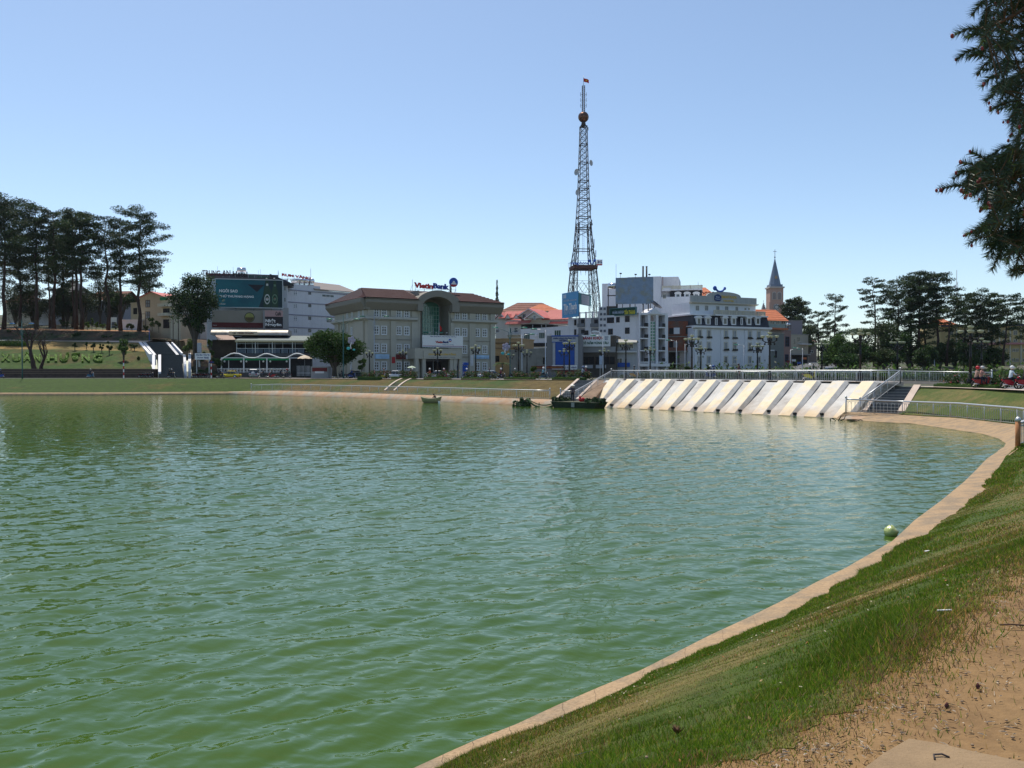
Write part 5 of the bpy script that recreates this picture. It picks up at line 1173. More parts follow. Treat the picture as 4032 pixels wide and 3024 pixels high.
# ---------------- low buildings between bank and hotel
def lows():
 F, r = house(1949, 2052, 192, 190, 2.6, 1337, 10, TANW, TANW, 'flat', 0, 'orange tan flat roofed building right of the bank with old signs', ((1958,1413,17,24),(2001,1361,14,14)), name='shop_building', cat='building', wk=dict(cols=1, rows=1, fm=BRF, gm=DARK))
 bx(F, r, 'ledge', BRF, 0, -.25, F.z(1960,1352), F.W, 0, F.z(1960,1350)); bx(F, r, 'ledge', BRF, 0, -.25, F.z(1960,1372), F.W, 0, F.z(1960,1371))
 # wedge shaped white block
 F = Frame(2050, 214, 2240, 206, 2.6); r = thing('white_block', 'plain white two storey block with green tinted windows behind the grey wall', 'building', F.M)
 m_ = MB(); zL, zR = F.z(2050,1296), F.z(2236,1283); zb = F.z(2050,1350); m_.hexa([(0,0,-1),(F.W,0,-1),(F.W,9,-1),(0,9,-1)],[(0,0,zL),(F.W,0,zR),(F.W,9,zR),(0,9,zL)]); m_.build('wall', WHITE, r, F.M)
 for px, py, w in ((2075,1324,24),(2134,1321,24),(2196,1312,26)): wpx(F, r, px, py, w, 24, cols=3, rows=1, gm=mat('green_tinted_glass', (.04,.09,.07), .1, var=.3), fw=.09, fm=WHITE)
 for px, py in ((2113,1320),(2162,1317)): bx(F, r, 'vent_flap', WHITE2, F.x(px)-.25, -.4, F.z(px,py+6), F.x(px)+.25, -.02, F.z(px,py-6))
 m_ = MB(); m_.box(F.x(2052,2), 2, zL-.2, F.x(2150,2), 8, F.z(2100,1276,2)); m_.build('rooftop_room', DARK, r, F.M)
 m_ = MB(); m_.hexa([(F.x(2052),-.2,F.z(2060,1273)),(F.x(2180),-.2,F.z(2170,1279)),(F.x(2180),8,F.z(2170,1278)),(F.x(2052),8,F.z(2060,1272))],[(F.x(2052),-.2,F.z(2060,1271)),(F.x(2180),-.2,F.z(2170,1277)),(F.x(2180),8,F.z(2170,1276)),(F.x(2052),8,F.z(2060,1270))]); m_.build('rooftop_awning', CONC, r, F.M)
 for p in (2098, 2133, 2150): bx(F, r, 'awning_post', STEEL, F.x(p)-.06, -.1, zL, F.x(p)+.06, 0, F.z(p,1278))
 mb = MB(); k = F.rect(2052,1306,2060,1306); mb.box(F.x(2100), -.3, F.z(2100,1351), F.x(2153), 0, F.z(2100,1365)); mb.build('low_roof', DARK, r, F.M)
 # rough grey wall
 F = Frame(2008, 180, 2156, 179, 2.6); m_ = MB(); z0 = F.z(2010,1372); m_.hexa([(0,0,-1),(F.W,0,-1),(F.W,1,-1),(0,1,-1)],[(0,0,z0-.3),(F.W,0,z0+.1),(F.W,1,z0+.1),(0,1,z0-.3)])
 w = m_.build('rendered_wall', CONCD, None, F.M); tag(w, 'high stained grey rendered wall left of the blue panel bank', 'wall')
 d = MB(); q = F.rect(2138,1408,2150,1434); d.box(q[0],-.1,q[1],q[2],-.005,q[3]); d.build('doorway', DARK, w, F.M); d = MB(); q = F.rect(2134,1402,2154,1404); d.box(q[0],-.7,q[1],q[2],-.005,q[3]); d.build('door_hood', CONC, w, F.M)
 q = F.rect(2157,1409,2163,1423,-.5); d = MB(); d.box(q[0],-.5,q[1],q[2],-.45,q[3]); d.build('flag', mat('red_flag',(0,0,0)), w, F.M)
 # western bank
 F = Frame(2153, 178, 2292, 177, 2.6); r = thing('bank_branch', 'small bank branch with tall blue panel between grey pillars', 'building', F.M)
 zt = F.z(2160,1322); bx(F, r, 'wall', mat('grey_bank_wall', (.20,.20,.215), .7, var=.08), 0, 0, -1, F.W, 8, zt)
 board(F, r, 'blue_panel', mat('blue_facade_panel', (.012,.075,.36), .5, var=.06), 2187, 1348, 2262, 1436, y=-.3, th=.28); board(F, r, 'white_pillar', mat('pale_panel', (.40,.41,.45), .6), 2176, 1348, 2186, 1440, y=-.35, th=.33); board(F, r, 'white_pillar', mat('pale_panel', (.40,.41,.45)), 2263, 1330, 2276, 1440, y=-.35, th=.33)
 board(F, r, 'name_panel', mat('pale_panel', (0,0,0)), 2173, 1326, 2275, 1345.5, y=-.45, th=.42, frame=None); q = F.rect(2171,1325,2277,1320,-.5); bx(F, r, 'blue_cap', BLUE, q[0], -.5, q[1], q[2], 0, q[3]); board(F, r, 'blue_line', BLUE, 2173, 1345.5, 2264, 1347.8, y=-.47, th=.42)
 text_px(F, r, 'NGÂN HÀNG PHƯƠNG TÂY', 2178, 1327.5, 2268, 1335.5, NAVY, y=-.5, bold=.04); text_px(F, r, 'WESTERN BANK', 2201, 1337, 2249, 1344, NAVY, y=-.5, bold=.05)
 board(F, r, 'lower_sign', WHITE2, 2173, 1438, 2273, 1455, y=-.5, th=.4); text_px(F, r, 'CHI NHÁNH LÊ ĐẠI HÀNH', 2176, 1441, 2270, 1453, NAVY, y=-.53, bold=.03)
 # banners by the wall
 F = Frame(2092, 176, 2220, 175.6, 2.6); b_ = thing('street_banner', 'long dark red street banner with gold writing before the grey wall', 'banner', F.M); board(F, b_, 'cloth', DRED, 2092, 1441, 2218, 1451.5, y=0, th=.06)
 text_px(F, b_, 'ĐẢNG BỘ, CHÍNH QUYỀN VÀ NHÂN DÂN QUYẾT TÂM', 2113, 1443, 2214, 1449.5, mat('faded_gold', (.45,.25,.06), .6), y=-.03, split=False); m_ = MB(); m_.box(.1,.07,-.2,.2,.17,F.z(2100,1441)); m_.box(F.W-.4,.07,-.2,F.W-.3,.17,F.z(2100,1441)); m_.build('post', BRF, b_, F.M)
 F = Frame(2192, 172, 2264, 172, 2.6); b_ = thing('notice_board', 'low dark red notice board behind the rose bed', 'sign', F.M); board(F, b_, 'panel', DRED, 2192, 1459, 2262, 1474, y=0, th=.08); m_ = MB(); m_.box(.2,.09,-.2,.3,.19,1); m_.box(F.W-.4,.09,-.2,F.W-.3,.19,1); m_.build('post', BRF, b_, F.M)
 # restaurant
 F = Frame(2290, 183, 2424, 181, 2.6); r = thing('restaurant_building', 'dark restaurant under a wide white sign with red and green lettering', 'building', F.M)
 zt = F.z(2300,1366); bx(F, r, 'wall', mat('dull_brown_wall', (.09,.08,.07), .9, var=.3), 0, 0, -1, F.W, 8, F.z(2300,1322)); bx(F, r, 'upper_band', GREYP, 0, -.4, F.z(2300,1388), F.W, -.002, zt)
 sb = board(F, r, 'sign_board', WHITE2, 2290, 1320, 2403, 1364, y=-.8, th=.3); x, z = F.at(2343, 1320, -.8); rad = abs(F.at(2366,1320,-.8)[0]-x); n = 12; m_ = MB(); m_.prism([(x-rad*math.cos(math.pi*k/n),-.8,z+.02+rad*math.sin(math.pi*k/n)*.82) for k in range(n+1)],(0,.25,0)); m_.build('sign_arch', WHITE2, r, F.M)
 text_px(F, r, 'ẨM THỰC', 2327, 1306, 2359, 1315, DRED, y=-.84, bold=.02); text_px(F, r, 'BÁNH KHỌT', 2293, 1324, 2375, 1339, RED, y=-.84, bold=.05); text_px(F, r, 'CÔ NĂM VŨNG TÀU', 2292, 1343, 2396, 1355, mat('dark_green_letter', (.01,.10,.05), .5), y=-.84, bold=.04)
 text_px(F, r, '0633', 2381, 1324, 2395, 1330, NAVY, y=-.84, split=False); text_px(F, r, '825', 2382, 1332, 2393, 1338, NAVY, y=-.84, split=False)
 for a, b_ in ((2294,2340),(2346,2420)): board(F, r, 'dark_opening', DARK, a, 1405, b_, 1434, y=-.05, th=.04); board(F, r, 'small_sign', mat('pale_panel',(0,0,0)), a, 1437, a+40, 1450, y=-.6, th=.1)
 for px in (2294,2318,2340,2345,2375,2400,2421): bx(F, r, 'mullion', BRF, F.x(px)-.06, -.12, F.z(2300,1434), F.x(px)+.06, -.055, F.z(2300,1405))
 vs = Frame(2358, 150, 2372, 150, 2.7); s = thing('vertical_sign', 'tall narrow pale blue sign on a pole behind the lamps', 'sign', vs.M); board(vs, s, 'panel', mat('pale_blue_sign', (.35,.42,.55), .6, var=.3, scale=2), 2360, 1400, 2371, 1436, y=0, th=.1); m_ = MB(); m_.box(.2,.1,-.3,.28,.18,3); m_.build('pole', STEEL, s, vs.M)
 # plain shop right
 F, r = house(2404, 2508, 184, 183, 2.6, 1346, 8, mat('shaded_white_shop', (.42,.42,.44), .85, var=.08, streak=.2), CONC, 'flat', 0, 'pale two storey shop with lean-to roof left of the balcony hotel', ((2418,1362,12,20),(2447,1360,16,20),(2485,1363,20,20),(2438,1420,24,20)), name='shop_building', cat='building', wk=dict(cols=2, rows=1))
 m_ = MB(); m_.hexa([(-.2,-2,F.z(2450,1348,-2)),(F.W,-2,F.z(2450,1350,-2)),(F.W,0,F.z(2450,1342)),(-.2,0,F.z(2450,1335))],[(-.2,-2,F.z(2450,1346,-2)),(F.W,-2,F.z(2450,1348,-2)),(F.W,0,F.z(2450,1340)),(-.2,0,F.z(2450,1333))]); m_.build('lean_to_roof', CONC, r, F.M)
 bx(F, r, 'balcony_slab', WHITE, 0, -1, F.z(2450,1388), F.W, -.002, F.z(2450,1384)); board(F, r, 'blue_sign', mat('blue_facade_panel',(0,0,0)), 2432, 1428, 2480, 1445, y=-.5, th=.1)
lows()

# ---------------- white hotel with balconies (Tan Thanh) and its roof signs
def balcony_hotel():
 F = Frame(2236, 206, 2511, 196, 2.6); root = thing('hotel_building', 'white balcony hotel with checker windows and a green and yellow name board', 'building', F.M)
 zA = F.z(2300, 1252); xB, xC = F.x(2359), F.x(2388)
 bx(F, root, 'wall', WHITE, 0, 0, -1, xB, 12, zA); bx(F, root, 'wall', WHITE, xB+.005, -.3, -1, xC, 12, F.z(2370,1208)); bx(F, root, 'wall', WHITE, xC+.005, -.1, -1, F.W, 12, F.z(2450,1240))
 # parapet piers
 for a, b_ in ((2238,2252),(2278,2283),(2304,2309),(2330,2336),(2352,2359)): bx(F, root, 'parapet_pier', WHITE, F.x(a), -.05, zA+.003, F.x(b_), .4, F.z(2300,1228))
 bx(F, root, 'parapet_rail', WHITE, 0, 0, F.z(2300,1233), xB, .25, F.z(2300,1230))
 for y_, a in ((1216,0),(1237,0),(1257.5,0),(1281,0),(1303,0)):
  for px in (2367,2381): wpx(F, root, px, y_, 9.5, 9.5, cols=1, rows=1, y=-.31, fw=.06, fm=GREYP, gm=mat('grey_blue_glass', (.12,.14,.18), .2, var=.2))
 for px, w in ((2290,26),(2342,30)):
  for py in (1272, 1312):
   q = F.rect(px-w/2, py-20, px+w/2, py+16, -.02); bx(F, root, 'balcony_recess', GREYP, q[0], -.02, q[1], q[2], -.005, q[3]); wpx(F, root, px+5, py, 14, 28, cols=2, rows=1, y=-.04, fm=BRF); g = MB()
   g.box(q[0],-.5,q[1],q[2],-.42,q[1]+.9); g.build('balustrade', mat('grey_grille', (.20,.21,.23), .6), root, F.M)
 for px, py, w, h_ in ((2265,1270,8,22),(2265,1308,8,22),(2404,1261,28,21),(2433,1259,14,21),(2470,1256,18,23),(2404,1306,18,23),(2470,1302,18,24),(2309,1310,15,17)): wpx(F, root, px, py, w, h_, cols=2, rows=1, y=-.12, fm=BRF, fw=.1)
 # tower with stacked balconies
 G = Frame(2511, 195.5, 2625, 198, 2.6); t = thing('hotel_tower', 'slim white hotel tower with stacked balconies and central green glass strip', 'building', G.M); zt = G.z(2520,1240)
 bays = [(2514,2546),(2587,2613)]; x0 = 0; xe = [0]
 m_ = MB(); W = G.W
 def X(p): return G.x(p)
 cols_ = [(0, X(2516)), (X(2546), X(2556)), (X(2578), X(2587)), (X(2613), W)]
 for a, b_ in cols_: m_.box(a, -.6, -1, b_, 1, zt)
 m_.box(0, 2, -1, W, 11, zt); m_.box(0,-.6,zt,W,11,zt+.5); m_.box(0,1,-1,.3,2,zt); m_.box(W-.3,1,-1,W,2,zt)
 m_.build('wall', WHITE, t, G.M)
 for a, b_ in ((2516,2546),(2587,2613)):
  for k, py in enumerate((1287,1331,1379,1424)):
   zf = G.z(2530, py); bx(G, t, 'balcony_slab', WHITE2, X(a), -.9, zf-.25, X(b_), 2, zf); bx(G, t, 'balcony_railing', BLACKM, X(a)+.9, -.85, zf, X(b_)-.05, -.8, zf+.85)
   window(G, t, X(a)+.95, zf+1.1, 1.1, 2.1, 1, 2, fm=BRF, y=1.98, fw=.12)
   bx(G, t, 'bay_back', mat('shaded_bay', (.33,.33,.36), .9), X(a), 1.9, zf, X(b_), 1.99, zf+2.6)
 gz0, gz1 = G.z(2566,1422), G.z(2566,1266); bx(G, t, 'glass_strip', GLASSG, X(2558), -.2, gz0, X(2577), .1, gz1); m2 = MB()
 for k in range(14): z = gz0+(gz1-gz0)*k/13; m2.box(X(2557),-.3,z-.05,X(2577),-.21,z+.05)
 m2.box(X(2567)-.05,-.29,gz0,X(2567)+.05,-.22,gz1); m2.build('glazing_bars', WFRAME, t, G.M)
 bx(G, t, 'infill', WHITE, X(2556), .1, -1, X(2578), 1.9, zt)
 n = 12; x, z = G.at(2567,1254,-.3); r = (X(2577)-X(2557))/2; m2 = MB(); m2.prism([(x-r*math.cos(math.pi*k/n),.0,z+r*math.sin(math.pi*k/n)) for k in range(n+1)]+[(x+r,.0,gz1),(x-r,.0,gz1)],(0,.09,0)); m2.build('arched_niche', mat('pinkish_niche', (.35,.27,.24), .9), t, G.M)
 pk = MB(); za, zb = G.z(2573,1212,-1), G.z(2573,1236,-1); pk.prism([(X(2545),-.9,zb),(X(2600),-.9,zb),((X(2545)+X(2600))/2,-.9,za)],(0,5,0)); pk.build('pediment', WHITE, t, G.M)
 bx(G, t, 'base_band', WHITE2, -.2, -1.1, G.z(2520,1443), W+.2, -.6-.003, G.z(2520,1431))
 # dish
 d = MB(); c = G.pt(X(2585), 1, G.z(2585,1202)); ax = Vector((.55,-.3,.75)).normalized(); u = ax.orthogonal().normalized(); v = ax.cross(u); n = 14; rings = []
 for k in range(4):
  rr_ = 1.9*k/3; ring = [tuple(c + u*math.cos(2*math.pi*j/n)*max(rr_,.01) + v*math.sin(2*math.pi*j/n)*max(rr_,.01) + ax*(rr_**2*.16)) for j in range(n)]; rings += ring
 d.add(rings, [(k*n+j, k*n+(j+1)%n, (k+1)*n+(j+1)%n, (k+1)*n+j) for k in range(3) for j in range(n)], 0, True); d.tube([c, c - Vector((0,0,2.0))], .08, 6); d.tube([c, c+ax*1.2],.03,4)
 o = d.build('satellite_dish', mat('dark_mesh_dish', (.06,.06,.065), .5, metal=.4)); tag(o, 'dark satellite dish tilted above the slim hotel tower', 'satellite dish')
 # rooftop name board (green)
 K = Frame(2409, 200.5, 2508, 195, 2.6); s = thing('name_board', 'dark green name board with pale and yellow letters above the white hotel', 'sign', K.M)
 q = K.rect(2409,1218,2508,1242); m2 = MB(); a, b_ = q[0], q[2]; zl0, zl1 = K.z(2409,1243), K.z(2409,1218); sl = 0
 bx(K, s, 'panel', mat('dark_green_panel', (.008,.05,.035), .5), a, -.6, zl0, b_, -.2, zl1); f = MB(); k = .18
 f.box(a-k,-.65,zl0-k,b_+k,-.25,zl0); f.box(a-k,-.65,zl1,b_+k,-.25,zl1+k); f.box(a-k,-.65,zl0,a,-.25,zl1); f.box(b_,-.65,zl0,b_+k,-.25,zl1); f.build('frame', mat('teal_metal', (.06,.16,.17), .5), s, K.M); m2 = MB(); m2.tube([(a+1,-.2,zl0-.5),(a+1,-.2,zl1)],.07,4); m2.tube([(b_-1,-.2,zl0-.5),(b_-1,-.2,zl1)],.07,4); m2.build('support', STEEL, s, K.M)
 text_px(K, s, 'NHÀ HÀNG - KHÁCH SẠN', 2412, 1223, 2456, 1237, mat('pale_blue_letter', (.42,.50,.62), .5), y=-.63, bold=.03); text_px(K, s, 'TÂN THANH', 2458, 1219, 2503, 1237.5, mat('yellow_letter', (.62,.55,.05), .5), y=-.63, bold=.04)
 # blue box sign
 K = Frame(2214, 204, 2277, 197, 2.6); s = thing('box_sign', 'bright blue box shaped hotel sign at the foot of the mast', 'sign', K.M)
 q = K.rect(2215,1156,2277,1246); BB = mat('sky_blue_print', (.05,.27,.52), .5, var=.08, scale=.5); bx(K, s, 'front_panel', BB, 0, -.1, q[1], K.W, .1, q[3])
 lp = mat('pale_blue_letter',(0,0,0)); text_px(K, s, 'Tân Thanh', 2219, 1198, 2271, 1217, WHITE2, y=-.14, bold=.03); text_px(K, s, 'NHÀ HÀNG', 2219, 1179, 2242, 1186, lp, y=-.14, split=False); text_px(K, s, 'KHÁCH SẠN', 2246, 1178, 2270, 1185, lp, y=-.14, split=False)
 text_px(K, s, 'SEAFOOD RESTAURANT - HOTEL', 2220, 1222, 2270, 1226, lp, y=-.14, split=False); text_px(K, s, 'DALAT - 063 3821 555', 2222, 1230, 2268, 1234, lp, y=-.14, split=False); board(K, s, 'white_square', lp, 2218, 1161, 2229, 1174, y=-.14, th=.03)
 K2 = Frame(2277.5, 197, 2325, 204, 2.6); q = K2.rect(2277.5,1152,2325,1206); TG = mat('teal_green_print', (.02,.16,.17), .5); bx(K2, s, 'side_panel', TG, 0, -.1, q[1], K2.W, .1, q[3]); board(K2, s, 'pale_board', mat('pale_panel',(0,0,0)), 2290, 1158, 2321, 1203, y=-.15, th=.04)
 for k, w in enumerate(('NHÀ HÀNG','KHÁCH SẠN','ĐẶC SẢN','HẢI SẢN','LẨU - NƯỚNG')): text_px(K2, s, w, 2293, 1161+k*8.2, 2318, 1165+k*8.2, mat('brown_red_letter',(0,0,0)), y=-.18, split=False)
 m2 = MB()
 for x, y_ in ((.5,.5),(K.W-.5,.5),(K.W,5)): m2.tube([(x,y_,F.z(2300,1250)),(x,y_,q[1]+3)],.1,5)
 m2.build('support', STEEL, s, K.M)
 # blank billboard
 K = Frame(2423, 199, 2573, 197, 2.6); s = thing('billboard', 'blank grey blue rooftop billboard with worn peeling face', 'billboard', K.M); q = K.rect(2424,1094,2572,1195)
 bx(K, s, 'panel', mat('worn_blue_grey_sheet', (.24,.31,.42), .7, var=.12, scale=1.2, col2=(.27,.29,.28), c2scale=.55, c2lo=.48, c2hi=.62), q[0], 0, q[1], q[2], .3, q[3]); m2 = MB()
 for p in (2427,2480,2532,2552): x = K.x(p,.5); m2.box(x-.12,.4,F.z(2450,1242),x+.12,.65,q[1]+4)
 for p in (2450,2500,2560): x = K.x(p,3); m2.box(x-.08,3,F.z(2450,1242),x+.08,3.2,q[1]+3)
 m2.build('support', RUST, s, K.M)
 for p, t in ((2444,1077),(2503,1081),(2557,1081)):
  l = MB(); x, z = K.at(p, t, -1.2); l.tube([(K.x(p-3,0),0,q[3]-.2),(x,-1.2,z)],.045,4); l.box(x-.25,-1.45,z-.12,x+.25,-1.0,z+.14); l.build('floodlight', BLACKM, s, K.M)
 m2 = MB(); m2.box(K.x(2388,1),1,F.z(2400,1240),K.x(2425,1),6,F.z(2400,1205)); m2.box(K.x(2440,2),2,F.z(2400,1240),K.x(2500,2),6,F.z(2400,1212)); m2.build('rooftop_shed', mat('dull_brown_wall',(0,0,0)), root, K.M)
 tk = MB(); x, z = K.at(2413,1126,1); tk.tube([(x-1.2,1,z),(x-1,1,z),(x+1,1,z),(x+1.2,1,z)],[.3,.75,.75,.3],12,0); tk.box(x-1.3,.4,z-2.4,x+1.3,1.6,z-2.25,1)
 for dx in (-1.1,1.1): tk.box(x+dx-.06,.5,F.z(2400,1210),x+dx+.06,.6,z-.4,1); tk.box(x+dx-.06,1.4,F.z(2400,1210),x+dx+.06,1.5,z-.4,1)
 tag(tk.build('water_tank', [CHROME, RUST], None, K.M), 'steel water tank on a lattice stand left of the blank billboard', 'water tank')
 for p in (2531,2545):
  c_ = MB(); x = K.x(p,6); c_.tube([(x,6,q[3]-6),(x,6,K.z(p,1050,6))],.22,8,0); c_.tube([(x,6,K.z(p,1050,6)),(x,6,K.z(p,1048,6))],.28,8,1); tag(c_.build('flue_pipe', [BLACKM, CHROME], None, K.M), 'dark flue pipe above the blank billboard, the %s of two' % ('left' if p == 2531 else 'right'), 'chimney', 'flue pipes above the billboard')
 an = MB(); x = K.x(2425,.5); an.tube([(x,.5,q[1]),(x,.5,K.z(2425,1040,.5))],.05,4); tag(an.build('lightning_rod', STEEL, None, K.M), 'thin pole rising at the left edge of the blank billboard', 'pole')
balcony_hotel()

# ---------------- large white block behind, brick ruin, plaza hotel
def blocks_right():
 F = Frame(2370, 232, 2728, 226, 2.6); r = thing('white_block', 'huge blank white hotel block rising behind the blank billboard', 'building', F.M); D = 16
 bx(F, r, 'wall', WHITE, 0, 0, -1, F.x(2470), D, F.z(2370,1117)); bx(F, r, 'wall', WHITE, F.x(2470)+.01, .0, -1, F.x(2602), D, F.z(2602,1088)); bx(F, r, 'wall', WHITE, F.x(2602)+.01, 2, -1, F.x(2670,2), D, F.z(2640,1090,2)); bx(F, r, 'wall', WHITE, F.x(2602)+.01, -.3, -1, F.W, 1.99, F.z(2700,1168))
 z = F.z(2650,1128); bx(F, r, 'terrace', WHITE, F.x(2604), -.3, z-1.2, F.x(2640), 1.99, z-.4); bx(F, r, 'rail_top', OFFW, F.x(2608), -.3, z, F.x(2766,-.3), 0, z+.18); m_ = MB()
 for k in range(48): x = F.x(2610)+k*(F.x(2764)-F.x(2610))/47; m_.box(x-.09,-.25,z-.75,x+.09,-.08,z)
 for k in (2608,2650,2677,2717,2760): m_.box(F.x(k)-.2,-.35,z-.8,F.x(k)+.2,.02,z+.25)
 m_.build('balustrade', OFFW, r, F.M)
 bx(F, r, 'mansard', SLATE, F.x(2636), 1, F.z(2700,1175), F.x(2762), 6, z-.75); bx(F, r, 'upper_slab', WHITE, F.x(2636), -.35, z-1.1, F.x(2764), 6, z-.74)
 for px in (2670,2706,2742):
  x, zz = F.at(px, 1164, .9); m_ = MB(); m_.box(x-.8,.2,zz-1,x+.8,1,zz+.5); n = 8; m_.prism([(x-1.0*math.cos(math.pi*k/n),.0,zz+.5+.55*math.sin(math.pi*k/n)) for k in range(n+1)],(0,1,0)); m_.build('dormer', WHITE2, r, F.M); window(F, r, x, zz-.2, .9, 1.1, 2, 1, y=.18)
 wpx(F, r, 2616, 1167, 12, 17, cols=2, rows=1, y=-.3, fm=OFFW)
 m_ = MB(); x = F.x(2608); m_.box(x-.2,-.1,z,x+.2,.1,F.z(2608,1090)); m_.build('drain_stack', mat('pinkish_pipe', (.4,.33,.33), .8), r, F.M)
 # orange roof with letters
 F2, r2 = house(2725, 2812, 300, 298, 3, 1165, 14, OFFW, TILEO, 'hip', 1132, 'distant house with orange roof and finial behind the plaza hotel'); text_px(F2, r2, 'vinaphone', 2700, 1146, 2815, 1164, DRED, y=-1.5, bold=.03)
 m_ = MB(); x, z = F2.at(2749,1132,7); m_.tube([(x,7,z-.6),(x,7,z+2.2)],[.15,.02],5); m_.build('finial', SLATE, r2, F2.M)
 # brick ruin
 F = Frame(2628, 206, 2733, 206, 2.6); r = thing('brick_shell', 'unfinished red brick building with empty dark openings', 'building', F.M); zt = F.z(2640,1265)
 g = MB(); zs = [F.z(2640,p) for p in (1381,1350,1330,1312,1290)]
 bx(F, r, 'frame_wall', BRICK, 0, 0, F.z(2640,1381), F.W, 6, zt)
 ops = [(2635,1292,2652,1315,DARK),(2653,1290,2676,1315,WHITE),(2700,1292,2715,1315,DARK),(2716,1292,2728,1315,WHITE),(2635,1345,2650,1368,DARK),(2652,1345,2668,1368,GREYP),(2702,1345,2724,1368,DARK)]
 for a, b_, c, d, m in ops: board(F, r, 'opening', m, a, b_, c, d, y=-.06, th=.05)
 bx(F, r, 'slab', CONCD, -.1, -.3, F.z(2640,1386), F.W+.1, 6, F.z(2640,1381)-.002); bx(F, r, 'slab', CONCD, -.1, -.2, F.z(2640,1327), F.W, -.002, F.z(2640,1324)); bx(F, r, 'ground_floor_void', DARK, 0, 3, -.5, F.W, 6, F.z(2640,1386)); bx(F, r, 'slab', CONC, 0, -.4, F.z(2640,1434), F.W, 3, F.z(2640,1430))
 for p in (2630,2668,2700,2730): bx(F, r, 'column', CONCD, F.x(p)-.2, 0, -.5, F.x(p)+.2, .4, F.z(2640,1386))
 # plaza hotel
 F = Frame(2728, 204, 3028, 214, 2.6); r = thing('hotel_building', 'white plaza hotel with slate mansard floor and arched gold lettered parapet', 'building', F.M); W = F.W
 PW = mat('cool_white_plaster', (.72,.74,.78), .85, var=.04, streak=.12); zc = F.z(2730,1290); zm = F.z(2730,1240); bx(F, r, 'wall', PW, 0, 0, -1, W, 12, zc)
 # projecting bays
 for a, b_ in ((2732,2804),(2836,2906),(2930,3000)):
  bx(F, r, 'bay', PW, max(F.x(a),.01), -.35, -.9, F.x(b_), -.003, zc-.3)
 m_ = MB(); m_.prism([(-.3,.02,zc-.3),(-.3,-.9,zc+.05),(-.3,-.9,zc+.5),(-.3,.4,zc+.5)],(W+.5,0,0)); m_.box(-.3,0,zc+.3,W+.2,12,zc+.5); m_.build('cornice', WHITE2, r, F.M)
 m_ = MB(); m_.prism([(.0,-.6,zc+.52),(.3,.6,zm),(.3,11,zm),(.0,12,zc+.52)],(W-.5,0,0)); m_.build('mansard', SLATE, r, F.M)
 m_ = MB(); m_.box(-.1,.2,zm,W-.2,11,zm+.35); m_.box(F.x(2810),-.6,zm+.0,W-.9,.19,zm+.3); m_.build('terrace_edge', WHITE2, r, F.M)
 zu = F.z(2730,1189); bx(F, r, 'upper_wall', PW, .2, 1.6, zm+.35, F.x(2974,1.6), 9, zu)
 # parapet with arch
 zA, zB = F.z(2735,1190,1), F.z(2735,1163,1); xR = F.x(2978,1); xc, hw = F.x(2850,1), F.x(2916,1)-F.x(2850,1); n = 16; zt = F.z(2850,1149,1); m_ = MB(); out = [(.1,1,zA),(xR,1,zA),(xR,1,zB)]
 pts = [(xc+hw*math.cos(math.pi*k/n),1,zB+(zt-zB)*(.5+.5*math.cos(math.pi*(1-2*k/n)*1.0)) if False else zB+(zt-zB)*math.sin(math.pi*k/n)**.8) for k in range(n+1)]
 m_.prism(out+pts+[(.1,1,zB)],(0,.5,0)); m_.build('parapet', mat('warm_grey_parapet', (.42,.42,.40), .8, var=.06, streak=.3), r, F.M)
 m_ = MB(); m_.prism([(0,1.6,zA-.35),(0,.5,zA-.05),(0,.5,zA+.1),(0,1.6,zA+.1)],(xR+.3,0,0)); m_.build('parapet_moulding', OFFW, r, F.M)
 text_px(F, r, 'DALAT PLAZA', 2842, 1163, 2901, 1176, GOLD, y=.9, bold=.02, depth=.08); text_px(F, r, 'HOTEL', 2850, 1181, 2892, 1189, GOLD, y=.9, bold=.03, depth=.08)
 q = F.rect(2814,1157,2840,1186,.85); m_ = MB(); cx_ = (q[0]+q[2])/2; m_.prism([(q[0],.85,q[1]+.3),(q[0]+.4,.85,q[1]),(q[2]-.4,.85,q[1]),(q[2],.85,q[1]+.3),(q[2],.85,q[3]-.5),(q[2]-.5,.85,q[3]-.2),(cx_,.85,q[3]),(q[0]+.5,.85,q[3]-.2),(q[0],.85,q[3]-.5)],(0,.12,0)); m_.build('badge', mat('deep_blue_badge', (.01,.035,.14), .4), r, F.M)
 text_px(F, r, 'Best', 2820, 1166, 2834, 1172, lpale := mat('pale_blue_letter',(0,0,0)), y=.82, split=False, bold=.03); text_px(F, r, 'Western', 2817, 1174, 2838, 1180, lpale, y=.82, split=False, bold=.03)
 m_ = MB(); y_ = 1.2
 P = lambda a, b_: (F.at(a,b_,y_)[0], y_, F.at(a,b_,y_)[1])
 m_.tube([P(2816,1135),P(2826,1146),P(2835,1149),P(2845,1146),P(2853,1136)],.28,6)
 for a, b_, rr_ in ((2815,1135,.62),(2854,1136,.42)): m_.ball(P(a,b_),rr_,10,0,1,.5,1)
 m_.tube([P(2835,1149),P(2835,1153)],.1,5); m_.build('rooftop_ornament', BLUE, r, F.M)
 cols = (2751,2787,2854,2888,2948,2983)
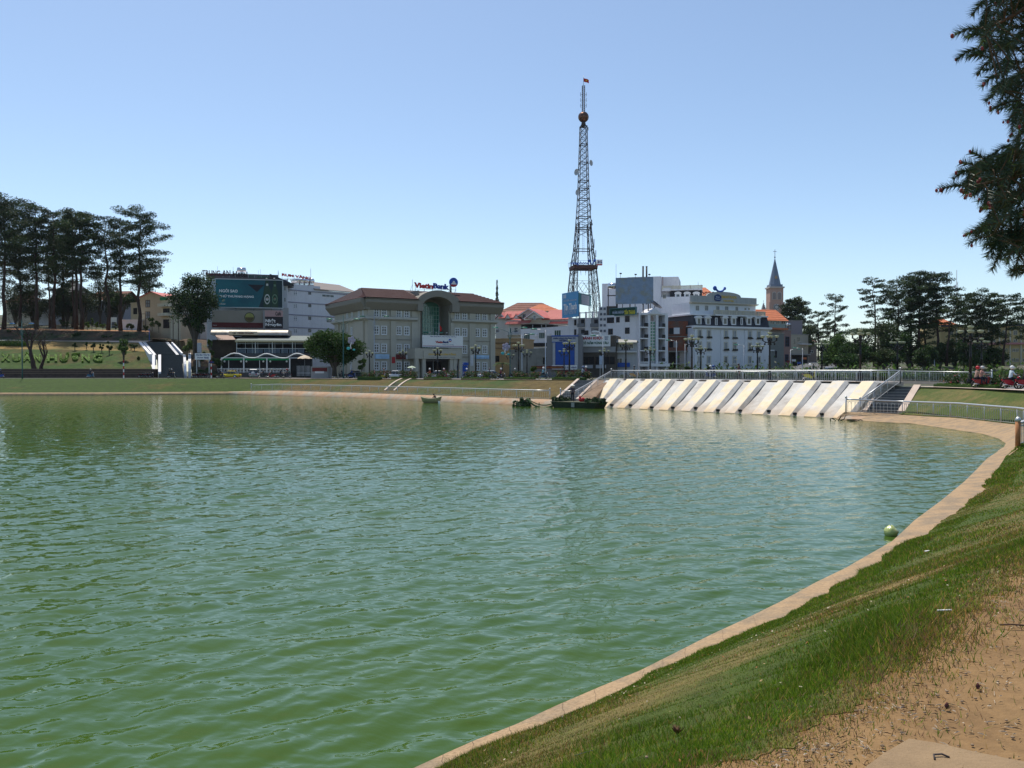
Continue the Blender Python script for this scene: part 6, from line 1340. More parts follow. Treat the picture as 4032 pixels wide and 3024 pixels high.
 for px in cols:
  x = F.x(px)
  for k, py in enumerate((1313,1361,1417)):
   z = F.z(2751, py)
   o = window(F, r, x, z, .95, 1.75, 2, 1 if k < 2 else 1, sur=.14, sm=OFFW, fm=WFRAME, gm=(CURT if (px+k) % 3 else GLASS), fw=.09, y=-.355, proud=.1)
   if k < 2: 
    b_ = MB(); b_.box(x-.75,-.85,z-1.15,x+.75,-.51,z-.9,0)
    for q_ in range(10): b_.ball((x-.65+q_*.145, -.68, z-.85+random.uniform(-.06,.1)), random.uniform(.10,.17), 5, 1)
    b_.build('planter', [mat('dark_planter', (.05,.04,.04), .8), LEAF3], r, F.M)
   else: bx(F, r, 'sill_ledge', OFFW, x-.8, -.7, z-1.35, x+.8, -.36, z-1.15)
   bx(F, r, 'window_apron', WHITE2, x-.6, -.42, z+1.2, x+.6, -.36, z+1.6)
  # dormers
  xd, zd = F.at(px, 1262, -.3); m_ = MB(); m_.box(xd-.75,-.45,zd-1.15,xd+.75,.6,zd+.6); n = 8; m_.prism([(xd-1.0*math.cos(math.pi*k/n),-.6,zd+.6+.6*math.sin(math.pi*k/n)) for k in range(n+1)],(0,1.4,0)); m_.build('dormer', WHITE2, r, F.M); window(F, r, xd, zd-.2, .85, 1.35, 2, 1, y=-.46, fm=OFFW)
 for px in (2819, 2919): xd, zd = F.at(px, 1264, -.3); window(F, r, xd, zd-.1, .45, 1.6, 1, 1, y=-.35, sur=.12, sm=WHITE2)
 for px, py, w, h_ in ((2746,1213,13,20),(2782,1213,13,20),(2826,1213,13,16),(2861,1214,13,16),(2901,1217,10,18),(2935,1217,7,9),(2949,1217,7,9)): wpx(F, r, px, py, w, h_, cols=2, rows=1, y=1.58, fm=OFFW, gm=CURT)
 z = F.z(2900,1225,-.5); bx(F, r, 'rail_top', OFFW, F.x(2811,-.5), -.55, z, F.x(3012,-.5), -.3, z+.14); m_ = MB(); a, b_ = F.x(2812,-.5), F.x(3011,-.5)
 for k in range(70): x = a+(b_-a)*k/69; m_.box(x-.055,-.5,zm+.3,x+.055,-.38,z)
 for k in range(8): x = a+(b_-a)*k/7; m_.box(x-.14,-.57,zm+.3,x+.14,-.3,z+.05)
 m_.build('balustrade', OFFW, r, F.M); bx(F, r, 'plinth', mat('dark_plinth', (.05,.05,.06), .8), -.1, -.5, -1, W, -.36, F.z(2730,1454))
blocks_right()

# ---------------- church
def church():
 F = Frame(3031, 420, 3083, 420, 6); r = thing('church_tower', 'pink brick church tower with slate blue spire and clock', 'church', F.M); W = F.W
 PK = mat('pink_brick', (.50,.31,.25), .85, var=.08, scale=.3); TR = mat('pale_stone_trim', (.55,.47,.42), .8); zt = F.z(3050,1134); bx(F, r, 'shaft', PK, 0, 0, -2, W, W, zt)
 for a in (0, W-.9): bx(F, r, 'buttress', PK, a-.5, -.5, -2, a+1.4, -.003, F.z(3050,1190))
 bx(F, r, 'cornice', TR, -.5, -.5, zt+.003, W+.5, W+.5, zt+.7)
 def arch(x, z0, z1, w, y, m, nm): n = 8; mb = MB(); mb.prism([(x+w/2,y,z0),(x+w/2,y,z1-w/2)]+[(x+w/2*math.cos(math.pi*k/n),y,z1-w/2+w/2*math.sin(math.pi*k/n)) for k in range(1,n)]+[(x-w/2,y,z1-w/2),(x-w/2,y,z0)],(0,.3,0)); mb.build(nm, m, r, F.M)
 a0, a1 = F.z(3060,1180), F.z(3060,1148)
 for x in (W*.3, W*.7): arch(x, a0, a1, W*.34, -.25, TR, 'belfry_surround'); arch(x, a0+.2, a1-.4, W*.24, -.35, mat('louvre', (.28,.23,.22), .8), 'belfry_louvre')
 x, z = F.at(3058,1209,-.4); mb = MB(); n = 20; rr_ = 1.6; mb.prism([(x+rr_*math.cos(2*math.pi*k/n),-.3,z+rr_*math.sin(2*math.pi*k/n)) for k in range(n)],(0,.25,0)); o = mb.build('clock_face', mat('rose_window_stone', (.5,.47,.45), .7), r, F.M)
 mb = MB()
 for k in range(8): t = 2*math.pi*k/8; mb.ball((x+1.05*math.cos(t),-.32,z+1.05*math.sin(t)),.3,6,0,1,.3,1)
 mb.build('clock_marks', SLATE, o, F.M)
 SP_ = mat('blue_grey_spire', (.17,.21,.28), .6, var=.06); mb = MB(); c = W/2; zb = zt+.7; za = F.z(3049,1013,W/2); n = 8; q = W*.46
 mb.add([(c+q*.98*math.cos(math.pi/8+2*math.pi*k/8),c+q*.98*math.sin(math.pi/8+2*math.pi*k/8),zb+1.1) for k in range(8)]+[(c,c,za)],[(k,(k+1)%8,8) for k in range(8)])
 mb.build('spire', SP_, r, F.M)
 mb = MB(); mb.box(c-q-.02,c-q-.02,zb,c+q+.02,c+q+.02,zb+1.2); mb.build('spire_base', SP_, r, F.M)
 mb = MB(); mb.tube([(c,c,za-.8),(c,c,za+4.0)],.13,5); mb.tube([(c-.9,c,za+2.9),(c+.9,c,za+2.9)],.11,5); mb.ball((c,c,za),.4,8); mb.build('cross', SLATE, r, F.M)
 x, z = c, F.z(3054,1091,c-q*.7); mb = MB(); yy = c-q*.80; mb.prism([(x-.6,yy,z-.8),(x+.6,yy,z-.8),(x+.6,yy,z+.1),(x,yy,z+.8),(x-.6,yy,z+.1)],(0,1.5,0)); mb.build('spire_dormer', mat('ochre_dormer', (.40,.27,.16), .8), r, F.M)
 G = Frame(2997, 425, 3019, 425, 6); mb = MB(); zb = G.z(3008,1229); za = G.z(3008,1190); w = G.W; mb.add([(0,0,zb),(w,0,zb),(w,w,zb),(0,w,zb),(w/2,w/2,za)],[(0,1,4),(1,2,4),(2,3,4),(3,0,4)]); mb.tube([(w/2,w/2,za-.5),(w/2,w/2,za+1.2)],.1,4)
 for k in range(6): t = k/6; mb.box(w/2*t-.2,w/2*t-.25,zb+(za-zb)*t,w-w/2*t+.2,w/2*t-.05,zb+(za-zb)*t+.25)
 mb.box(0,0,zb-8,w,w,zb); tag(mb.build('small_spire', mat('pale_spire', (.35,.36,.38), .7), None, G.M), 'small pale ribbed spire left of the church tower', 'church')
church()

# ---------------- hill street shophouses and roofs on the right
def right_town():
 wk = dict(cols=2, rows=1, fm=OFFW)
 F, r = house(2985, 3098, 262, 266, 3, 1262, 12, mat('pale_green_glazed_wall', (.20,.27,.26), .6, var=.2), TILEO, 'ridge', 1222, 'house with broad orange roof and glazed top floor behind the plaza hotel', ((3040,1270,16,12),(3062,1270,16,12),(3084,1270,16,12)), wk=wk)
 house(3092, 3158, 270, 270, 4, 1263, 10, mat('mauve_grey_plaster', (.26,.24,.27), .85, var=.08), CONCD, 'flat', 0, 'tall mauve grey block beside the pine crown', ())
 F, r = house(3030, 3086, 225, 228, 3, 1312, 12, mat('grey_green_plaster', (.20,.22,.21), .85, var=.1), CONC, 'flat', 0, 'grey green shophouse at the foot of the hill street', ((3055,1395,10,30),), wk=dict(cols=1, rows=1, fm=GREYP, gm=DARK), name='shophouse', cat='house')
 bx(F, r, 'red_tin_roof', TILEO, 0, -1, F.z(3050,1298), F.W*1.1, 4, F.z(3050,1291)); bx(F, r, 'upper_room', mat('raw_plaster', (.35,.30,.27), .9), .3, .5, F.z(3050,1312), F.W, 6, F.z(3050,1298)); board(F, r, 'pale_sign', WHITE, 3034, 1377, 3050, 1382, y=-.4, th=.1)
 F, r = house(3086, 3114, 236, 238, 3, 1300, 10, mat('pinkish_shop', (.30,.20,.18), .85, var=.15), CONC, 'flat', 0, 'narrow pinkish shophouse with rooftop tank frame', ((3100,1345,16,40),(3098,1410,14,30)), wk=dict(cols=2, rows=3, fm=mat('blue_frame', (.03,.06,.16), .6), gm=DARK), name='shophouse', cat='house')
 tk = MB(); x, z = F.at(3104,1278,2); tk.tube([(x-.65,2,z),(x-.5,2,z),(x+.5,2,z),(x+.65,2,z)],[.2,.4,.4,.2],10); 
 for dx in (-.6,.6):
  for yy in (1.5,2.5): tk.box(x+dx-.05,yy,F.z(3104,1302),x+dx+.05,yy+.1,z,1)
 for k in range(3): zz = F.z(3104,1300)+k*.6; tk.box(x-.6,1.5,zz,x+.6,1.55,zz+.06,1)
 tk.build('rooftop_tank', [CHROME, RUST], r, F.M)
 F, r = house(3112, 3182, 258, 262, 4, 1318, 12, mat('cream_yellow_shop', (.45,.41,.33), .85, var=.08), CONC, 'flat', 0, 'cream corner house with balcony half way up the hill street', ((3144,1336,12,18),(3128,1345,8,22),(3165,1372,12,14)), wk=wk, name='shophouse', cat='house')
 bx(F, r, 'balcony', WHITE, F.W*.45, -1.4, F.z(3150,1357), F.W, -.003, F.z(3150,1353)); bx(F, r, 'shopfront', DARK, .5, -.1, -1, F.W-.3, -.005, F.z(3150,1395)); bx(F, r, 'awning', GREYP, .2, -1.8, F.z(3150,1398), F.W*.9, -.003, F.z(3150,1394))
 F, r = house(3176, 3216, 300, 306, 6, 1345, 12, mat('brown_shop', (.16,.12,.10), .9, var=.2), TILEB, 'ridge', 1330, 'dark brown shophouse near the top of the hill street', ((3192,1362,12,10),(3195,1385,14,10)), wk=dict(cols=2, rows=1, gm=DARK), name='shophouse', cat='house')
 for px, py, w in ((3098,1425,20),(3120,1420,14),(3142,1430,12),(3160,1412,16)):
  F = Frame(px, 210, px+w, 211, 3); o = MB(); q = F.rect(px,py-5,px+w,py+3); o.box(q[0],0,q[1],q[2],.15,q[3],0); o.box(q[0]+.1,.16,-.5,q[0]+.2,.26,q[3],1)
  c = {3098:('dark_red_panel','small dark red street sign at the foot of the hill street'),3120:('white_plaster','small white street sign beside the shophouses'),3142:('signal_blue','small blue street sign in the shade of the shophouses'),3160:('orange_roof_tile','small orange street sign up the hill street')}[px]
  tag(o.build('street_sign', [MATS[c[0]], STEEL], None, F.M), c[1], 'sign')
 # school
 F = Frame(3640, 236, 4110, 228, 2.6); r = thing('school_building', 'long ochre four storey school with dark flat roof behind the right pines', 'building', F.M); zt = F.z(3900,1285); W = F.W
 bx(F, r, 'wall', YELLOW, F.x(3700), 0, -1, W, 12, zt); bx(F, r, 'roof', mat('dark_roof_edge', (.06,.06,.065), .8), F.x(3698), -1.0, zt+.003, W, 12, F.z(3900,1277)); bx(F, r, 'pink_band', mat('pink_ledge', (.50,.22,.22), .8), F.x(3760), -.9, F.z(3900,1357), W, -.003, F.z(3900,1350))
 bx(F, r, 'wall', YELLOW, F.x(3640), -1.5, -1, F.x(3699), 9, F.z(3670,1280))
 hip_roof(F, r, F.x(3655), F.x(3765), 0, 10, zt+.5, F.z(3700,1252,5), TILEO, rows=4)
 for px in (3745,3787,3825,3867,3912,3955,3998,4040,4080):
  for py, h_ in ((1310,18),(1342,12),(1379,13),(1418,13)): wpx(F, r, px, py, 28 if py > 1345 else 16, h_, cols=4 if py > 1345 else 2, rows=1, fm=OFFW, gm=GLASS, fw=.08)
 for px in (3765,3806,3846,3890,3934,3976,4019,4060): bx(F, r, 'pilaster', OFFW, F.x(px)-.15, -.25, -1, F.x(px)+.15, -.003, zt)
 bx(F, r, 'plinth', GREYP, F.x(3700), -.3, -1, W, -.004, F.z(3900,1443))
 # radio mast far right
 m_ = MB(); c = PX(3764, 420, 4); za, zb = 4, ZY(1063, 420); hw = .55
 for sx, sy in ((-1,-1),(1,-1),(0,1)): m_.tube([(c.x+sx*hw,420+sy*hw,za),(c.x+sx*hw*.6,420+sy*hw*.6,zb-6)],.09,4)
 for k in range(24): z = za+(zb-6-za)*k/24; z2 = z+(zb-6-za)/24; m_.tube([(c.x-hw,420-hw,z),(c.x+hw,420-hw,z2)],.05,3); m_.tube([(c.x+hw,420-hw,z),(c.x,420+hw,z2)],.05,3)
 m_.tube([(c.x,420,zb-6),(c.x,420,zb)],.1,4); o = m_.build('radio_mast', mat('faded_red_mast', (.25,.14,.14), .7)); tag(o, 'thin distant radio mast above the right pine grove', 'mast'); m_ = MB()
 for k in range(3): m_.box(c.x-1.2,419.5,zb-9-k*2.2,c.x-.6,420,zb-7.6-k*2.2)
 m_.build('antenna_panels', WHITE, o)
right_town()

# ---------------- lattice telecommunications tower
def mast():
 D = 262; cxp = 2296; base = PX(cxp, D, 4); I = Matrix.Identity(4)
 root = thing('lattice_tower', 'tall steel lattice telecommunications tower with copper sphere and flag', 'tower', T(base.x, D, 3))
 def Z(py): return ZY(py, D)
 def wpx_(n): return n/FPX*D
 # half width of the square shaft by height
 prof = [(1235,64),(1130,55),(1040,46),(985,37),(900,29.5),(800,23),(745,20.5),(655,18),(560,15),(497,13.5)]
 prof = [(Z(y), wpx_(w)*.89) for y, w in prof]; zs = [p[0] for p in prof]; hw = [p[1] for p in prof]
 prof.insert(0, (3, hw[0]*1.35)); zs.insert(0, 3); hw.insert(0, hw[0]*1.35)
 def HW(z): return float(np.interp(z, zs, hw))
 ang = R(9); ca, sa = math.cos(ang), math.sin(ang)
 def P(x, y, z): return Vector((base.x + x*ca - y*sa, D + x*sa + y*ca, z))
 levels = []; z = 3.0
 while z < zs[-1]:
  levels.append(z); z += max(1.9, HW(z)*(.95 if z > Z(985) else .62))
 levels.append(zs[-1])
 zplat = Z(1040); split = Z(760)
 for sx, sy in ((-1,-1),(1,-1),(1,1),(-1,1)):       # four built-up legs, each a small lattice column low down
  m_ = MB()
  def col(z): h = HW(z); w = h*.40 if z < split else 0; return h, w
  for i in range(len(levels)-1):
   z0, z1 = levels[i], levels[i+1]; h0, h1 = HW(z0), HW(z1); f0 = max(0, 1-(z0-3)/(split-3))**.5*.42; f1 = max(0, 1-(z1-3)/(split-3))**.5*.42; w0, w1 = h0*f0, h1*f1
   m_.tube([P(sx*h0,sy*h0,z0),P(sx*h1,sy*h1,z1)],.14,4,cap=False)
   if w0 > .35:
    A = [P(sx*(h0-w0),sy*h0,z0),P(sx*h0,sy*(h0-w0),z0),P(sx*(h0-w0),sy*(h0-w0),z0)]; B = [P(sx*(h1-w1),sy*h1,z1),P(sx*h1,sy*(h1-w1),z1),P(sx*(h1-w1),sy*(h1-w1),z1)]
    for a, b_ in zip(A, B): m_.tube([a,b_],.09,4,cap=False)
    o0, o1 = P(sx*h0,sy*h0,z0), P(sx*h1,sy*h1,z1)
    for a, b_ in zip(A[:2], B[:2]): m_.tube([o0,b_],.055,3,cap=False); m_.tube([a,o1],.055,3,cap=False); m_.tube([o1,b_],.055,3,cap=False)
    m_.tube([A[0],B[2]],.05,3,cap=False); m_.tube([A[1],B[2]],.05,3,cap=False)
  m_.build('leg', RUST, root, I)
 m_ = MB()
 cs = [(-1,-1),(1,-1),(1,1),(-1,1)]
 for i in range(len(levels)-1):
  z0, z1 = levels[i], levels[i+1]; h0, h1 = HW(z0), HW(z1)
  if z0 > Z(960) :
   for k in range(4):
    a, b_ = cs[k], cs[(k+1)%4]; m_.tube([P(a[0]*h0,a[1]*h0,z0),P(b_[0]*h1,b_[1]*h1,z1)],.06,3,cap=False); m_.tube([P(b_[0]*h0,b_[1]*h0,z0),P(a[0]*h1,a[1]*h1,z1)],.06,3,cap=False); m_.tube([P(a[0]*h1,a[1]*h1,z1),P(b_[0]*h1,b_[1]*h1,z1)],.07 if i % 3 else .15,4,cap=False)
 for zz in (Z(985), Z(900), Z(745)):
  h = HW(zz)
  for k in range(4): a, b_ = cs[k], cs[(k+1)%4]; m_.tube([P(a[0]*h,a[1]*h,zz),P(b_[0]*h,b_[1]*h,zz)],.16,4,cap=False)
 # cross bracing between the legs low down
 for (za, zb) in ((Z(1155), Z(1110)),):
  for k in range(4):
   a, b_ = cs[k], cs[(k+1)%4]; ha, hb = HW(za)*.9, HW(zb)*.9
   def L(t, h, zz): return P((a[0]*(1-t)+b_[0]*t)*h, (a[1]*(1-t)+b_[1]*t)*h, zz)
   for t in (0,.33,.66): m_.tube([L(t,ha,za),L(t+.33,hb,zb)],.05,3,cap=False); m_.tube([L(t,hb,zb),L(t+.33,ha,za)],.05,3,cap=False)
   m_.tube([L(0,ha,za),L(1,ha,za)],.05,3,cap=False); m_.tube([L(0,hb,zb),L(1,hb,zb)],.05,3,cap=False)
 m_.build('bracing', RUST, root, I)
 # central cable ladder
 m_ = MB(); 
 for s in (-.25,.25): m_.tube([P(s,0,Z(1000)),P(s,0,zs[-1])],.05,4)
 for k in range(60): z = Z(1000)+(zs[-1]-Z(1000))*k/60; m_.tube([P(-.25,0,z),P(.25,0,z)],.03,3)
 m_.build('ladder', STEEL, root, I)
 # platform
 zp = Z(1060); hp = wpx_(62); m_ = MB(); h2 = hp*.82
 def ringp(h, z): return [P(sx*h, sy*h, z) for sx, sy in cs]
 a, b_, c = ringp(h2*.9, zp), ringp(h2*.93, zp+.9), ringp(h2*.7, zp-1.6)
 for k in range(4):
  j = (k+1) % 4; m_.hexa([a[k],a[j],a[j]*1.0+Vector((0,0,.02)),a[k]+Vector((0,0,.02))],[b_[k],b_[j],b_[j],b_[k]]) ; m_.tube([a[k],c[k]],.09,4)
  for t in (0,.25,.5,.75,1): q = a[k].lerp(a[j],t); w = c[k].lerp(c[j],t); m_.tube([q,w],.05,3)
  i0, i1 = a[k].lerp(P(0,0,zp),.38), a[j].lerp(P(0,0,zp),.38); m_.hexa([a[k]-Vector((0,0,.1)),a[j]-Vector((0,0,.1)),i1-Vector((0,0,.1)),i0-Vector((0,0,.1))],[a[k]+Vector((0,0,.15)),a[j]+Vector((0,0,.15)),i1+Vector((0,0,.15)),i0+Vector((0,0,.15))])
 m_.build('platform', mat('rust_brown_platform', (.09,.045,.042), .8, var=.2), root, I)
 rl = MB(); b2 = ringp(h2*.97, zp+2.2); b1 = ringp(h2*.95, zp+.9)
 for k in range(4):
  j = (k+1)%4; rl.tube([b2[k],b2[j]],.04,3)
  for t in np.linspace(0,1,6): rl.tube([b1[k].lerp(b1[j],t),b2[k].lerp(b2[j],t)],.03,3)
 rl.build('platform_railing', RUST, root, I)
 # platform signs (facing the lake)
 K = Frame(2232, D-hp-.6, 2375, D-hp-.6, 3)
 lettering(K, root, 'vinaphone', K.x(2245), K.z(2245,1045), K.x(2319), K.z(2245,1029), BLUE, y=0, depth=.15, bold=.03)
 m_ = MB(); x, z = K.at(2331,1035); 
 for a_, b2_ in ((2321,1027),(2342,1025)): xx, zz = K.at(a_,b2_); m_.ball((xx,0,zz),.42,8,0,1,.3,1)
 P0, P1, P2 = K.at(2321,1027), K.at(2331,1041), K.at(2342,1026); m_.tube([(P0[0],0,P0[1]),(P1[0],0,P1[1]),(P2[0],0,P2[1])],.22,5); m_.build('sign_swoosh', BLUE, root, K.M)
 q = K.rect(2349,1022,2372,1045); o = bx(K, root, 'sign_panel', WHITE2, q[0], 0, q[1], q[2], .2, q[3]); bx(K, root, 'sign_band', RED, q[0]+.05, -.03, q[1]+.02, q[2]-.05, -.005, q[1]+.38); lettering(K, root, '3G', K.x(2352), K.z(2352,1037), K.x(2370), K.z(2352,1026), NAVY, y=-.04, bold=.03)
 # sphere
 zt = zs[-1]; s = MB(); rad = wpx_(20.5); zc = Z(461); s.ball((base.x, D, zc), rad, 28); sp = s.build('sphere', mat('copper_sphere', (.16,.075,.05), .32, metal=.75, var=.2, scale=1.5), root, I)
 n_ = MB(); n_.tube([(base.x,D,zt),(base.x,D,zc-rad*.9)],[HW(zt)*.9,.6],8); n_.build('neck', RUST, root, I)
 b_ = MB()
 for k in range(12): t = 2*math.pi*k/12; b_.tube([(base.x+rad*1.01*math.sin(math.pi*j/12)*math.cos(t), D+rad*1.01*math.sin(math.pi*j/12)*math.sin(t), zc+rad*1.01*math.cos(math.pi*j/12)) for j in range(1,12)],.03,3,cap=False)
 b_.build('seams', RUST, sp, I)
 # upper antenna mast
 z0, z1 = zc+rad*.9, Z(338); w0 = wpx_(7.5)*.62; m_ = MB(); n = 14
 for i in range(n):
  a, b2_ = z0+(z1-z0)*i/n, z0+(z1-z0)*(i+1)/n
  for k in range(4): p, q_ = cs[k], cs[(k+1)%4]; m_.tube([P(p[0]*w0,p[1]*w0,a),P(p[0]*w0,p[1]*w0,b2_)],.07,4,cap=False); m_.tube([P(p[0]*w0,p[1]*w0,a),P(q_[0]*w0,q_[1]*w0,b2_)],.05,3,cap=False); m_.tube([P(p[0]*w0,p[1]*w0,b2_),P(q_[0]*w0,q_[1]*w0,b2_)],.05,3,cap=False)
 m_.build('upper_mast', RUST, root, I)
 for py in (372,394,416):
  zz = Z(py)
  for s_ in (-1,1):
   a_ = MB(); X_ = s_*wpx_(12); a_.tube([Vector((base.x+s_*w0,D,zz)),Vector((base.x+X_,D,zz))],.05,4); a_.tube([Vector((base.x+X_-s_*.2,D,zz-.65)),Vector((base.x+X_,D,zz-.3)),Vector((base.x+X_,D,zz+.3)),Vector((base.x+X_-s_*.2+s_*.15,D,zz+.65))],.07,4); a_.build('dipole_antenna', RUST, root, I)
 f = MB(); f.tube([Vector((base.x,D,z1)),Vector((base.x,D,Z(298)))],.07,5); fp = f.build('flagpole', STEEL, root, I)
 fl = MB(); a0, a1 = base.x+.05, base.x+wpx_(21); z_ = Z(307); hf = wpx_(14); N_ = 6; vs = []
 for j in range(N_+1): x = a0+(a1-a0)*j/N_; vs += [(x,D+math.sin(j*1.3)*.15,z_-j*.09),(x,D+math.sin(j*1.3)*.15,z_-j*.09-hf)]
 fl.add(vs,[(2*j,2*j+1,2*j+3,2*j+2) for j in range(N_)],0,True); fl.prism([(a0+(a1-a0)*.5+.38*(1 if k%2==0 else .42)*math.sin(math.pi*k/5),D-.22,z_-.3-hf/2+.38*(1 if k%2==0 else .42)*math.cos(math.pi*k/5)) for k in range(10)],(0,.02,0),1)
 fl.build('flag', [mat('red_flag',(0,0,0)), mat('yellow_star', (.7,.55,.03), .6)], fp, I)
 # dishes and small antennas
 DM = mat('pale_grey_dish', (.42,.43,.45), .5)
 for px, py, r_, dx in ((2270,681,13,-1),(2323,645,12,1),(2274,760,12,-1)):
  d = MB(); x = PX(px,D,0).x; zz = Z(py); rr_ = wpx_(r_); n = 12; ax = Vector((dx*.75,-.6,0)).normalized(); u = Vector((0,0,1)); v = ax.cross(u); c = Vector((x,D-1,zz)); V_ = []
  for k in range(4): q_ = rr_*k/3; V_ += [tuple(c+u*math.cos(2*math.pi*j/n)*max(q_,.01)+v*math.sin(2*math.pi*j/n)*max(q_,.01)+ax*(q_*q_*.22)) for j in range(n)]
  d.add(V_,[(k*n+j,k*n+(j+1)%n,(k+1)*n+(j+1)%n,(k+1)*n+j) for k in range(3) for j in range(n)],0,True); d.tube([c,Vector((base.x-dx*0+dx*HW(zz)*.8,D,zz))],.08,4); d.build('dish_antenna', DM, root, I)
 for px, py, h_ in ((2313,510,12),(2281,520,6),(2279,567,10),(2279,608,8),(2277,640,14),(2283,715,8),(2324,818,24),(2271,790,6),(2328,878,22),(2262,955,14),(2337,960,34),(2344,1000,26),(2257,975,6),(2256,992,6),(2330,885,8),(2322,735,5),(2267,925,5)):
  a_ = MB(); x = PX(px,D,0).x; zz = Z(py); hh_ = wpx_(h_)/2; e = HW(zz)*ca*(1 if px > cxp else -1)
  a_.tube([Vector((base.x+e,D-.3,zz)),Vector((x,D-.8,zz))],.05,3); a_.box(x-.13,D-.95,zz-hh_,x+.13,D-.7,zz+hh_); a_.build('panel_antenna', STEEL, root, I)
mast()

# ================================================================== trees and plants
def rot_leaves(C, size, upbias=.4, aspect=.45, seed=0):
 """Diamond leaves at centres C: returns verts (4N,3), faces (N,4)."""
 r = np.random.default_rng(seed); n = len(C); d = r.normal(size=(n, 3)); d /= np.linalg.norm(d, axis=1)[:, None]
 nn = r.normal(size=(n, 3)); nn[:, 2] += upbias * 2; u = np.cross(d, nn); u /= (np.linalg.norm(u, axis=1)[:, None] + 1e-9)
 s = (size * r.uniform(.6, 1.3, n))[:, None]
 V = np.stack([C - d*s*.5, C + u*s*aspect*.5, C + d*s*.5, C - u*s*aspect*.5], 1).reshape(-1, 3)
 return V, np.arange(4*n).reshape(n, 4)
def crown_mesh(name, C, size, mats, mi, seed=0, upbias=.4, aspect=.45):
 V, F = rot_leaves(np.asarray(C), size, upbias, aspect, seed); return npmesh(name, V, F, mats, mi)
TREE_MI = None
def pine(px, pyb, pyt, hw, D, seed, label, group, cs=.42, lean=0.0, pads=1.0, name='pine_tree', flat=.6, mats=None, rb=1.0, bare=4, leaf=.44):
 """pyb, pyt: pixel rows of foot and top; hw: crown half width in pixels."""
 r = np.random.default_rng(seed); B = PD(px, pyb, D); H = ZY(pyt, D) - B.z; sp = hw * (1.08 if px < 560 else 1.0) / FPX * D
 root = thing(name, label, 'tree', T(B), group); m = MB(); n = 7; wob = r.normal(size=(n+1, 2)) * H * .008; tp = []
 for i in range(n+1): t = i/n; tp.append(Vector((lean*H*t**2 + wob[i, 0]*(t > 0), wob[i, 1]*(t > 0), H*t*.97)))
 r0 = (.0125*H + .08) * rb; m.tube(tp, [r0*1.25] + [r0*(1 - .86*(i/n)) for i in range(1, n+1)], 8, 0)
 def tr(h):
  t = min(h/H/.97, 1) * n; i = min(int(t), n-1); return tp[i].lerp(tp[i+1], t-i), r0*(1-.86*t/n)
 C, M_ = [], []; N = int(26*pads)
 for i in range(N + bare):
  isb = i >= N
  u = (i+.5)/N if not isb else 0; h = H*(cs + (1-cs)*u**.8*.97) if not isb else H*r.uniform(cs*.75, cs*1.1); az = i*2.39996 + r.uniform(-.5, .5); p, rr = tr(h)
  f = (.45 + .55*math.sin(math.pi*min(1, (u*.9+.12))**.8)) if u < .8 else .82 - (u-.8)*2.2
  L_ = sp * max(.25, f) * r.uniform(.65, 1.1); L_ = L_*.5 if isb else L_; rise = L_*r.uniform(.02, .4)*(1 if u > .3 else .4); k = 4; pts = [p]
  for j in range(1, k+1): t = j/k; pts.append(p + Vector((math.cos(az+.25*t)*L_*t, math.sin(az+.25*t)*L_*t, rise*t**1.5 + math.sin(t*5+i)*.15)))
  m.tube(pts, [max(.03, rr*.45*(1-.8*j/k)) for j in range(k+1)], 4, 0, cap=False)
  if isb: continue
  npad = 2 + int(L_ > 2.5) + int(L_ > 4)
  for q in range(npad):
   t = 1 - q*.27*r.uniform(.7, 1.2); j = min(int(t*k), k-1); c = pts[j].lerp(pts[j+1], t*k-j) + Vector((r.normal()*.45, r.normal()*.45, .2)); R_ = sp*r.uniform(.14, .25)+.35; nl = int(44*R_*R_*pads**.3)+22
   e = r.normal(size=(nl, 3)); e /= np.linalg.norm(e, axis=1)[:, None]; e *= (r.uniform(0, 1, nl)**.45)[:, None]; e *= [R_, R_, R_*(.34+.2*r.random())*flat/.6]; e[:, 2] += .12*np.sin(e[:, 0]*3)
   C.append(e + np.array(c)); M_.append(np.full(nl, int(r.random() < .35)))
 m.build('trunk', BARK, root, T(B)); me = crown_mesh('crown', np.concatenate(C), leaf, mats or [PINE1, PINE2], np.concatenate(M_), seed, .3, .4); inst('crown', me, root, T(B)); return root
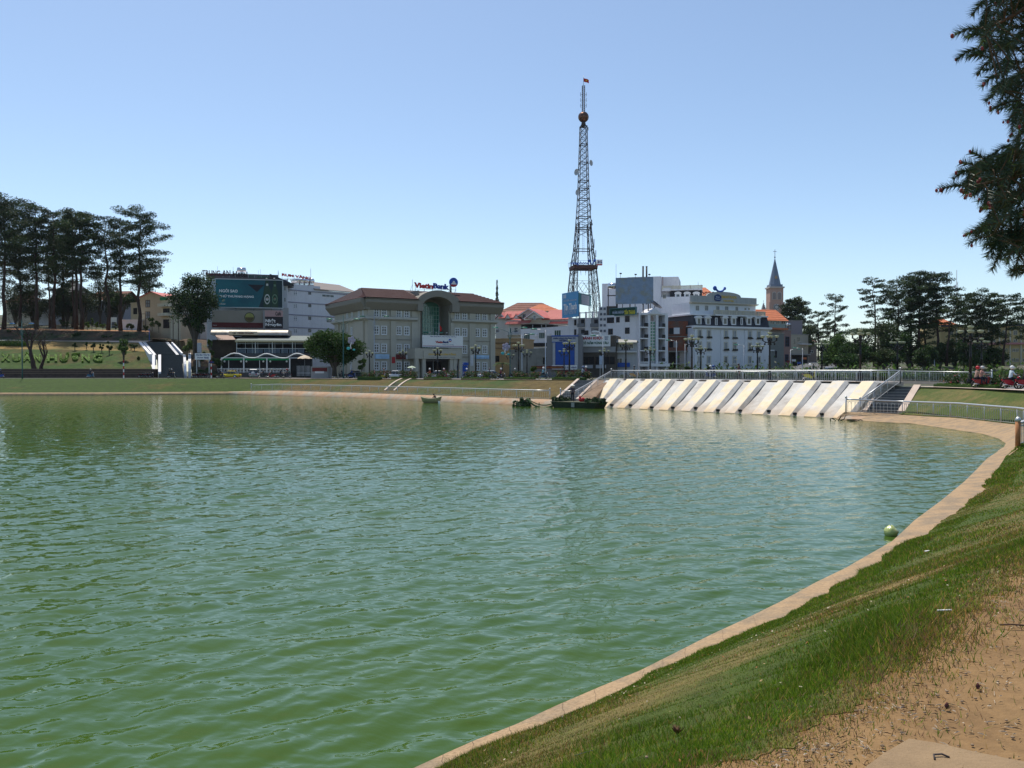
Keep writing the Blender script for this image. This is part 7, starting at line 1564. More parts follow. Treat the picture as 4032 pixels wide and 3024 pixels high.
def broad(px, pyb, pyc, pyt, hw, D, seed, label, group=None, mats=None, n=5200, leaf=.34, name='broadleaf_tree', trunk=.25, lobes=9, gap=.55, fill=.75, cat='tree', stems=1, bark=None):
 r = np.random.default_rng(seed); B = PD(px, pyb, D); z0, z1 = ZY(pyc, D)-B.z, ZY(pyt, D)-B.z; sp = hw/FPX*D; root = thing(name, label, cat, T(B), group); m = MB(); C, M_ = [], []
 if group == GB: sp *= 1.2; n = int(n*1.4); lobes += 6
 hc = (z0+z1)/2; hh_ = (z1-z0)/2
 for s in range(stems):
  a0 = r.uniform(0, 6.28); top = Vector((sp*.25*math.cos(a0)*(stems > 1), sp*.25*math.sin(a0)*(stems > 1), z0+hh_*1.2)); m.tube([(0,0,-.3), tuple(top*.4), tuple(top)], [trunk*1.2, trunk*.85, trunk*.3], 7)
 for k in range(lobes):
  while True:
   c = r.uniform(-1, 1, 3)
   if np.linalg.norm(c) < 1: break
  c = np.array([c[0]*sp*.72, c[1]*sp*.72, hc + c[2]*hh_*.72]); R_ = sp*r.uniform(.20, .40)*(1 if lobes > 12 else 1.2); Rz = min(hh_*r.uniform(.28, .5), R_*1.1)
  m.tube([(0,0,z0*.55), tuple(c*np.array([.5,.5,.8])), tuple(c)], [trunk*.5, trunk*.3, .03], 4, cap=False)
  nl = n//lobes; e = r.normal(size=(nl, 3)); e /= np.linalg.norm(e, axis=1)[:, None]; cl = np.round(e*2.6)/2.6; e = e*(1-gap*.5) + cl*gap*.5; e *= (fill + (1-fill)*r.uniform(-1, 1, nl))[:, None]; C.append(e*[R_, R_, Rz] + c); M_.append((r.random(nl) < (.25 + .35*(k % 3 == 0))).astype(int))
 m.build('trunk', bark or BARKG, root, T(B)); me = crown_mesh('crown', np.concatenate(C), leaf, mats or [LEAF1, LEAF2], np.concatenate(M_), seed, .35, .55); inst('crown', me, root, T(B)); return root
def conic(px, pyb, pyt, hw, D, seed, label, group=None):
 r = np.random.default_rng(seed); B = PD(px, pyb, D); H = ZY(pyt, D)-B.z; sp = hw/FPX*D; root = thing('conifer', label, 'tree', T(B), group); m = MB(); m.tube([(0,0,0),(0,0,H*.98)], [.3,.04], 6); m.build('trunk', BARK, root, T(B))
 n = 2600; h = r.uniform(0, 1, n)**.8; a = r.integers(0, 9, n)*.7 + r.normal(size=n)*.25 + h*9; q = sp*(1.05-h)*np.sqrt(r.uniform(0, 1, n))*(.85+.3*np.sin(h*60)); me = crown_mesh('crown', np.stack([np.cos(a)*q, np.sin(a)*q, h*H], 1), .5, [PINE1, PINE2], (r.random(n) < .2).astype(int), seed, .2, .35); inst('crown', me, root, T(B))
GB = 'bushy trees behind the left pines'
GP = 'tall pines on the left hillside'
for i, (px, pyb, pyt, hw, D, lab, kw) in enumerate([
 (15,1300,783,150,200,'tallest pine at the left edge, thick trunk beside the blue headed street light',dict(cs=.45)),
 (-70,1298,800,150,206,'pine standing just outside the left edge with its crown in the corner',dict(cs=.4)),
 (144,1296,802,98,203,'thick trunked pine second from the left edge',dict(cs=.36)),
 (196,1290,860,60,216,'thin trunked pine between two thicker ones near the low white house',dict(cs=.45, rb=.6)),
 (212,1294,824,74,202,'straight dark pine just right of the thin trunked one',dict(cs=.4)),
 (285,1290,850,60,218,'slender pine directly before the slate roofed house',dict(cs=.5, rb=.6)),
 (300,1298,828,82,201,'left pine of the closely paired trunks in the middle of the grove',dict(cs=.45)),
 (321,1298,836,95,199,'right pine of the closely paired trunks, with long right limb',dict(cs=.42)),
 (426,1300,860,70,201,'pine left of the white notice board with a forked upper trunk',dict(cs=.45, lean=-.04)),
 (475,1302,858,72,203,'pine right of the white notice board',dict(cs=.4)),
 (548,1306,829,104,199,'lone umbrella crowned pine in front of the cream gabled house',dict(cs=.34, lean=.012, pads=1.15)),
 (80,1285,900,80,225,'pine far back at the left of the grove',dict(cs=.3, pads=1.3)),
 (250,1285,930,80,226,'low crowned pine far back behind the middle trunks',dict(cs=.25, pads=1.3))]): pine(px, pyb, pyt, hw, D, 100+i, lab, GP, **kw)
GB = 'bushy trees behind the left pines'
broad(395, 1285, 1230, 1010, 62, 238, 51, 'hazy grey green tree behind the middle of the pine grove', GB, [LEAF3, LEAF1], n=5000, lobes=12, gap=.8)
broad(590, 1290, 1200, 985, 72, 232, 52, 'hazy bushy tree behind the umbrella crowned pine', GB, [LEAF3, PINE1], n=6000, lobes=13, gap=.8)
broad(60, 1285, 1270, 1060, 90, 236, 53, 'dark bushy tree behind the leftmost trunks', GB, [PINE1, LEAF3], n=6500, lobes=14)
broad(480, 1280, 1240, 1110, 48, 226, 54, 'dark low tree under the right pines of the grove', GB, [PINE1, LEAF1], n=4000)
broad(330, 1283, 1245, 1130, 50, 224, 55, 'dark low tree under the paired pines', GB, [PINE1, LEAF3], n=4000)
broad(205, 1283, 1270, 1150, 55, 222, 56, 'brownish low tree before the low white house', GB, [LEAF3, PINE1], n=4000)
broad(130, 1286, 1275, 1120, 60, 230, 57, 'dark bushy tree between the thick trunks at the left', GB, [PINE1, LEAF3], n=6000, lobes=16)
broad(265, 1286, 1270, 1090, 52, 234, 58, 'dark bushy tree before the slate roofed house', GB, [PINE1, LEAF1], n=6000, lobes=16)
broad(430, 1286, 1275, 1080, 50, 232, 59, 'dark bushy tree before the dusky house', GB, [PINE1, LEAF3], n=6000, lobes=16)
# terrace shrubs
for i, (px, pyb, pyt, hw, D, mt) in enumerate([(240,1290,1258,14,206,0),(262,1290,1262,12,206,0),(345,1296,1258,16,205,1),(362,1297,1250,10,205,1),(378,1297,1262,12,206,1),(405,1298,1266,12,206,1),(455,1302,1262,8,206,0),(500,1304,1266,10,206,0),(520,1304,1270,14,207,0),(600,1300,1245,24,200,0),(625,1305,1258,20,200,0),(572,1306,1275,12,202,0),(45,1330,1295,30,196,0),(100,1340,1300,40,194,0),(300,1338,1305,30,195,0),(420,1342,1310,34,195,0),(500,1342,1312,30,195,0),(190,1340,1308,30,195,0)]):
 where = ['before the low white house','beside the low white house','under the paired pines, bright','between the paired pines and the notice board','left of the notice board on the terrace','close left of the notice board','right of the notice board','left of the umbrella crowned pine','right of the notice board near the low wall','below the cream gabled house','right below the gabled house','at the foot of the umbrella crowned pine','on the dark earth bank at the far left','on the earth bank behind the bare tree','on the earth bank under the paired pines','on the earth bank under the notice board','on the earth bank near the grand stairs','on the earth bank right of the bare tree'][i]
 broad(px, pyb, pyb-4, pyt, hw, D, 200+i, 'low green shrub ' + where, 'shrubs on the hill terrace', [LEAF2, LEAF1] if mt else [LEAF1, LEAF3], n=420, leaf=.36, name='shrub', trunk=.05, lobes=4, cat='shrub')
for i, (px, pyb, pyt, hw, w) in enumerate([(295,1376,1346,11,'bushy sapling on the dry strip left of the upper lawn'),(368,1384,1344,12,'first of the three dark columnar saplings above the hedge letters'),(401,1388,1346,10,'middle one of the three dark columnar saplings'),(430,1398,1338,12,'right and tallest of the three columnar saplings'),(340,1370,1342,6,'thin bare sapling on the dry strip'),(530,1380,1356,14,'round bush beside the upper flight of the grand stairs'),(545,1432,1402,9,'dark bush low beside the grand stairs'),(516,1372,1352,9,'small bush at the bend of the hill path')]):
 broad(px, pyb, pyb-6, pyt, hw, 172+(1-(pyb-1370)/60)*8, 230+i, w, 'saplings on the hillside lawn', [LEAF1, LEAF3], n=600, leaf=.3, name='sapling', trunk=.08, lobes=5, cat='tree')
broad(487, 1417, 1400, 1325, 26, 171, 240, 'slim bright green tree right of the hedge letters', None, [LEAF2, LEAF1], n=1800, leaf=.3, name='sapling', trunk=.12, lobes=8, stems=2)
# the bare forked tree by the road
def bare_tree():
 B = PD(150, 1456, 165.5); root = thing('bare_tree', 'leaning forked tree with thick dark trunk and thin twigs above the road wall', 'tree', T(B)); r = random.Random(5); m = MB(); tips = []
 def grow(p, d, L_, r0, lv):
  pts = [p]; 
  for k in range(4): d = (d + Vector((r.uniform(-.2,.2), r.uniform(-.2,.2), r.uniform(-.05,.15)))).normalized(); pts.append(pts[-1] + d*L_/4)
  m.tube(pts, [r0*(1-.45*k/4) for k in range(5)], 5 if lv < 3 else 3, cap=False)
  if lv >= 4: tips.append(pts[-1]); tips.append(pts[2]); return
  for k in range(3 if lv else 2):
   a = pts[r.choice([2,3,4])] if lv else pts[4]; d2 = (d + Vector((r.uniform(-.9,.9), r.uniform(-.6,.6), r.uniform(-.1,.6)))).normalized(); grow(a, d2, L_*r.uniform(.6,.8), r0*.5, lv+1)
 grow(Vector((-.5,0,-.3)), Vector((-.55,0,1)), 4.6, .55, 0); grow(Vector((.5,0,-.3)), Vector((.25,0,1)), 3.6, .38, 1)
 m.build('trunk', BARK, root, T(B)); C = []; rr = np.random.default_rng(3)
 for t in tips: C.append(rr.normal(size=(6,3))*.45 + np.array(t))
 C = np.concatenate(C); inst('crown', crown_mesh('crown', C, .2, [LEAF3, BARKG], (rr.random(len(C)) < .5).astype(int), 4), root, T(B))
bare_tree()
# big leafy tree left of the hotel and rounded dense tree before the bank
broad(768, 1402, 1310, 1042, 112, 168, 60, 'tall leafy tree with open crown partly covering the teal billboard', None, [PINE1, LEAF1], n=15000, leaf=.36, lobes=40, trunk=.42, fill=.6, gap=.95, name='broadleaf_tree', stems=1)
broad(765, 1404, 1330, 1190, 55, 167, 61, 'dense dark lower growth of climbing leaves under the tall leafy tree', None, [PINE1, LEAF1], n=5200, leaf=.36, lobes=14, name='climbing_growth', cat='plant')
broad(1316, 1474, 1440, 1290, 126, 147, 62, 'rounded dense dark green tree standing before the left wing of the bank', None, [LEAF1, LEAF1, LEAF2], n=46000, leaf=.32, lobes=44, trunk=.4, gap=.8, fill=.7, name='round_tree')
for i, (px, pyb, pyt, hw, D, w) in enumerate([(830,1420,1300,22,165,'yellowish creeper beside the cafe roof'),(850,1470,1375,32,163,'dark bushes left of the cafe terrace'),(745,1400,1330,30,170,'golden shrub on the slope right of the grand stairs'),(790,1440,1380,25,165,'dark shrub behind the white hotel sign'),(800,1482,1440,38,162,'low dark bushes behind the parked motorbikes'),(1425,1473,1395,20,146,'thin yellow leaved sapling right of the rounded tree'),(2100,1480,1435,14,133,'bright green bush between the flower beds'),(2710,1470,1440,20,125,'bush behind the spillway railing'),(2838,1495,1462,22,108,'light green bush seen through the spillway railing'),(2790,1470,1445,12,130,'small bush at the foot of the plaza hotel')]):
 broad(px, pyb, pyb-6, pyt, hw, D, 260+i, w, 'bushes at street level', [LEAF2, LEAF3] if i in (0,2,5,6,8) else [LEAF1, PINE1], n=1300, leaf=.3, name='bush', trunk=.06, lobes=7, cat='shrub')
conic(1957, 1330, 1103, 19, 292, 70, 'tall narrow conifer behind the right end of the bank', 'narrow conifers behind the bank'); conic(1775, 1240, 1118, 9, 250, 71, 'tip of a narrow conifer behind the bank sign', 'narrow conifers behind the bank')
GR = 'pines of the right grove'
for i, (px, pyb, pyt, hw, D, lab, kw) in enumerate([
 (3287,1440,1154,52,232,'solitary open crowned pine left of the right grove',dict(cs=.3, pads=.8)),
 (3444,1440,1096,72,205,'flat layered pine standing clear at the left of the right grove',dict(cs=.42, pads=.8, flat=.35)),
 (3531,1445,1108,74,200,'pine in the left half of the right grove, full crown',dict(cs=.28, pads=1.2)),
 (3590,1445,1090,70,204,'pine with leaning crown left of the two tallest',dict(cs=.3, pads=1.1, lean=-.03)),
 (3617,1445,1069,76,198,'left one of the two tallest pines of the right grove',dict(cs=.32, pads=1.2, flat=.5)),
 (3640,1445,1120,60,212,'pine behind the two tallest ones',dict(cs=.25, pads=1.2)),
 (3686,1445,1074,92,197,'right one of the two tallest pines, widest crown',dict(cs=.36, pads=1.2, flat=.45)),
 (3727,1442,1160,60,190,'pine with bent bare trunk right of the tallest ones',dict(cs=.62, lean=.16, pads=.7, flat=.4)),
 (3800,1442,1180,60,205,'low pine with twin trunk before the orange school roof',dict(cs=.25, pads=1.1)),
 (3860,1442,1155,88,196,'broad flat topped pine behind the right flower bed',dict(cs=.34, pads=1.15, flat=.45)),
 (3905,1442,1190,70,203,'pine between the flat topped one and the leaning one',dict(cs=.22, pads=1.1)),
 (3950,1442,1166,74,190,'leaning pine near the right edge with sparse crown',dict(cs=.5, lean=.12, pads=.9, flat=.4)),
 (4060,1442,1180,70,200,'pine just past the right edge',dict(cs=.35)),
 (3128,1330,1182,66,300,'wide low pine crown right of the church tower',dict(cs=.22, pads=1.3, leaf=.6)),
 (3222,1420,1226,40,262,'small spiky pine on the hill street',dict(cs=.2, pads=.9, leaf=.5)),
 (3268,1420,1262,34,250,'dark bushy pine beside the solitary open one',dict(cs=.2, pads=.9, leaf=.5))]): pine(px, pyb, pyt, hw, D, 300+i, lab, GR, **kw)
GT = 'leafy trees by the hill street'
for i, (px, pyb, pyc, pyt, hw, D, lab, mt) in enumerate([
 (3185,1400,1380,1262,46,285,'rounded olive green tree right of the mauve block',1),(3300,1462,1440,1300,66,190,'bright leaved tree right of the hill street',2),(3370,1462,1440,1330,60,180,'dark tree between the bright one and the dull one',0),
 (3455,1462,1440,1248,80,185,'large dull green leafy tree under the flat layered pine',1),(3530,1462,1440,1290,50,182,'dark leafy tree at the left foot of the right grove',0),(3250,1462,1440,1340,36,215,'small dark tree beside the hill street',0),
 (3640,1462,1455,1350,45,184,'low dark tree at the foot of the tallest pines',0),(3820,1462,1455,1330,60,186,'dark undergrowth tree behind the right flower bed',0),(3400,1330,1320,1285,80,300,'far dark tree line behind the layered pine',0),(3580,1458,1450,1290,62,200,'dark leafy tree between the first pines of the right grove',0),(3700,1458,1450,1345,48,192,'low leafy tree under the bent pine',1),(3760,1458,1450,1320,46,206,'low dark tree left of the school front',0),(3900,1458,1450,1360,60,196,'low dark tree under the leaning pine',0),(3480,1458,1452,1370,60,178,'bushy low tree behind the dam road shrubs',1),(3330,1462,1455,1390,50,172,'bushy low tree near the hill street mouth',0)]):
 broad(px, pyb, pyb-6, pyt, hw*1.3, D, 340+i, lab, GT, [[LEAF1, PINE1], [LEAF3, LEAF1], [LEAF1, LEAF2]][mt], n=9500, leaf=.38, lobes=26, trunk=.25, gap=.8, fill=.6)
def scatter_stuff(name, label, pts, size, mats, seed, cat=None, aspect=.4):
 r = np.random.default_rng(seed); me = crown_mesh(name, pts, size, mats, r.integers(0, len(mats), len(pts)), seed, .1, aspect); o = inst(name, me, None, Matrix.Identity(4)); o['kind'] = 'stuff'
 if label: tag(o, label, cat)
 return o
rr = np.random.default_rng(5); n = 22000; xs = rr.uniform(28, 105, n); ys = rr.uniform(128, 165, n) - (xs-28)*.15; zs_ = 2.4 + np.abs(rr.normal(size=n))*1.4*(.5+.5*np.sin(xs*.9)*np.sin(xs*.33+ys))
scatter_stuff('undergrowth', 'green undergrowth beyond the road below the right grove', np.stack([xs, ys, np.maximum(zs_, 2.45)], 1), .7, [LEAF1, LEAF2, LEAF3], 8, 'undergrowth')
n = 16000; xs = rr.uniform(17, 60, n); ys = 127 - (xs-17)*.62 + np.abs(rr.normal(size=n))*2.2; zs_ = 2.6 + rr.uniform(0, 1, n)*(.75+.55*np.sin(xs*1.3)*np.sin(xs*.37))
scatter_stuff('roadside_shrubs', 'dark green shrubs behind the far railing of the dam road', np.stack([xs, ys, zs_], 1), .42, [LEAF1, LEAF3, PINE1], 9, 'shrubs')
# flower beds
def bed(pa, pb, D0, D1, z, i, lab):
 A, B = PX(pa, D0, z), PX(pb, D1, z); L_ = (B-A).length; F = Frame(pa, D0, pb, D1, z); root = thing('flower_bed', lab, 'flower bed', F.M, 'rose beds along the promenade'); r = np.random.default_rng(400+i)
 m = MB(); m.box(0, -.35, -.3, L_, .35, .30); m.build('hedge_edge', LEAF1, root, F.M)
 nl = int(L_*170); C = np.stack([r.uniform(0, L_, nl), r.uniform(-.37, .37, nl), r.uniform(.25, .38, nl)], 1); inst('hedge_leaves', crown_mesh('hedge_leaves', C, .12, [HEDGE, LEAF1], (r.random(nl) < .4).astype(int), i), root, F.M)['kind'] = 'stuff'
 nb = int(L_/1.0); V = []; Mi = []
 for k in range(nb):
  cx, cy, h = (k+.5)*L_/nb + r.normal()*.2, r.uniform(.5, 1.8), r.uniform(.75, 1.35); q = 300; e = r.normal(size=(q, 3))*[.36, .34, .3]; e[:, 2] = h*r.uniform(.15, 1, q); e[:, :2] *= (.35+e[:, 2:3]/h*.8); V.append(e+[cx, cy, .1]); Mi.append(r.choice([0, 1, 2], q, p=[.48, .46, .06]))
 m = MB()
 for k in range(nb): cx = (k+.5)*L_/nb; m.tube([(cx, 1, 0), (cx+.1, 1.05, .9)], .02, 3)
 m.build('rose_stems', BARKG, root, F.M)['kind'] = 'stuff'
 inst('rose_bushes', crown_mesh('rose_bushes', np.concatenate(V), .22, [LEAF3, LEAF1, ROSE], np.concatenate(Mi), 50+i), root, F.M)['kind'] = 'stuff'
for i, (a, b_, D, z, w) in enumerate([(1413,1500,133,2.68,'leftmost rose bed, left of the bank lamp'),(1546,1632,130,2.69,'rose bed before the bank window bays left of the porch'),(1674,1772,126,2.7,'rose bed straight before the bank porch'),(1822,1925,121,2.72,'rose bed before the silver sedan'),(1992,2103,115.5,2.75,'rose bed under the green double armed street light'),(2180,2303,109,2.8,'rose bed left of the spillway steps'),(3691,3939,70,2.53,'long rose bed above the right grass bank')]):
 Db = D - (b_-a)*.035 if a < 3000 else 64.5
 bed(a, b_, D if a < 3000 else 72.5, Db, z, i, w)
# hedge lettering on the hillside
def hedge_text():
 def SLP(px, py):
  lo, hi = 0., 1.
  for _ in range(18):
   t = (lo+hi)/2; A, B = PD(px, 1452.5, 165), PD(px, 1375, 180); p = A.lerp(B, t); y = 1512 - FPX*((p.z-EYE)*CP + p.y*SP)/(p.y*CP - (p.z-EYE)*SP)
   if y > py: lo = t
   else: hi = t
  return p
 root = thing('hedge_lettering', 'clipped green hedge letters spelling the lake name on the left slope', 'hedge', T(SLP(200, 1427))); r = np.random.default_rng(9)
 spans = [('X',6,40),('U',48,83),('Â',92,124),('N',134,160),('H',186,226),('Ư',236,272),('Ơ',276,318),('N',322,355),('G',366,404)]
 for ch, a, b_ in spans:
  V, F = _textdata(ch, .03); a0 = min(v[0] for v in V); a1 = max(v[0] for v in V); b0 = min(v[1] for v in V); b1 = .73 if ch != 'Q' else max(v[1] for v in V)
  P = [SLP(a+(v[0]-a0)/(a1-a0)*(b_-a), 1427-(v[1]-b0)/(b1-b0)*28) for v in V]; n = len(P); up = Vector((0, -.1, .32)); m = MB(); ed = {(f[i], f[(i+1)%len(f)]) for f in F for i in range(len(f))}
  m.add([p+up for p in P]+[p-Vector((0,0,.3)) for p in P], [tuple(f) for f in F]+[(x, y, y+n, x+n) for x, y in ed if (y, x) not in ed]); m.build('letter', HEDGE, root, Matrix.Identity(4))
  C = []
  for f in F:
   for _ in range(14): w = r.dirichlet(np.ones(len(f))); C.append(sum((np.array(P[k]+up)*w[j] for j, k in enumerate(f)), np.zeros(3))+r.normal(size=3)*.07)
  inst('letter_leaves', crown_mesh('letter_leaves', np.array(C), .26, [HEDGE, LEAF2], r.integers(0, 2, len(C)), 3), root, Matrix.Identity(4))['kind'] = 'stuff'
hedge_text()
# hedge and flowers left on the slope
rr = np.random.default_rng(15); C = []
for k in range(2600): px = rr.uniform(-60, 110); py = 1362-abs(rr.normal())*9; p = PD(px, py, 184 + rr.uniform(-1,1)); C.append(tuple(p))
scatter_stuff('clipped_hedge', 'low clipped hedge with blossoms at the far left of the slope', np.array(C), .35, [HEDGE, LEAF1, LEAF2], 5, 'hedge')
# palm
def palm():
 B = PD(1978, 1462, 150); root = thing('palm', 'small dark palm beside the orange tan building', 'tree', T(B)); m = MB(); m.tube([(0,0,0),(0,0,1.4)], [.16,.12], 6); m.build('trunk', BARKG, root, T(B)); V = []; F = []
 for k in range(13):
  a = k*2.4; L_ = 1.9
  for j in range(16):
   t = (j+1)/16; c = Vector((math.cos(a)*L_*t, math.sin(a)*L_*t, 1.4+1.1*t-1.7*t*t))
   for s in (-1, 1): d = Vector((-math.sin(a)*s, math.cos(a)*s, -.5))*.42*math.sin(math.pi*min(.97, t*.9+.1)); n = len(V); V += [tuple(c), tuple(c+d), tuple(c+Vector((math.cos(a)*.12, math.sin(a)*.12, 0)))]; F.append((n, n+1, n+2))
 me = npmesh('fronds', V, F, LEAF1); inst('fronds', me, root, T(B))
palm()

# ================================================================== copies
def kids(o): return [c for c in bpy.data.objects if c.parent == o]
def copy_tree(o, M, label=None, swap=None, group=None, _p=None, _src=None, kmap=None):
 """Copy a thing with its parts and sub-parts; swap: {material name: material} as object-level slots."""
 c = o.copy()
 src = WM[o.name]; top = _src if _src is not None else src; newM = M @ top.inverted() @ src
 COL.objects.link(c); WM[c.name] = newM
 c.parent = _p
 c.matrix_basis = (WM[_p.name].inverted() @ newM) if _p is not None else newM
 if label: c['label'] = label
 if group: c['group'] = group
 if swap and c.type == 'MESH':
  for s_ in c.material_slots:
   nm = s_.material.name if s_.material else ''
   if nm in swap: s_.link = 'OBJECT'; s_.material = swap[nm]
 for k in (kmap or KM)(o): copy_tree(k, M, None, swap, None, c, top, kmap)
 return c
def make_km(root):
 d = {}
 for o in bpy.data.objects:
  if o.parent: d.setdefault(o.parent.name, []).append(o)
 return lambda o: d.get(o.name, [])
KM = None

# ================================================================== lamps
BOWL = mat('cream_lamp_bowl', (.36, .38, .25), .35, var=.05)
def ornate():
 root = thing('ornate_lamp', 'proto', 'street lamp', T(0,0,0)); I = Matrix.Identity(4); m = MB()     # 5.2 m tall
 m.lathe([(.34,0),(.34,.12),(.26,.2),(.24,.45),(.30,.55),(.22,.75),(.15,.95),(.13,1.2),(.12,1.3)], n=10); m.build('base', BLACKM, root, I)
 m = MB(); m.lathe([(.12,1.3),(.105,2.6),(.13,2.65),(.10,2.72),(.09,4.1),(.13,4.2),(.17,4.35),(.09,4.5),(.06,4.85)], n=8); m.build('pole', BLACKM, root, I)
 def bowl(x, y, z):
  b = MB(); b.lathe([(.05,0),(.10,.04),(.22,.11),(.255,.24),(.24,.27),(.07,.29)], (x,y,z), 10); o = b.build('lamp_bowl', BOWL, root, I); c = MB(); c.lathe([(.04,-.16),(.09,-.08),(.06,0),(.09,.03)], (x,y,z), 6); c.ball((x,y,z-.2), .10, 6); c.build('bowl_holder', BLACKM, o, I)
 bowl(0,0,4.95)
 for k in range(4):
  a = math.pi/4 + k*math.pi/2 + .25; c, s = math.cos(a), math.sin(a); ar = MB(); ar.tube([(0,0,4.2),(c*.3,s*.3,4.12),(c*.6,s*.6,4.22),(c*.74,s*.74,4.42),(c*.74,s*.74,4.5)], .055, 5); ar.tube([(c*.45,s*.45,4.16),(c*.52,s*.52,3.98)], .06, 5); ar.ball((c*.52,s*.52,3.93), .11, 6); ar.build('arm', BLACKM, root, I); bowl(c*.74, s*.74, 4.58)
 return root
L0 = ornate(); KM = make_km(L0); used0 = [False]
def put(proto, M, label, group=None, swap=None, flag=[None]):
 c = copy_tree(proto, M, label, swap, group); return c
GF, GS = 'large ornate lamps along the spillway and promenade', 'smaller ornate lamps behind the road'
for px, pyt, D, w in [(2464,1336,99,'large ornate lamp nearest the left end of the spillway railing'),(2724,1318,93.5,'large ornate lamp before the dark brick shell'),(3030,1307,87,'large ornate lamp before the right edge of the plaza hotel'),(3387,1295,79.5,'large ornate lamp nearest the right end of the ribs'),(3820,1282,68.5,'tallest looking ornate lamp rising from the right rose bed'),
      (2242,1337,112,'ornate lamp before the blue bank panel'),(2042,1346,117,'ornate lamp before the stained grey wall'),(1873,1357,123,'ornate lamp right of the bank sign board'),(1723,1367,127,'ornate lamp before the bank entrance'),(1587,1377,131,'ornate lamp before the red banners of the bank'),(1455,1379,134,'ornate lamp at the left corner of the bank')]:
 z0 = 2.97 if 2400 < px < 3500 else (2.55 if px > 3500 else 2.75); p = PX(px, D, z0); h = ZY(pyt, D)-z0; put(L0, T(p, s=h/5.25), w, GF)
for px, pyt, w in [(2008,1388,'small ornate lamp under the green double armed street light'),(2075,1377,'small ornate lamp at the right part of the grey wall'),(2221,1372,'small ornate lamp before the left side of the blue panel'),(2379,1370,'small ornate lamp before the restaurant'),(2560,1365,'small ornate lamp before the slim hotel tower'),(2759,1360,'small ornate lamp at the left bay of the plaza hotel'),(2982,1350,'small ornate lamp at the right bay of the plaza hotel'),(3236,1340,'small ornate lamp at the hill street mouth'),(3533,1333,'small ornate lamp before the dark trees'),(3864,1330,'small ornate lamp behind the right rose bed')]:
 D = float(np.interp(px, [2008, 2560, 3000, 3900], [150, 135, 122, 100])); z0 = 2.7; p = PX(px, D, z0); h = ZY(pyt, D)-z0; put(L0, T(p, s=h/5.25, rz=.5), w, GS)
for c in [L0] + KM(L0) + [k2 for k in KM(L0) for k2 in KM(k)]: bpy.data.objects.remove(c)
GRN = paint('green_lamp_head', (.01, .20, .13), .4); BLU = paint('blue_lamp_head', (.03,.16,.42), .4)
def streetlight(px, pyt, D, arms, lab, grp, head=GRN, spread=2.6, z0=2.65, pole=STEEL, ringy=True):
 p = PX(px, D, z0); h = ZY(pyt, D)-z0; root = thing('street_light', lab, 'street light', T(p), grp); M = T(p); m = MB(); m.tube([(0,0,-.1),(0,0,1.2),(0,0,h)], [.13,.10,.06], 8); m.build('pole', pole, root, M)
 for s in arms:
  a = MB(); zt = h*.99 if len(arms) == 1 else h*.94
  if len(arms) == 1: pts = [(0,0,h*.93),(s*.12,0,h*.965),(s*spread*.4,0,h),(s*spread,0,h*1.01)]
  else: pts = [(0,0,h*.72),(s*.3,0,h*.80),(s*.2,0,h*.86),(s*spread*.45,0,h*.90),(s*spread,0,h*.945)]
  a.tube(pts, .045, 5); a.build('arm', pole, root, M); e = Vector(pts[-1]); b = MB(); b.ball((e.x+s*.35,0,e.z+.02), .5, 8, 0, 1.1, .38, .26); b.ball((e.x+s*.35,0,e.z-.05), .42, 8, 1, 1.0, .32, .2); b.build('lamp_head', [head, WHITE2], root, M)
 if len(arms) == 2: f = MB(); f.tube([(0,0,h),(0,0,h+.6)], [.04,.01], 4); f.build('finial', pole, root, M)
TEALP = paint('dark_teal_pole', (.03,.10,.10), .5)
for px, pyt, D, w, sp_ in [(1352,1243,142,'green double armed street light before the rounded tree',2.0),(1474,1232,158,'green double armed street light with long white arms at the bank corner',1.9),(2008,1279,140,'green double armed street light before the villa',2.1),(1706,1300,168,'slim street light pole before the bank entrance',1.2)]: streetlight(px, pyt, D, (-1, 1), w, 'green double armed street lights', spread=sp_, pole=TEALP if D < 145 else STEEL)
streetlight(88, 1262, 151.5, (-1, 1), 'blue headed double armed street light at the far left of the road', 'green double armed street lights', head=BLU, spread=1.4, pole=TEALP)
for px, pyt, s, w in [(2148,1298,-1,'single armed street light left of the blue bank panel'),(2055,1318,1,'single armed street light before the white two storey block'),(2374,1323,-1,'single armed street light before the restaurant sign'),(2663,1341,-1,'single armed street light before the brick shell'),(2697,1354,1,'single armed street light close left of the plaza hotel'),(2929,1359,-1,'single armed street light before the middle of the plaza hotel'),(3160,1371,-1,'single armed street light at the hill street corner, head over its left'),(3112,1376,1,'single armed street light facing the hill street corner one'),(3350,1374,-1,'single armed street light before the bright leaved tree'),(3499,1387,-1,'single armed street light before the dull green tree'),(3679,1399,-1,'single armed street light meeting its twin under the tallest pines'),(3630,1403,1,'left single armed street light of the meeting twins'),(3858,1408,-1,'single armed street light behind the right rose bed')]:
 D = min(190, 6.6*FPX/(1460-pyt)); streetlight(px, pyt, D, (s,), w, 'single armed street lights', spread=1.5)
def pole(px, pyt, D, r_, lab, m_, z0=2.6, name='utility_pole', cat='pole', grp=None, cross=True):
 p = PX(px, D, z0); h = ZY(pyt, D)-z0; m = MB(); m.tube([(0,0,-.3),(0,0,h)], r_, 6)
 if cross: m.box(-.8,-.06,h-.7,.8,.06,h-.55)
 tag(m.build(name, m_, None, T(p)), lab, cat, grp)
pole(574, 1226, 205, .13, 'wooden utility pole before the cream gabled house', BARKG, 10, grp='utility poles on the left hill'); pole(682, 1238, 190, .11, 'thin utility pole left of the pale garden block', BARKG, 10, grp='utility poles on the left hill'); pole(703, 1225, 189, .11, 'thin utility pole right of the pale garden block', BARKG, 10, grp='utility poles on the left hill')
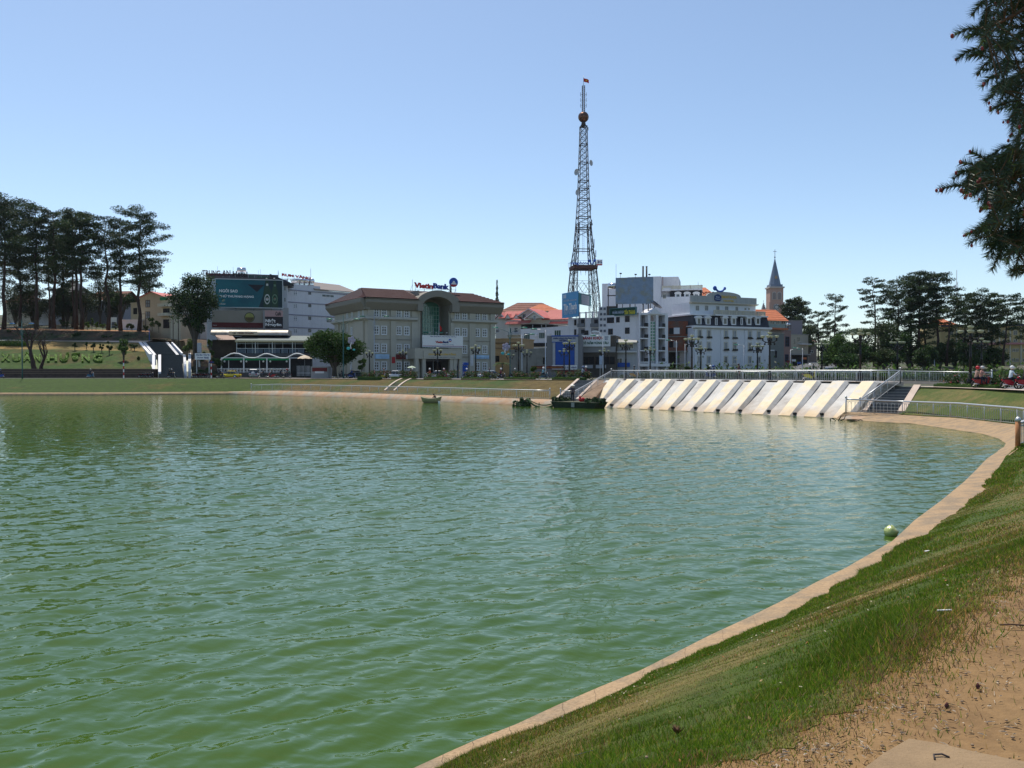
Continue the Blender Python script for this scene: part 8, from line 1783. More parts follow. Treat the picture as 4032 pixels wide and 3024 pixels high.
def striped(px, pyt, D, lab):
 p = PX(px, D, 2.6); h = ZY(pyt, D)-2.6; m = MB(); n = 6
 for k in range(n): m.tube([(0,0,h*k/n),(0,0,h*(k+1)/n)], .10, 8, k % 2, cap=False)
 tag(m.build('striped_post', [WHITE2, RED], None, T(p)), lab, 'post', 'red and white striped posts')
striped(487, 1417, 152.5, 'red and white striped post below the slim bright tree'); striped(832, 1420, 151.5, 'red and white striped post beside the yellow car')
def sign(pxa, pya, pxb, pyb, D, lab, texts, m=WHITE2, legs=True, z0=2.6, name='sign_board', tm=None):
 F = Frame(pxa, D, pxb, D, z0); root = thing(name, lab, 'sign', F.M); board(F, root, 'panel', m, pxa, pya, pxb, pyb, y=0, th=.1)
 for t, a, b_, c, d in texts: text_px(F, root, t, a, b_, c, d, tm or NAVY, y=-.03, split=False, bold=.03)
 if legs:
  q = F.rect(pxa, pya, pxb, pyb); l = MB(); l.box(.25,.11,-.5,.4,.25,q[1]+.2); l.box(F.W-.4,.11,-.5,F.W-.25,.25,q[1]+.2); l.build('leg', STEEL, root, F.M)
sign(767, 1391, 829, 1416, 160, 'white hotel sign board beside the grand stairs', [('Nhà Hàng Thủy Tạ', 772, 1394, 824, 1402), ('Gourmet', 776, 1405, 799, 1411), ('Hotel', 803, 1404, 821, 1412)])
sign(776, 1350, 793, 1389, 165, 'pale banner with blue shape behind the hotel sign', [], m=mat('pale_panel',(0,0,0)))
sign(822, 1423, 842, 1429, 151, 'dark blue street name plate on the striped post', [], m=NAVY, legs=False)
pole(588, 1296, 192, .06, 'small round road sign on a thin pole at the top of the stairs', BLUE, 10, name='road_sign', cat='sign', cross=False)
# planter with red panels left of the rounded tree
F = Frame(1224, 150, 1293, 149, 2.6); r_ = thing('planter_wall', 'low planter wall with dark red panels left of the rounded tree', 'wall', F.M); q = F.rect(1224,1443,1293,1478); bx(F, r_, 'body', GREYP, 0, 0, -.3, F.W, 1.2, q[3]); board(F, r_, 'red_panel', DRED, 1229, 1448, 1288, 1463, y=-.04, th=.03); board(F, r_, 'grey_plaque', WHITE, 1240, 1462, 1276, 1470, y=-.07, th=.05)
# festive ornaments hung on two light poles
def ornament(px, py0, py1, D, lab):
 p = PD(px, (py0+py1)/2, D); h = (py1-py0)/FPX*D; root = thing('festive_ornament', lab, 'ornament', T(p), 'festive ornaments on light poles'); M = T(p)
 m = MB()
 for k in range(5): a = 2*math.pi*k/5; m.ball((.42*math.cos(a)+.1,0,h*.22+.42*math.sin(a)),.30,8,0,1,.25,1)
 m.ball((.1,-.05,h*.22),.28,8,0,1,.4,1); m.build('flower', mat('pale_lilac_flower', (.34,.31,.40), .6), root, M)
 m = MB(); m.tube([(.1,0,h*.1),(-.1,0,-h*.1),(0,0,-h*.3)],.09,5); m.ball((-.45,0,-h*.28),.32,8,1,1,.25,.8); m.ball((.5,0,-h*.36),.24,8,1,1,.25,.7); m.build('stem', [WHITE2, mat('turquoise', (.05,.35,.38), .5)], root, M)
ornament(1382, 1322, 1386, 141.2, 'white and turquoise flower ornament on the light pole before the rounded tree'); ornament(1990, 1352, 1402, 139.6, 'pale flower ornament on the light pole before the orange tan building')

# ================================================================== people, motorbikes, cars
SKIN = paint('skin', (.38,.22,.15), .6); SHIRT = paint('shirt_cloth', (.3,.3,.3), .85); PANTS = paint('trouser_cloth', (.03,.035,.06), .85); SHOE = paint('shoe_leather', (.03,.025,.02), .6); HAIR = paint('black_hair', (.01,.009,.008), .5); HELM = paint('helmet_shell', (.7,.7,.7), .25)
def body_mesh(name, J, E, R_):
 me = bpy.data.meshes.new('skel'); me.from_pydata([J[k] for k in J], [], []); ks = list(J); me = bpy.data.meshes.new('skel'); me.from_pydata([J[k] for k in ks], [(ks.index(a), ks.index(b)) for a, b in E], [])
 o = bpy.data.objects.new('skel', me); COL.objects.link(o); o.modifiers.new('s', 'SKIN'); sv_ = me.skin_vertices[0].data
 for i, k in enumerate(ks): sv_[i].radius = (R_[k], R_[k]) if not isinstance(R_[k], tuple) else R_[k]
 sv_[ks.index('pelvis')].use_root = True; ms = o.modifiers.new('d', 'SUBSURF'); ms.levels = 1
 dg = bpy.context.evaluated_depsgraph_get(); out = bpy.data.meshes.new_from_object(o.evaluated_get(dg)); out.name = name; bpy.data.objects.remove(o)
 out.materials.clear()
 for m_ in (SKIN, SHIRT, PANTS, SHOE): out.materials.append(m_)
 seg = [(Vector(J[a]), Vector(J[b]), a, b) for a, b in E]
 def cls(p):
  best = None
  for A, B, a, b in seg:
   d = B-A; t = max(0, min(1, (p-A).dot(d)/d.length_squared)); q = (p-A-d*t).length
   if best is None or q < best[0]: best = (q, a, b, t)
  _, a, b, t = best; n = {a[:3], b[:3]}
  if n & {'hea', 'fin', 'thu'} or ('nec' in n and 'che' not in n): return 0
  if {'wri', 'elb'} <= n: return 0 if t > .35 else 1
  if n & {'toe'}: return 3
  if n & {'kne', 'ank', 'hip'}: return 2
  return 1
 mi = [cls(p.center) for p in out.polygons]; out.polygons.foreach_set('material_index', mi); out.polygons.foreach_set('use_smooth', [True]*len(mi)); return out
def skeleton(pose):
 if pose == 'ride': J = dict(pelvis=(0,0,.80), spine=(.02,0,1.02), chest=(.06,0,1.25), neck=(.08,0,1.40), headb=(.10,0,1.48), headt=(.12,0,1.62))
 elif pose == 'sit': J = dict(pelvis=(0,0,.32), spine=(.06,0,.52), chest=(.16,0,.74), neck=(.24,0,.87), headb=(.29,0,.94), headt=(.34,0,1.06))
 else: J = dict(pelvis=(0,0,.92), spine=(.01,0,1.10), chest=(.02,0,1.33), neck=(.03,0,1.48), headb=(.04,0,1.55), headt=(.05,0,1.69))
 c = Vector(J['chest']); p = Vector(J['pelvis'])
 for s, k in ((1,'l'),(-1,'r')):
  J['sho'+k] = tuple(c+Vector((0,s*.17,.07))); J['hip'+k] = tuple(p+Vector((0,s*.10,-.04)))
  if pose == 'ride': J['elb'+k] = tuple(c+Vector((.14,s*.25,-.16))); J['wri'+k] = tuple(c+Vector((.38,s*.27,-.20))); J['kne'+k] = (.40,s*.16,.78); J['ank'+k] = (.34,s*.15,.36); J['toe'+k] = (.50,s*.15,.30)
  elif pose == 'sit': J['elb'+k] = tuple(c+Vector((.20,s*.22,-.16))); J['wri'+k] = tuple(c+Vector((.42,s*.12,-.20))); J['kne'+k] = (.38,s*.18,.48); J['ank'+k] = (.42,s*.16,.08); J['toe'+k] = (.56,s*.16,.04)
  else:
   f = s*(.18 if pose == 'walk' else .03); J['elb'+k] = tuple(c+Vector((-f*.7-.02,s*.22,-.22))); J['wri'+k] = tuple(c+Vector((-f*.9+.10,s*.22,-.44))); J['kne'+k] = (f*.7+.04,s*.10,.50); J['ank'+k] = (f*1.3,s*.10,.09); J['toe'+k] = (f*1.3+.15,s*.11,.04)
  w = Vector(J['wri'+k]); d = (w-Vector(J['elb'+k])).normalized()
  J['fin'+k] = tuple(w+d*.13)
  J['thu'+k] = tuple(w+d*.07+Vector((.02,-s*.05,.02)))
 E = [('pelvis','spine'),('spine','chest'),('chest','neck'),('neck','headb'),('headb','headt')]
 for k in 'lr': E += [('chest','sho'+k),('sho'+k,'elb'+k),('elb'+k,'wri'+k),('wri'+k,'fin'+k),('wri'+k,'thu'+k),('pelvis','hip'+k),('hip'+k,'kne'+k),('kne'+k,'ank'+k),('ank'+k,'toe'+k)]
 R_ = dict(pelvis=.14, spine=.125, chest=.15, neck=.06, headb=.085, headt=.085)
 for k in 'lr': R_.update({'sho'+k:.075,'elb'+k:.05,'wri'+k:.035,'fin'+k:.02,'thu'+k:.014,'hip'+k:.11,'kne'+k:.07,'ank'+k:.05,'toe'+k:.04})
 return J, E, R_
PM = {}
for pose in ('ride', 'sit', 'stand', 'walk'): J, E, R_ = skeleton(pose); PM[pose] = (body_mesh('body', J, E, R_), Vector(J['headt']))
def person(M, pose, lab, shirt, pants=(.03,.035,.06), hat='helmet', hatc=(.7,.7,.7), grp=None):
 me, h = PM[pose]; root = bpy.data.objects.new('person', me); link(root, None, M); tag(root, lab, 'person', grp)
 for s_, (k, c) in zip(root.material_slots, (('skin', None), ('shirt', shirt), ('trousers', pants), ('shoe', None))):
  if c: s_.link = 'OBJECT'; s_.material = paint('%s_%02d_%02d_%02d' % (k, c[0]*99, c[1]*99, c[2]*99), c, .85)
 m = MB(); hm = paint('headwear_%02d_%02d_%02d' % tuple(int(v*99) for v in hatc), hatc, .3)
 if hat == 'helmet': m.ball(tuple(h+Vector((-.01,0,.0))), .145, 10, 0, 1.1, 1, 1); m.box(h.x+.08,-.09,h.z-.02,h.x+.2,.09,h.z+.01)
 elif hat == 'cap': m.ball(tuple(h), .12, 10, 0, 1.05, 1, .8); m.box(h.x+.05,-.09,h.z-.01,h.x+.22,.09,h.z+.015)
 elif hat == 'cone': m.lathe([(.30,-.02),(.29,.0),(.15,.13),(.01,.23)], tuple(h), 12)
 else: m.ball(tuple(h+Vector((-.02,0,-.01))), .115, 8, 0)
 m.build('helmet' if hat == 'helmet' else ('hair' if hat == 'hair' else 'hat'), HAIR if hat == 'hair' else hm, root, M)
 f = MB(); f.ball(tuple(h+Vector((.09,0,-.075))), .022, 5, 0); f.ball(tuple(h+Vector((.075,.035,-.045))), .014, 4, 1); f.ball(tuple(h+Vector((.075,-.035,-.045))), .014, 4, 1); f.box(h.x+.06,-.025,h.z-.125,h.x+.085,.025,h.z-.115,1); f.build('face', [SKIN, HAIR], root, M)
 return root
BIKE = paint('bike_paint', (.02,.02,.022), .3)
def bike_proto():
 root = thing('motorbike', 'proto', 'motorbike', T(0,0,0)); I = Matrix.Identity(4)
 b = MB(); pr = [(-.72,.62),(-.55,.74),(-.10,.70),(.10,.50),(.34,.52),(.46,.95),(.52,.96),(.56,.62),(.44,.34),(.10,.26),(-.30,.30),(-.62,.50)]; b.prism([(x,-.10,z) for x, z in pr], (0,.20,0)); b.box(.36,-.19,.42,.42,.19,.86); b.build('body', BIKE, root, I)
 s = MB(); s.hexa([(-.74,-.12,.73),(.02,-.11,.70),(.02,.11,.70),(-.74,.12,.73)],[(-.72,-.11,.82),(0,-.10,.78),(0,.10,.78),(-.72,.11,.82)]); s.build('seat', RUBBER, root, I)
 for x in (-.62, .62):
  w = MB(); n = 14; V = []
  for k in range(n):
   a = 2*math.pi*k/n
   for rr_, y in ((.29,-.05),(.29,.05),(.22,.05),(.22,-.05)): V.append((x+rr_*math.cos(a), y, .29+rr_*math.sin(a)))
  w.add(V, [(4*k+j, 4*k+(j+1)%4, 4*((k+1)%n)+(j+1)%4, 4*((k+1)%n)+j) for k in range(n) for j in range(4)]); o = w.build('wheel', RUBBER, root, I); c = MB()
  for k in range(5): a = 2*math.pi*k/5; c.tube([(x,0,.29),(x+.22*math.cos(a),0,.29+.22*math.sin(a))], .015, 3)
  c.tube([(x,-.06,.29),(x,.06,.29)], .06, 8); c.build('rim', CHROME, o, I)
 f = MB(); f.tube([(.62,.08,.29),(.50,.06,.88)], .03, 5); f.tube([(.62,-.08,.29),(.50,-.06,.88)], .03, 5); f.build('fork', STEEL, root, I)
 h = MB(); h.tube([(.40,-.33,1.02),(.47,-.12,1.0),(.47,.12,1.0),(.40,.33,1.02)], .02, 5); h.tube([(.45,.2,1.02),(.50,.26,1.18)], .01, 3); h.ball((.50,.27,1.2), .05, 6); h.build('handlebar', BLACKM, root, I)
 l = MB(); l.ball((.55,0,.90), .085, 8); l.build('headlight', CHROME, root, I); t = MB(); t.box(-.80,-.05,.66,-.73,.05,.74); t.build('tail_light', RED, root, I); e = MB(); e.tube([(-.1,-.14,.28),(-.75,-.15,.36)], [.03,.05], 6); e.build('exhaust', CHROME, root, I); return root
B0 = bike_proto(); KM = make_km(B0)
def bike(px, D, heading, col, lab, z0=2.66, grp='motorbikes on the lakeside road'):
 p = PX(px, D, z0); M = T(p, rz=heading); c = copy_tree(B0, M, lab, {'bike_paint': paint('bike_paint_%02d_%02d_%02d' % tuple(int(v*99) for v in col), col, .3)}, grp); return M
def rider(px, D, heading, col, blab, riders, z0=2.66):
 M = bike(px, D, heading, col, blab, z0)
 for k, (lab, shirt, hatc, *r_) in enumerate(riders): person(M @ Matrix.Translation((-.12 - .38*k, 0, .02)), 'ride', lab, shirt, r_[0] if r_ else (.03,.035,.06), r_[1] if len(r_) > 1 else 'helmet', hatc, 'motorbike riders')
rt, lf = 0.0, math.pi
W_, K_ = (.7,.7,.7), (.02,.02,.02)
rider(2, 154, lf, (.02,.06,.30), 'blue motorbike cut by the left edge of the picture', [('rider in dark jacket at the left edge on a blue motorbike', (.02,.03,.06), (.05,.08,.2))], 2.62)
rider(357, 154, rt, (.03,.12,.22), 'dark motorbike passing below the hedge letters', [('rider in dark clothes passing below the hedge letters', (.02,.03,.05), (.2,.2,.2))], 2.62)
rider(676, 152.5, rt, K_, 'black motorbike with two riders before the grand stairs', [('front rider before the grand stairs, grey helmet', (.03,.03,.035), (.35,.35,.35)), ('pillion rider before the grand stairs', (.02,.025,.03), (.1,.1,.1))], 2.62)
rider(868, 151.6, rt, (.03,.03,.03), 'dark scooter before the yellow car', [('rider in black in front of the yellow car', (.02,.02,.02), (.2,.2,.22))], 2.62)
rider(1036, 154, lf+.3, K_, 'black motorbike right of the silver off-road car', [('rider in dark jacket right of the silver off-road car', (.03,.03,.04), (.45,.43,.4))], 2.62)
rider(1070, 155, lf+.2, (.45,.02,.03), 'red motorbike before the cafe', [('rider in brown jacket on the red motorbike', (.09,.07,.05), (.4,.4,.3))], 2.62)
rider(1106, 154, rt, K_, 'black motorbike left of the pair by the cafe gate', [('rider in black leaning back by the cafe gate', (.02,.02,.03), (.3,.3,.3))], 2.62)
rider(1130, 154.5, lf+.1, (.1,.1,.12), 'grey motorbike with two riders by the cafe gate', [('front rider with red helmet by the cafe gate', (.05,.05,.05), (.4,.03,.04)), ('pillion rider in green vest by the cafe gate', (.08,.14,.1), (.3,.3,.3))], 2.62)
rider(1296, 152, lf, (.25,.25,.26), 'silver motorbike before the red panelled planter', [('rider in white shirt before the planter', (.4,.4,.42), (.1,.1,.1))])
rider(1345, 146, lf, K_, 'black motorbike under the rounded tree', [('rider in dark jacket under the rounded tree', (.04,.04,.05), (.3,.3,.3))]); rider(1386, 144, rt, (.02,.05,.2), 'blue motorbike right of the rounded tree trunk', [('rider in blue jacket right of the rounded tree', (.02,.05,.18), (.4,.4,.4))])
rider(1512, 135, rt, (.38,.36,.04), 'yellow green scooter between the first two rose beds', [('rider in red jacket on the yellow green scooter', (.25,.04,.04), (.15,.1,.1))]); rider(1624, 137, rt, (.12,.12,.13), 'grey scooter beside the green umbrella', [('rider in dark clothes with pale helmet beside the umbrella', (.03,.03,.04), W_)])
rider(1692, 134, lf, (.5,.5,.5), 'white motorbike before the bank entrance', [('rider with white helmet and orange top before the bank entrance', (.45,.10,.04), W_)]); rider(1748, 133, rt, (.3,.02,.03), 'red motorbike right of the bank entrance lamp', [('rider in red top right of the bank entrance lamp', (.40,.03,.04), (.6,.5,.5))])
rider(1838, 134, lf, K_, 'black motorbike left of the silver sedan', [('rider with white helmet left of the silver sedan', (.03,.04,.04), W_)]); rider(1928, 126, rt, (.02,.03,.10), 'dark blue motorbike before the silver sedan', [('rider in dark blue before the silver sedan', (.02,.03,.08), (.1,.08,.1))])
rider(1973, 122, rt, (.03,.03,.03), 'black scooter right of the silver sedan', [('rider in maroon jacket right of the silver sedan', (.16,.03,.05), (.6,.6,.6))]); rider(2028, 136, rt, K_, 'motorbike behind the rose bed before the grey wall', [('rider with grey helmet behind the rose bed', (.05,.06,.07), (.5,.5,.5))])
rider(2140, 117, rt, (.04,.10,.14), 'teal scooter in the gap between two rose beds', [('rider in light blue jacket on the teal scooter', (.22,.40,.48), W_)], 2.78)
rider(2308, 106, rt, (.05,.02,.03), 'motorbike with two riders at the left end of the railing', [('front rider in maroon top at the left end of the railing', (.20,.04,.06), (.6,.6,.6)), ('pillion rider in blue and white at the left end of the railing', (.35,.40,.55), (.1,.15,.3))], 2.85)
rider(2498, 112, rt, (.6,.25,.02), 'orange scooter seen through the spillway railing', [('rider with dark helmet on the orange scooter', (.05,.05,.05), (.08,.08,.1))], 2.95); rider(2797, 104, lf, (.02,.05,.2), 'blue motorbike with two riders behind the spillway railing', [('front rider with white helmet behind the spillway railing', (.03,.05,.10), W_), ('pillion rider with blue helmet behind the spillway railing', (.02,.03,.08), (.03,.10,.35))], 2.95)
rider(3190, 84, rt, (.50,.48,.05), 'bright yellow scooter behind the spillway railing', [('rider in dark green with white helmet on the yellow scooter', (.04,.08,.06), W_)], 2.97)
rider(3868, 66.5, rt, (.3,.03,.03), 'red motorbike hidden behind the right rose bed', [('rider in pinkish top behind the right rose bed', (.45,.25,.22), (.5,.5,.5)), ('pillion rider with red helmet behind the right rose bed', (.35,.22,.18), (.5,.02,.03))], 2.62)
rider(3985, 62.5, rt, (.35,.015,.03), 'red scooter near the right edge', [('rider in pale blue shirt on the red scooter near the right edge', (.50,.58,.66), W_)], 2.62); rider(4040, 62, rt, (.30,.01,.02), 'red motorbike cut by the right edge', [('rider in black cut by the right edge', (.015,.015,.02), (.6,.6,.6))], 2.62)
for k in range(5): bike(556+k*10, 158, 1.3+.1*(k%3), (.04,.04,.045), 'parked dark motorbike left of the grand stairs, %s in the row' % ('first','second','third','fourth','last')[k], 2.6, 'motorbikes parked left of the grand stairs')
for k in range(8): bike(766+k*8.5, 157.5, 1.4-.12*(k%3), [(.03,.03,.03),(.10,.10,.11),(.05,.02,.02)][k%3], 'parked dark motorbike right of the grand stairs, %s in the row' % ('first','second','third','fourth','fifth','sixth','seventh','last')[k], 2.6, 'motorbikes parked right of the grand stairs')
for c in [B0] + KM(B0) + [k2 for k in KM(B0) for k2 in KM(k)]: bpy.data.objects.remove(c)
pw_ = T(PX(2910, 86.5, 2.98), rz=math.pi); person(pw_, 'walk', 'man in dark shirt and cap walking along the spillway railing', (.09,.05,.06), (.05,.05,.06), 'cap', (.04,.02,.02))
person(T(PX(3203, 165, 3.6), rz=1.5), 'walk', 'distant pedestrian on the hill street', (.04,.05,.06), hat='hair')
um = T(PX(1618, 133, 2.68)); person(um, 'stand', 'woman holding the green umbrella beside the rose bed', (.10,.08,.08), (.04,.04,.05), 'hair')
def umbrella(M, R_, h, m_, lab, droop=.35, n=8, hp=None):
 root = thing('umbrella', lab, 'umbrella', M); c = MB(); V = [(0,0,h)]
 for k in range(n*2): a = math.pi*k/n; rr_ = R_*(1 if k % 2 == 0 else .93); V.append((rr_*math.cos(a), rr_*math.sin(a), h-droop*(1 if k % 2 == 0 else .85)))
 for k in range(n*2): a = math.pi*k/n; V.append((R_*.55*math.cos(a), R_*.55*math.sin(a), h-droop*.35))
 N2 = n*2; c.add(V, [(0, 1+N2+k, 1+N2+(k+1)%N2) for k in range(N2)]+[(1+N2+k, 1+k, 1+(k+1)%N2, 1+N2+(k+1)%N2) for k in range(N2)]); c.build('canopy', m_, root, M); p = MB(); p.tube([(0,0,hp or 0),(0,0,h+.08)], .025, 5); p.build('pole', STEEL, root, M)
umbrella(um @ Matrix.Translation((.15,-.25,0)), .78, 2.12, mat('pale_green_cloth', (.36,.42,.32), .8), 'pale green umbrella held up beside the rose bed', hp=1.0)
umbrella(T(PX(1200, 161, 2.6)), 1.5, ZY(1398,161)-2.6, mat('cream_cloth', (.55,.45,.34), .8), 'cream parasol beside the cafe entrance', .75)
def car(px, D, heading, col, lab, kind='sedan', z0=2.64):
 M = T(PX(px, D, z0), rz=heading); root = thing('car', lab, 'car', M, 'cars on the lakeside road'); P = paint('car_paint_%02d_%02d_%02d' % tuple(int(v*99) for v in col), col, .25); P.node_tree.nodes['Principled BSDF'].inputs['Coat Weight'].default_value = .5
 suv = kind == 'suv'; L_, w = (4.1, .87) if suv else (4.4, .86); zb, zt = (.95, 1.68) if suv else (.80, 1.38)
 lo = [(-L_/2,.55,.45,zb*.80),(-L_/2+.12,.80,.30,zb*.98),(-L_/2+.9,w,.25,zb),(L_/2-1.4,w,.25,zb),(L_/2-.25,.80,.28,zb*.88),(L_/2,.55,.42,zb*.70)]
 def hull(S, nm, m_):
  mb = MB(); V = []
  for x, hw_, z0_, z1_ in S: V += [(x,-hw_*.92,z0_),(x,-hw_,(z0_+z1_)/2),(x,-hw_*.93,z1_),(x,hw_*.93,z1_),(x,hw_,(z0_+z1_)/2),(x,hw_*.92,z0_)]
  Fs = [(6*i+j, 6*(i+1)+j, 6*(i+1)+(j+1)%6, 6*i+(j+1)%6) for i in range(len(S)-1) for j in range(6)]; mb.add(V, Fs, 0, True); mb.add(V[:6], [(0,1,2,3,4,5)]); mb.add(V[-6:], [(5,4,3,2,1,0)]); return mb.build(nm, m_, root, M)
 hull(lo, 'body', P); a, b_, c, d = (-L_/2+.12, -L_/2+.3, L_/2-2.0, L_/2-1.25) if suv else (-L_/2+.35, -L_/2+1.15, L_/2-2.1, L_/2-1.2)
 hull([(a,w*.85,zb-.05,zb),(b_,w*.82,zb-.05,zt-.04),(c,w*.82,zb-.05,zt-.04),(d,w*.85,zb-.05,zb)], 'windows', GLASS)
 r_ = MB(); r_.hexa([(b_-.05,-w*.76,zt-.05),(c+.05,-w*.76,zt-.05),(c+.05,w*.76,zt-.05),(b_-.05,w*.76,zt-.05)],[(b_+.1,-w*.66,zt+.03),(c-.1,-w*.66,zt+.03),(c-.1,w*.66,zt+.03),(b_+.1,w*.66,zt+.03)]); r_.build('roof', P, root, M)
 for x in (b_, (b_+c)/2, c):
  for s in (-1, 1): q = MB(); q.box(x-.035, s*w*.765, zb, x+.035, s*w*.80, zt-.03); q.build('pillar', P, root, M)
 for x in (-L_/2+.8, L_/2-.85):
  for s in (-1, 1): q = MB(); q.tube([(x,s*(w-.16),.32),(x,s*(w+.01),.32)], .32, 12, 0); o = q.build('wheel', RUBBER, root, M); q = MB(); q.tube([(x,s*(w+.0),.32),(x,s*(w+.03),.32)], .19, 10, 0); q.build('rim', CHROME, o, M)
 for s in (-1, 1): q = MB(); q.box(L_/2-.16, s*.5-.14, zb*.66, L_/2-.02, s*.5+.14, zb*.82); q.build('headlight', CHROME, root, M); q = MB(); q.box(-L_/2-.01, s*.56-.12, zb*.70, -L_/2+.1, s*.56+.12, zb*.90); q.build('tail_light', RED, root, M)
 if suv: q = MB(); q.tube([(-L_/2-.22,0,.88),(-L_/2-.02,0,.88)], .36, 16); q.build('spare_wheel', P, root, M)
 return root
car(903, 156.5, lf-.06, (.62,.48,.015), 'yellow two door car parked before the cafe', 'sedan', 2.6); car(1002, 158, 1.75, (.38,.40,.43), 'silver off-road car seen from behind with spare wheel', 'suv', 2.6)
car(1921, 133, lf+.12, (.36,.40,.45), 'silver sedan parked at the right end of the bank'); car(1548, 142, lf, (.60,.60,.60), 'white car behind the second rose bed'); car(1738, 140, rt, (.62,.62,.63), 'white car behind the bank entrance rose bed')
car(3262, 150, 1.75, (.45,.46,.48), 'pale car at the foot of the hill street', 'suv', 3.0); car(1412, 150, rt, (.05,.05,.055), 'dark car right of the rounded tree')

# ================================================================== boats and things in the water
def boats():
 M = T(PX(1698, 103.5, 0)); root = thing('basket_boat', 'small round bamboo basket boat floating near the middle bank', 'boat', M); n = 20; m = MB(); V = []
 for rr_, z in ((.6,-.15),(1.05,.10),(1.22,.50),(1.26,.66),(1.14,.66),(1.0,.40),(.5,.05)):
  for k in range(n): a = 2*math.pi*k/n; V.append((rr_*math.cos(a)*1.05, rr_*math.sin(a)*.9, z+.13*math.cos(2*a)*(z > .3)))
 m.add(V, [(i*n+k, i*n+(k+1)%n, (i+1)*n+(k+1)%n, (i+1)*n+k) for i in range(6) for k in range(n)]+[tuple(range(n))[::-1], tuple(range(6*n,7*n))], 0, True); m.build('hull', mat('weathered_bamboo', (.34,.30,.18), .8, var=.3, scale=4), root, M)
 g = MB(); g.tube([(1.24*1.05*math.cos(2*math.pi*k/n), 1.24*.9*math.sin(2*math.pi*k/n), .67+.13*math.cos(4*math.pi*k/n)) for k in range(n+1)], .045, 5); g.box(-.9,-.15,.30,.9,.15,.34); g.build('rim', mat('pale_bamboo', (.36,.32,.20), .7), root, M)
 person(M @ T(.60, -.1, .02, rz=math.pi+.6), 'sit', 'fisherman in dark brown bending in the basket boat', (.07,.035,.03), (.03,.03,.03), 'hair')
 o = MB(); o.tube([(.75,-.3,.7),(1.05,-1.2,.0),(1.1,-1.3,-.15)], .02, 5); o.box(.98,-1.35,-.1,1.2,-1.2,.25); tag(o.build('paddle', WHITE2, None, M), 'pale paddle dipped beside the basket boat', 'paddle')
 GREENM = mat('algae_green_hull', (.022,.032,.020), .7, var=.4, scale=1.5, streak=.4); NET = mat('green_net', (.05,.085,.035), .9, var=.5, scale=4)
 a, b_ = PX(2185, 91.0, 0), PX(2362, 87.6, 0); L_ = (b_-a).length; M = T(a, rz=math.atan2(b_.y-a.y, b_.x-a.x)); root = thing('barge', 'flat dark green work barge moored before the spillway steps', 'boat', M)
 for x0, x1 in ((0, L_*.5-.04), (L_*.5+.04, L_)): h = MB(); s0 = .5 if x0 == 0 else 0; s1 = .5 if x1 == L_ else 0; h.hexa([(x0+s0,-.7,-.3),(x1-s1,-.7,-.3),(x1-s1,1.5,-.3),(x0+s0,1.5,-.3)],[(x0,-.8,.6),(x1,-.8,.6),(x1,1.6,.6),(x0,1.6,.6)]); h.build('pontoon', GREENM, root, M)
 d = MB(); d.box(-.05,-.85,.605,L_+.05,1.65,.67); d.build('deck', mat('muddy_deck', (.13,.13,.09), .9, var=.3), root, M); q = MB(); q.box(L_*.5-.2,-.86,.1,L_*.5+.2,-.815,.6); q.build('fender', GREYP, root, M)
 r = np.random.default_rng(6)
 def heap(c, R_, n, lab, seed):
  e = r.normal(size=(n,3)); e /= np.linalg.norm(e,axis=1)[:,None]; e *= np.array(R_)*(1+.25*np.sin(e[:, :1]*9+seed)); e[:, 2] = np.abs(e[:, 2]); e += np.array(c); V, F_ = rot_leaves(e, .32, .2, .7, seed); me = npmesh('fishing_net', V, F_, [NET, GREENM], r.integers(0,2,n)); o = inst('fishing_net', me, None, Matrix.Identity(4)); m2 = MB(); m2.ball(tuple(c), 1, 10, 0, R_[0]*.9, R_[1]*.9, R_[2]*.85); tag(o, lab, 'net', 'heaps of green fishing net'); m2.build('net_core', NET, o, Matrix.Identity(4))
 p = M @ Vector((.45,.4,.62)); heap(tuple(p), (1.0,.9,.5), 520, 'heap of green net on the left end of the barge', 1); p = M @ Vector((L_-.7,.3,.62)); heap(tuple(p), (1.1,.9,.42), 520, 'heap of green net on the right end of the barge', 2)
 p = PX(2060, 93.2, 0); heap((p.x, p.y, .0), (1.0,.6,.8), 420, 'heap of green net in the shallow water left of the barge', 3)
 t = MB(); P0, P1 = PX(2075, 92.5, .9), PX(2190, 91, .5); t.tube([P0.lerp(P1, k/8)+Vector((0,0,-.8*math.sin(math.pi*k/8)**.7)) for k in range(9)], [.16,.13,.10,.12,.10,.13,.11,.14,.16], 6); t.tube([PX(2122,91.5,-.3), PX(2123,91.5,.5)], .05, 5); t.tube([P0.lerp(P1, k/6)+Vector((0,.3,-.5*math.sin(math.pi*k/6))) for k in range(7)], .06, 5); tag(t.build('net_rope', NET), 'twisted green net rope sagging between the net heap and the barge', 'net')
 person(M @ T(L_*.40, .0, .67, rz=2.2), 'stand', 'worker in dark clothes and pale hat standing on the barge', (.10,.07,.09), (.02,.02,.03), 'cone', (.62,.58,.52)); rb = MB(); p = M @ Vector((L_*.60,.1,.67)); rb.ball((p.x,p.y,p.z+.22), .32, 8, 0, 1.2, .8, .8); rb.ball((p.x-.2,p.y,p.z+.5), .14, 6, 0); tag(rb.build('red_bundle', RED), 'small red bundle on the barge beside the worker', 'bundle')
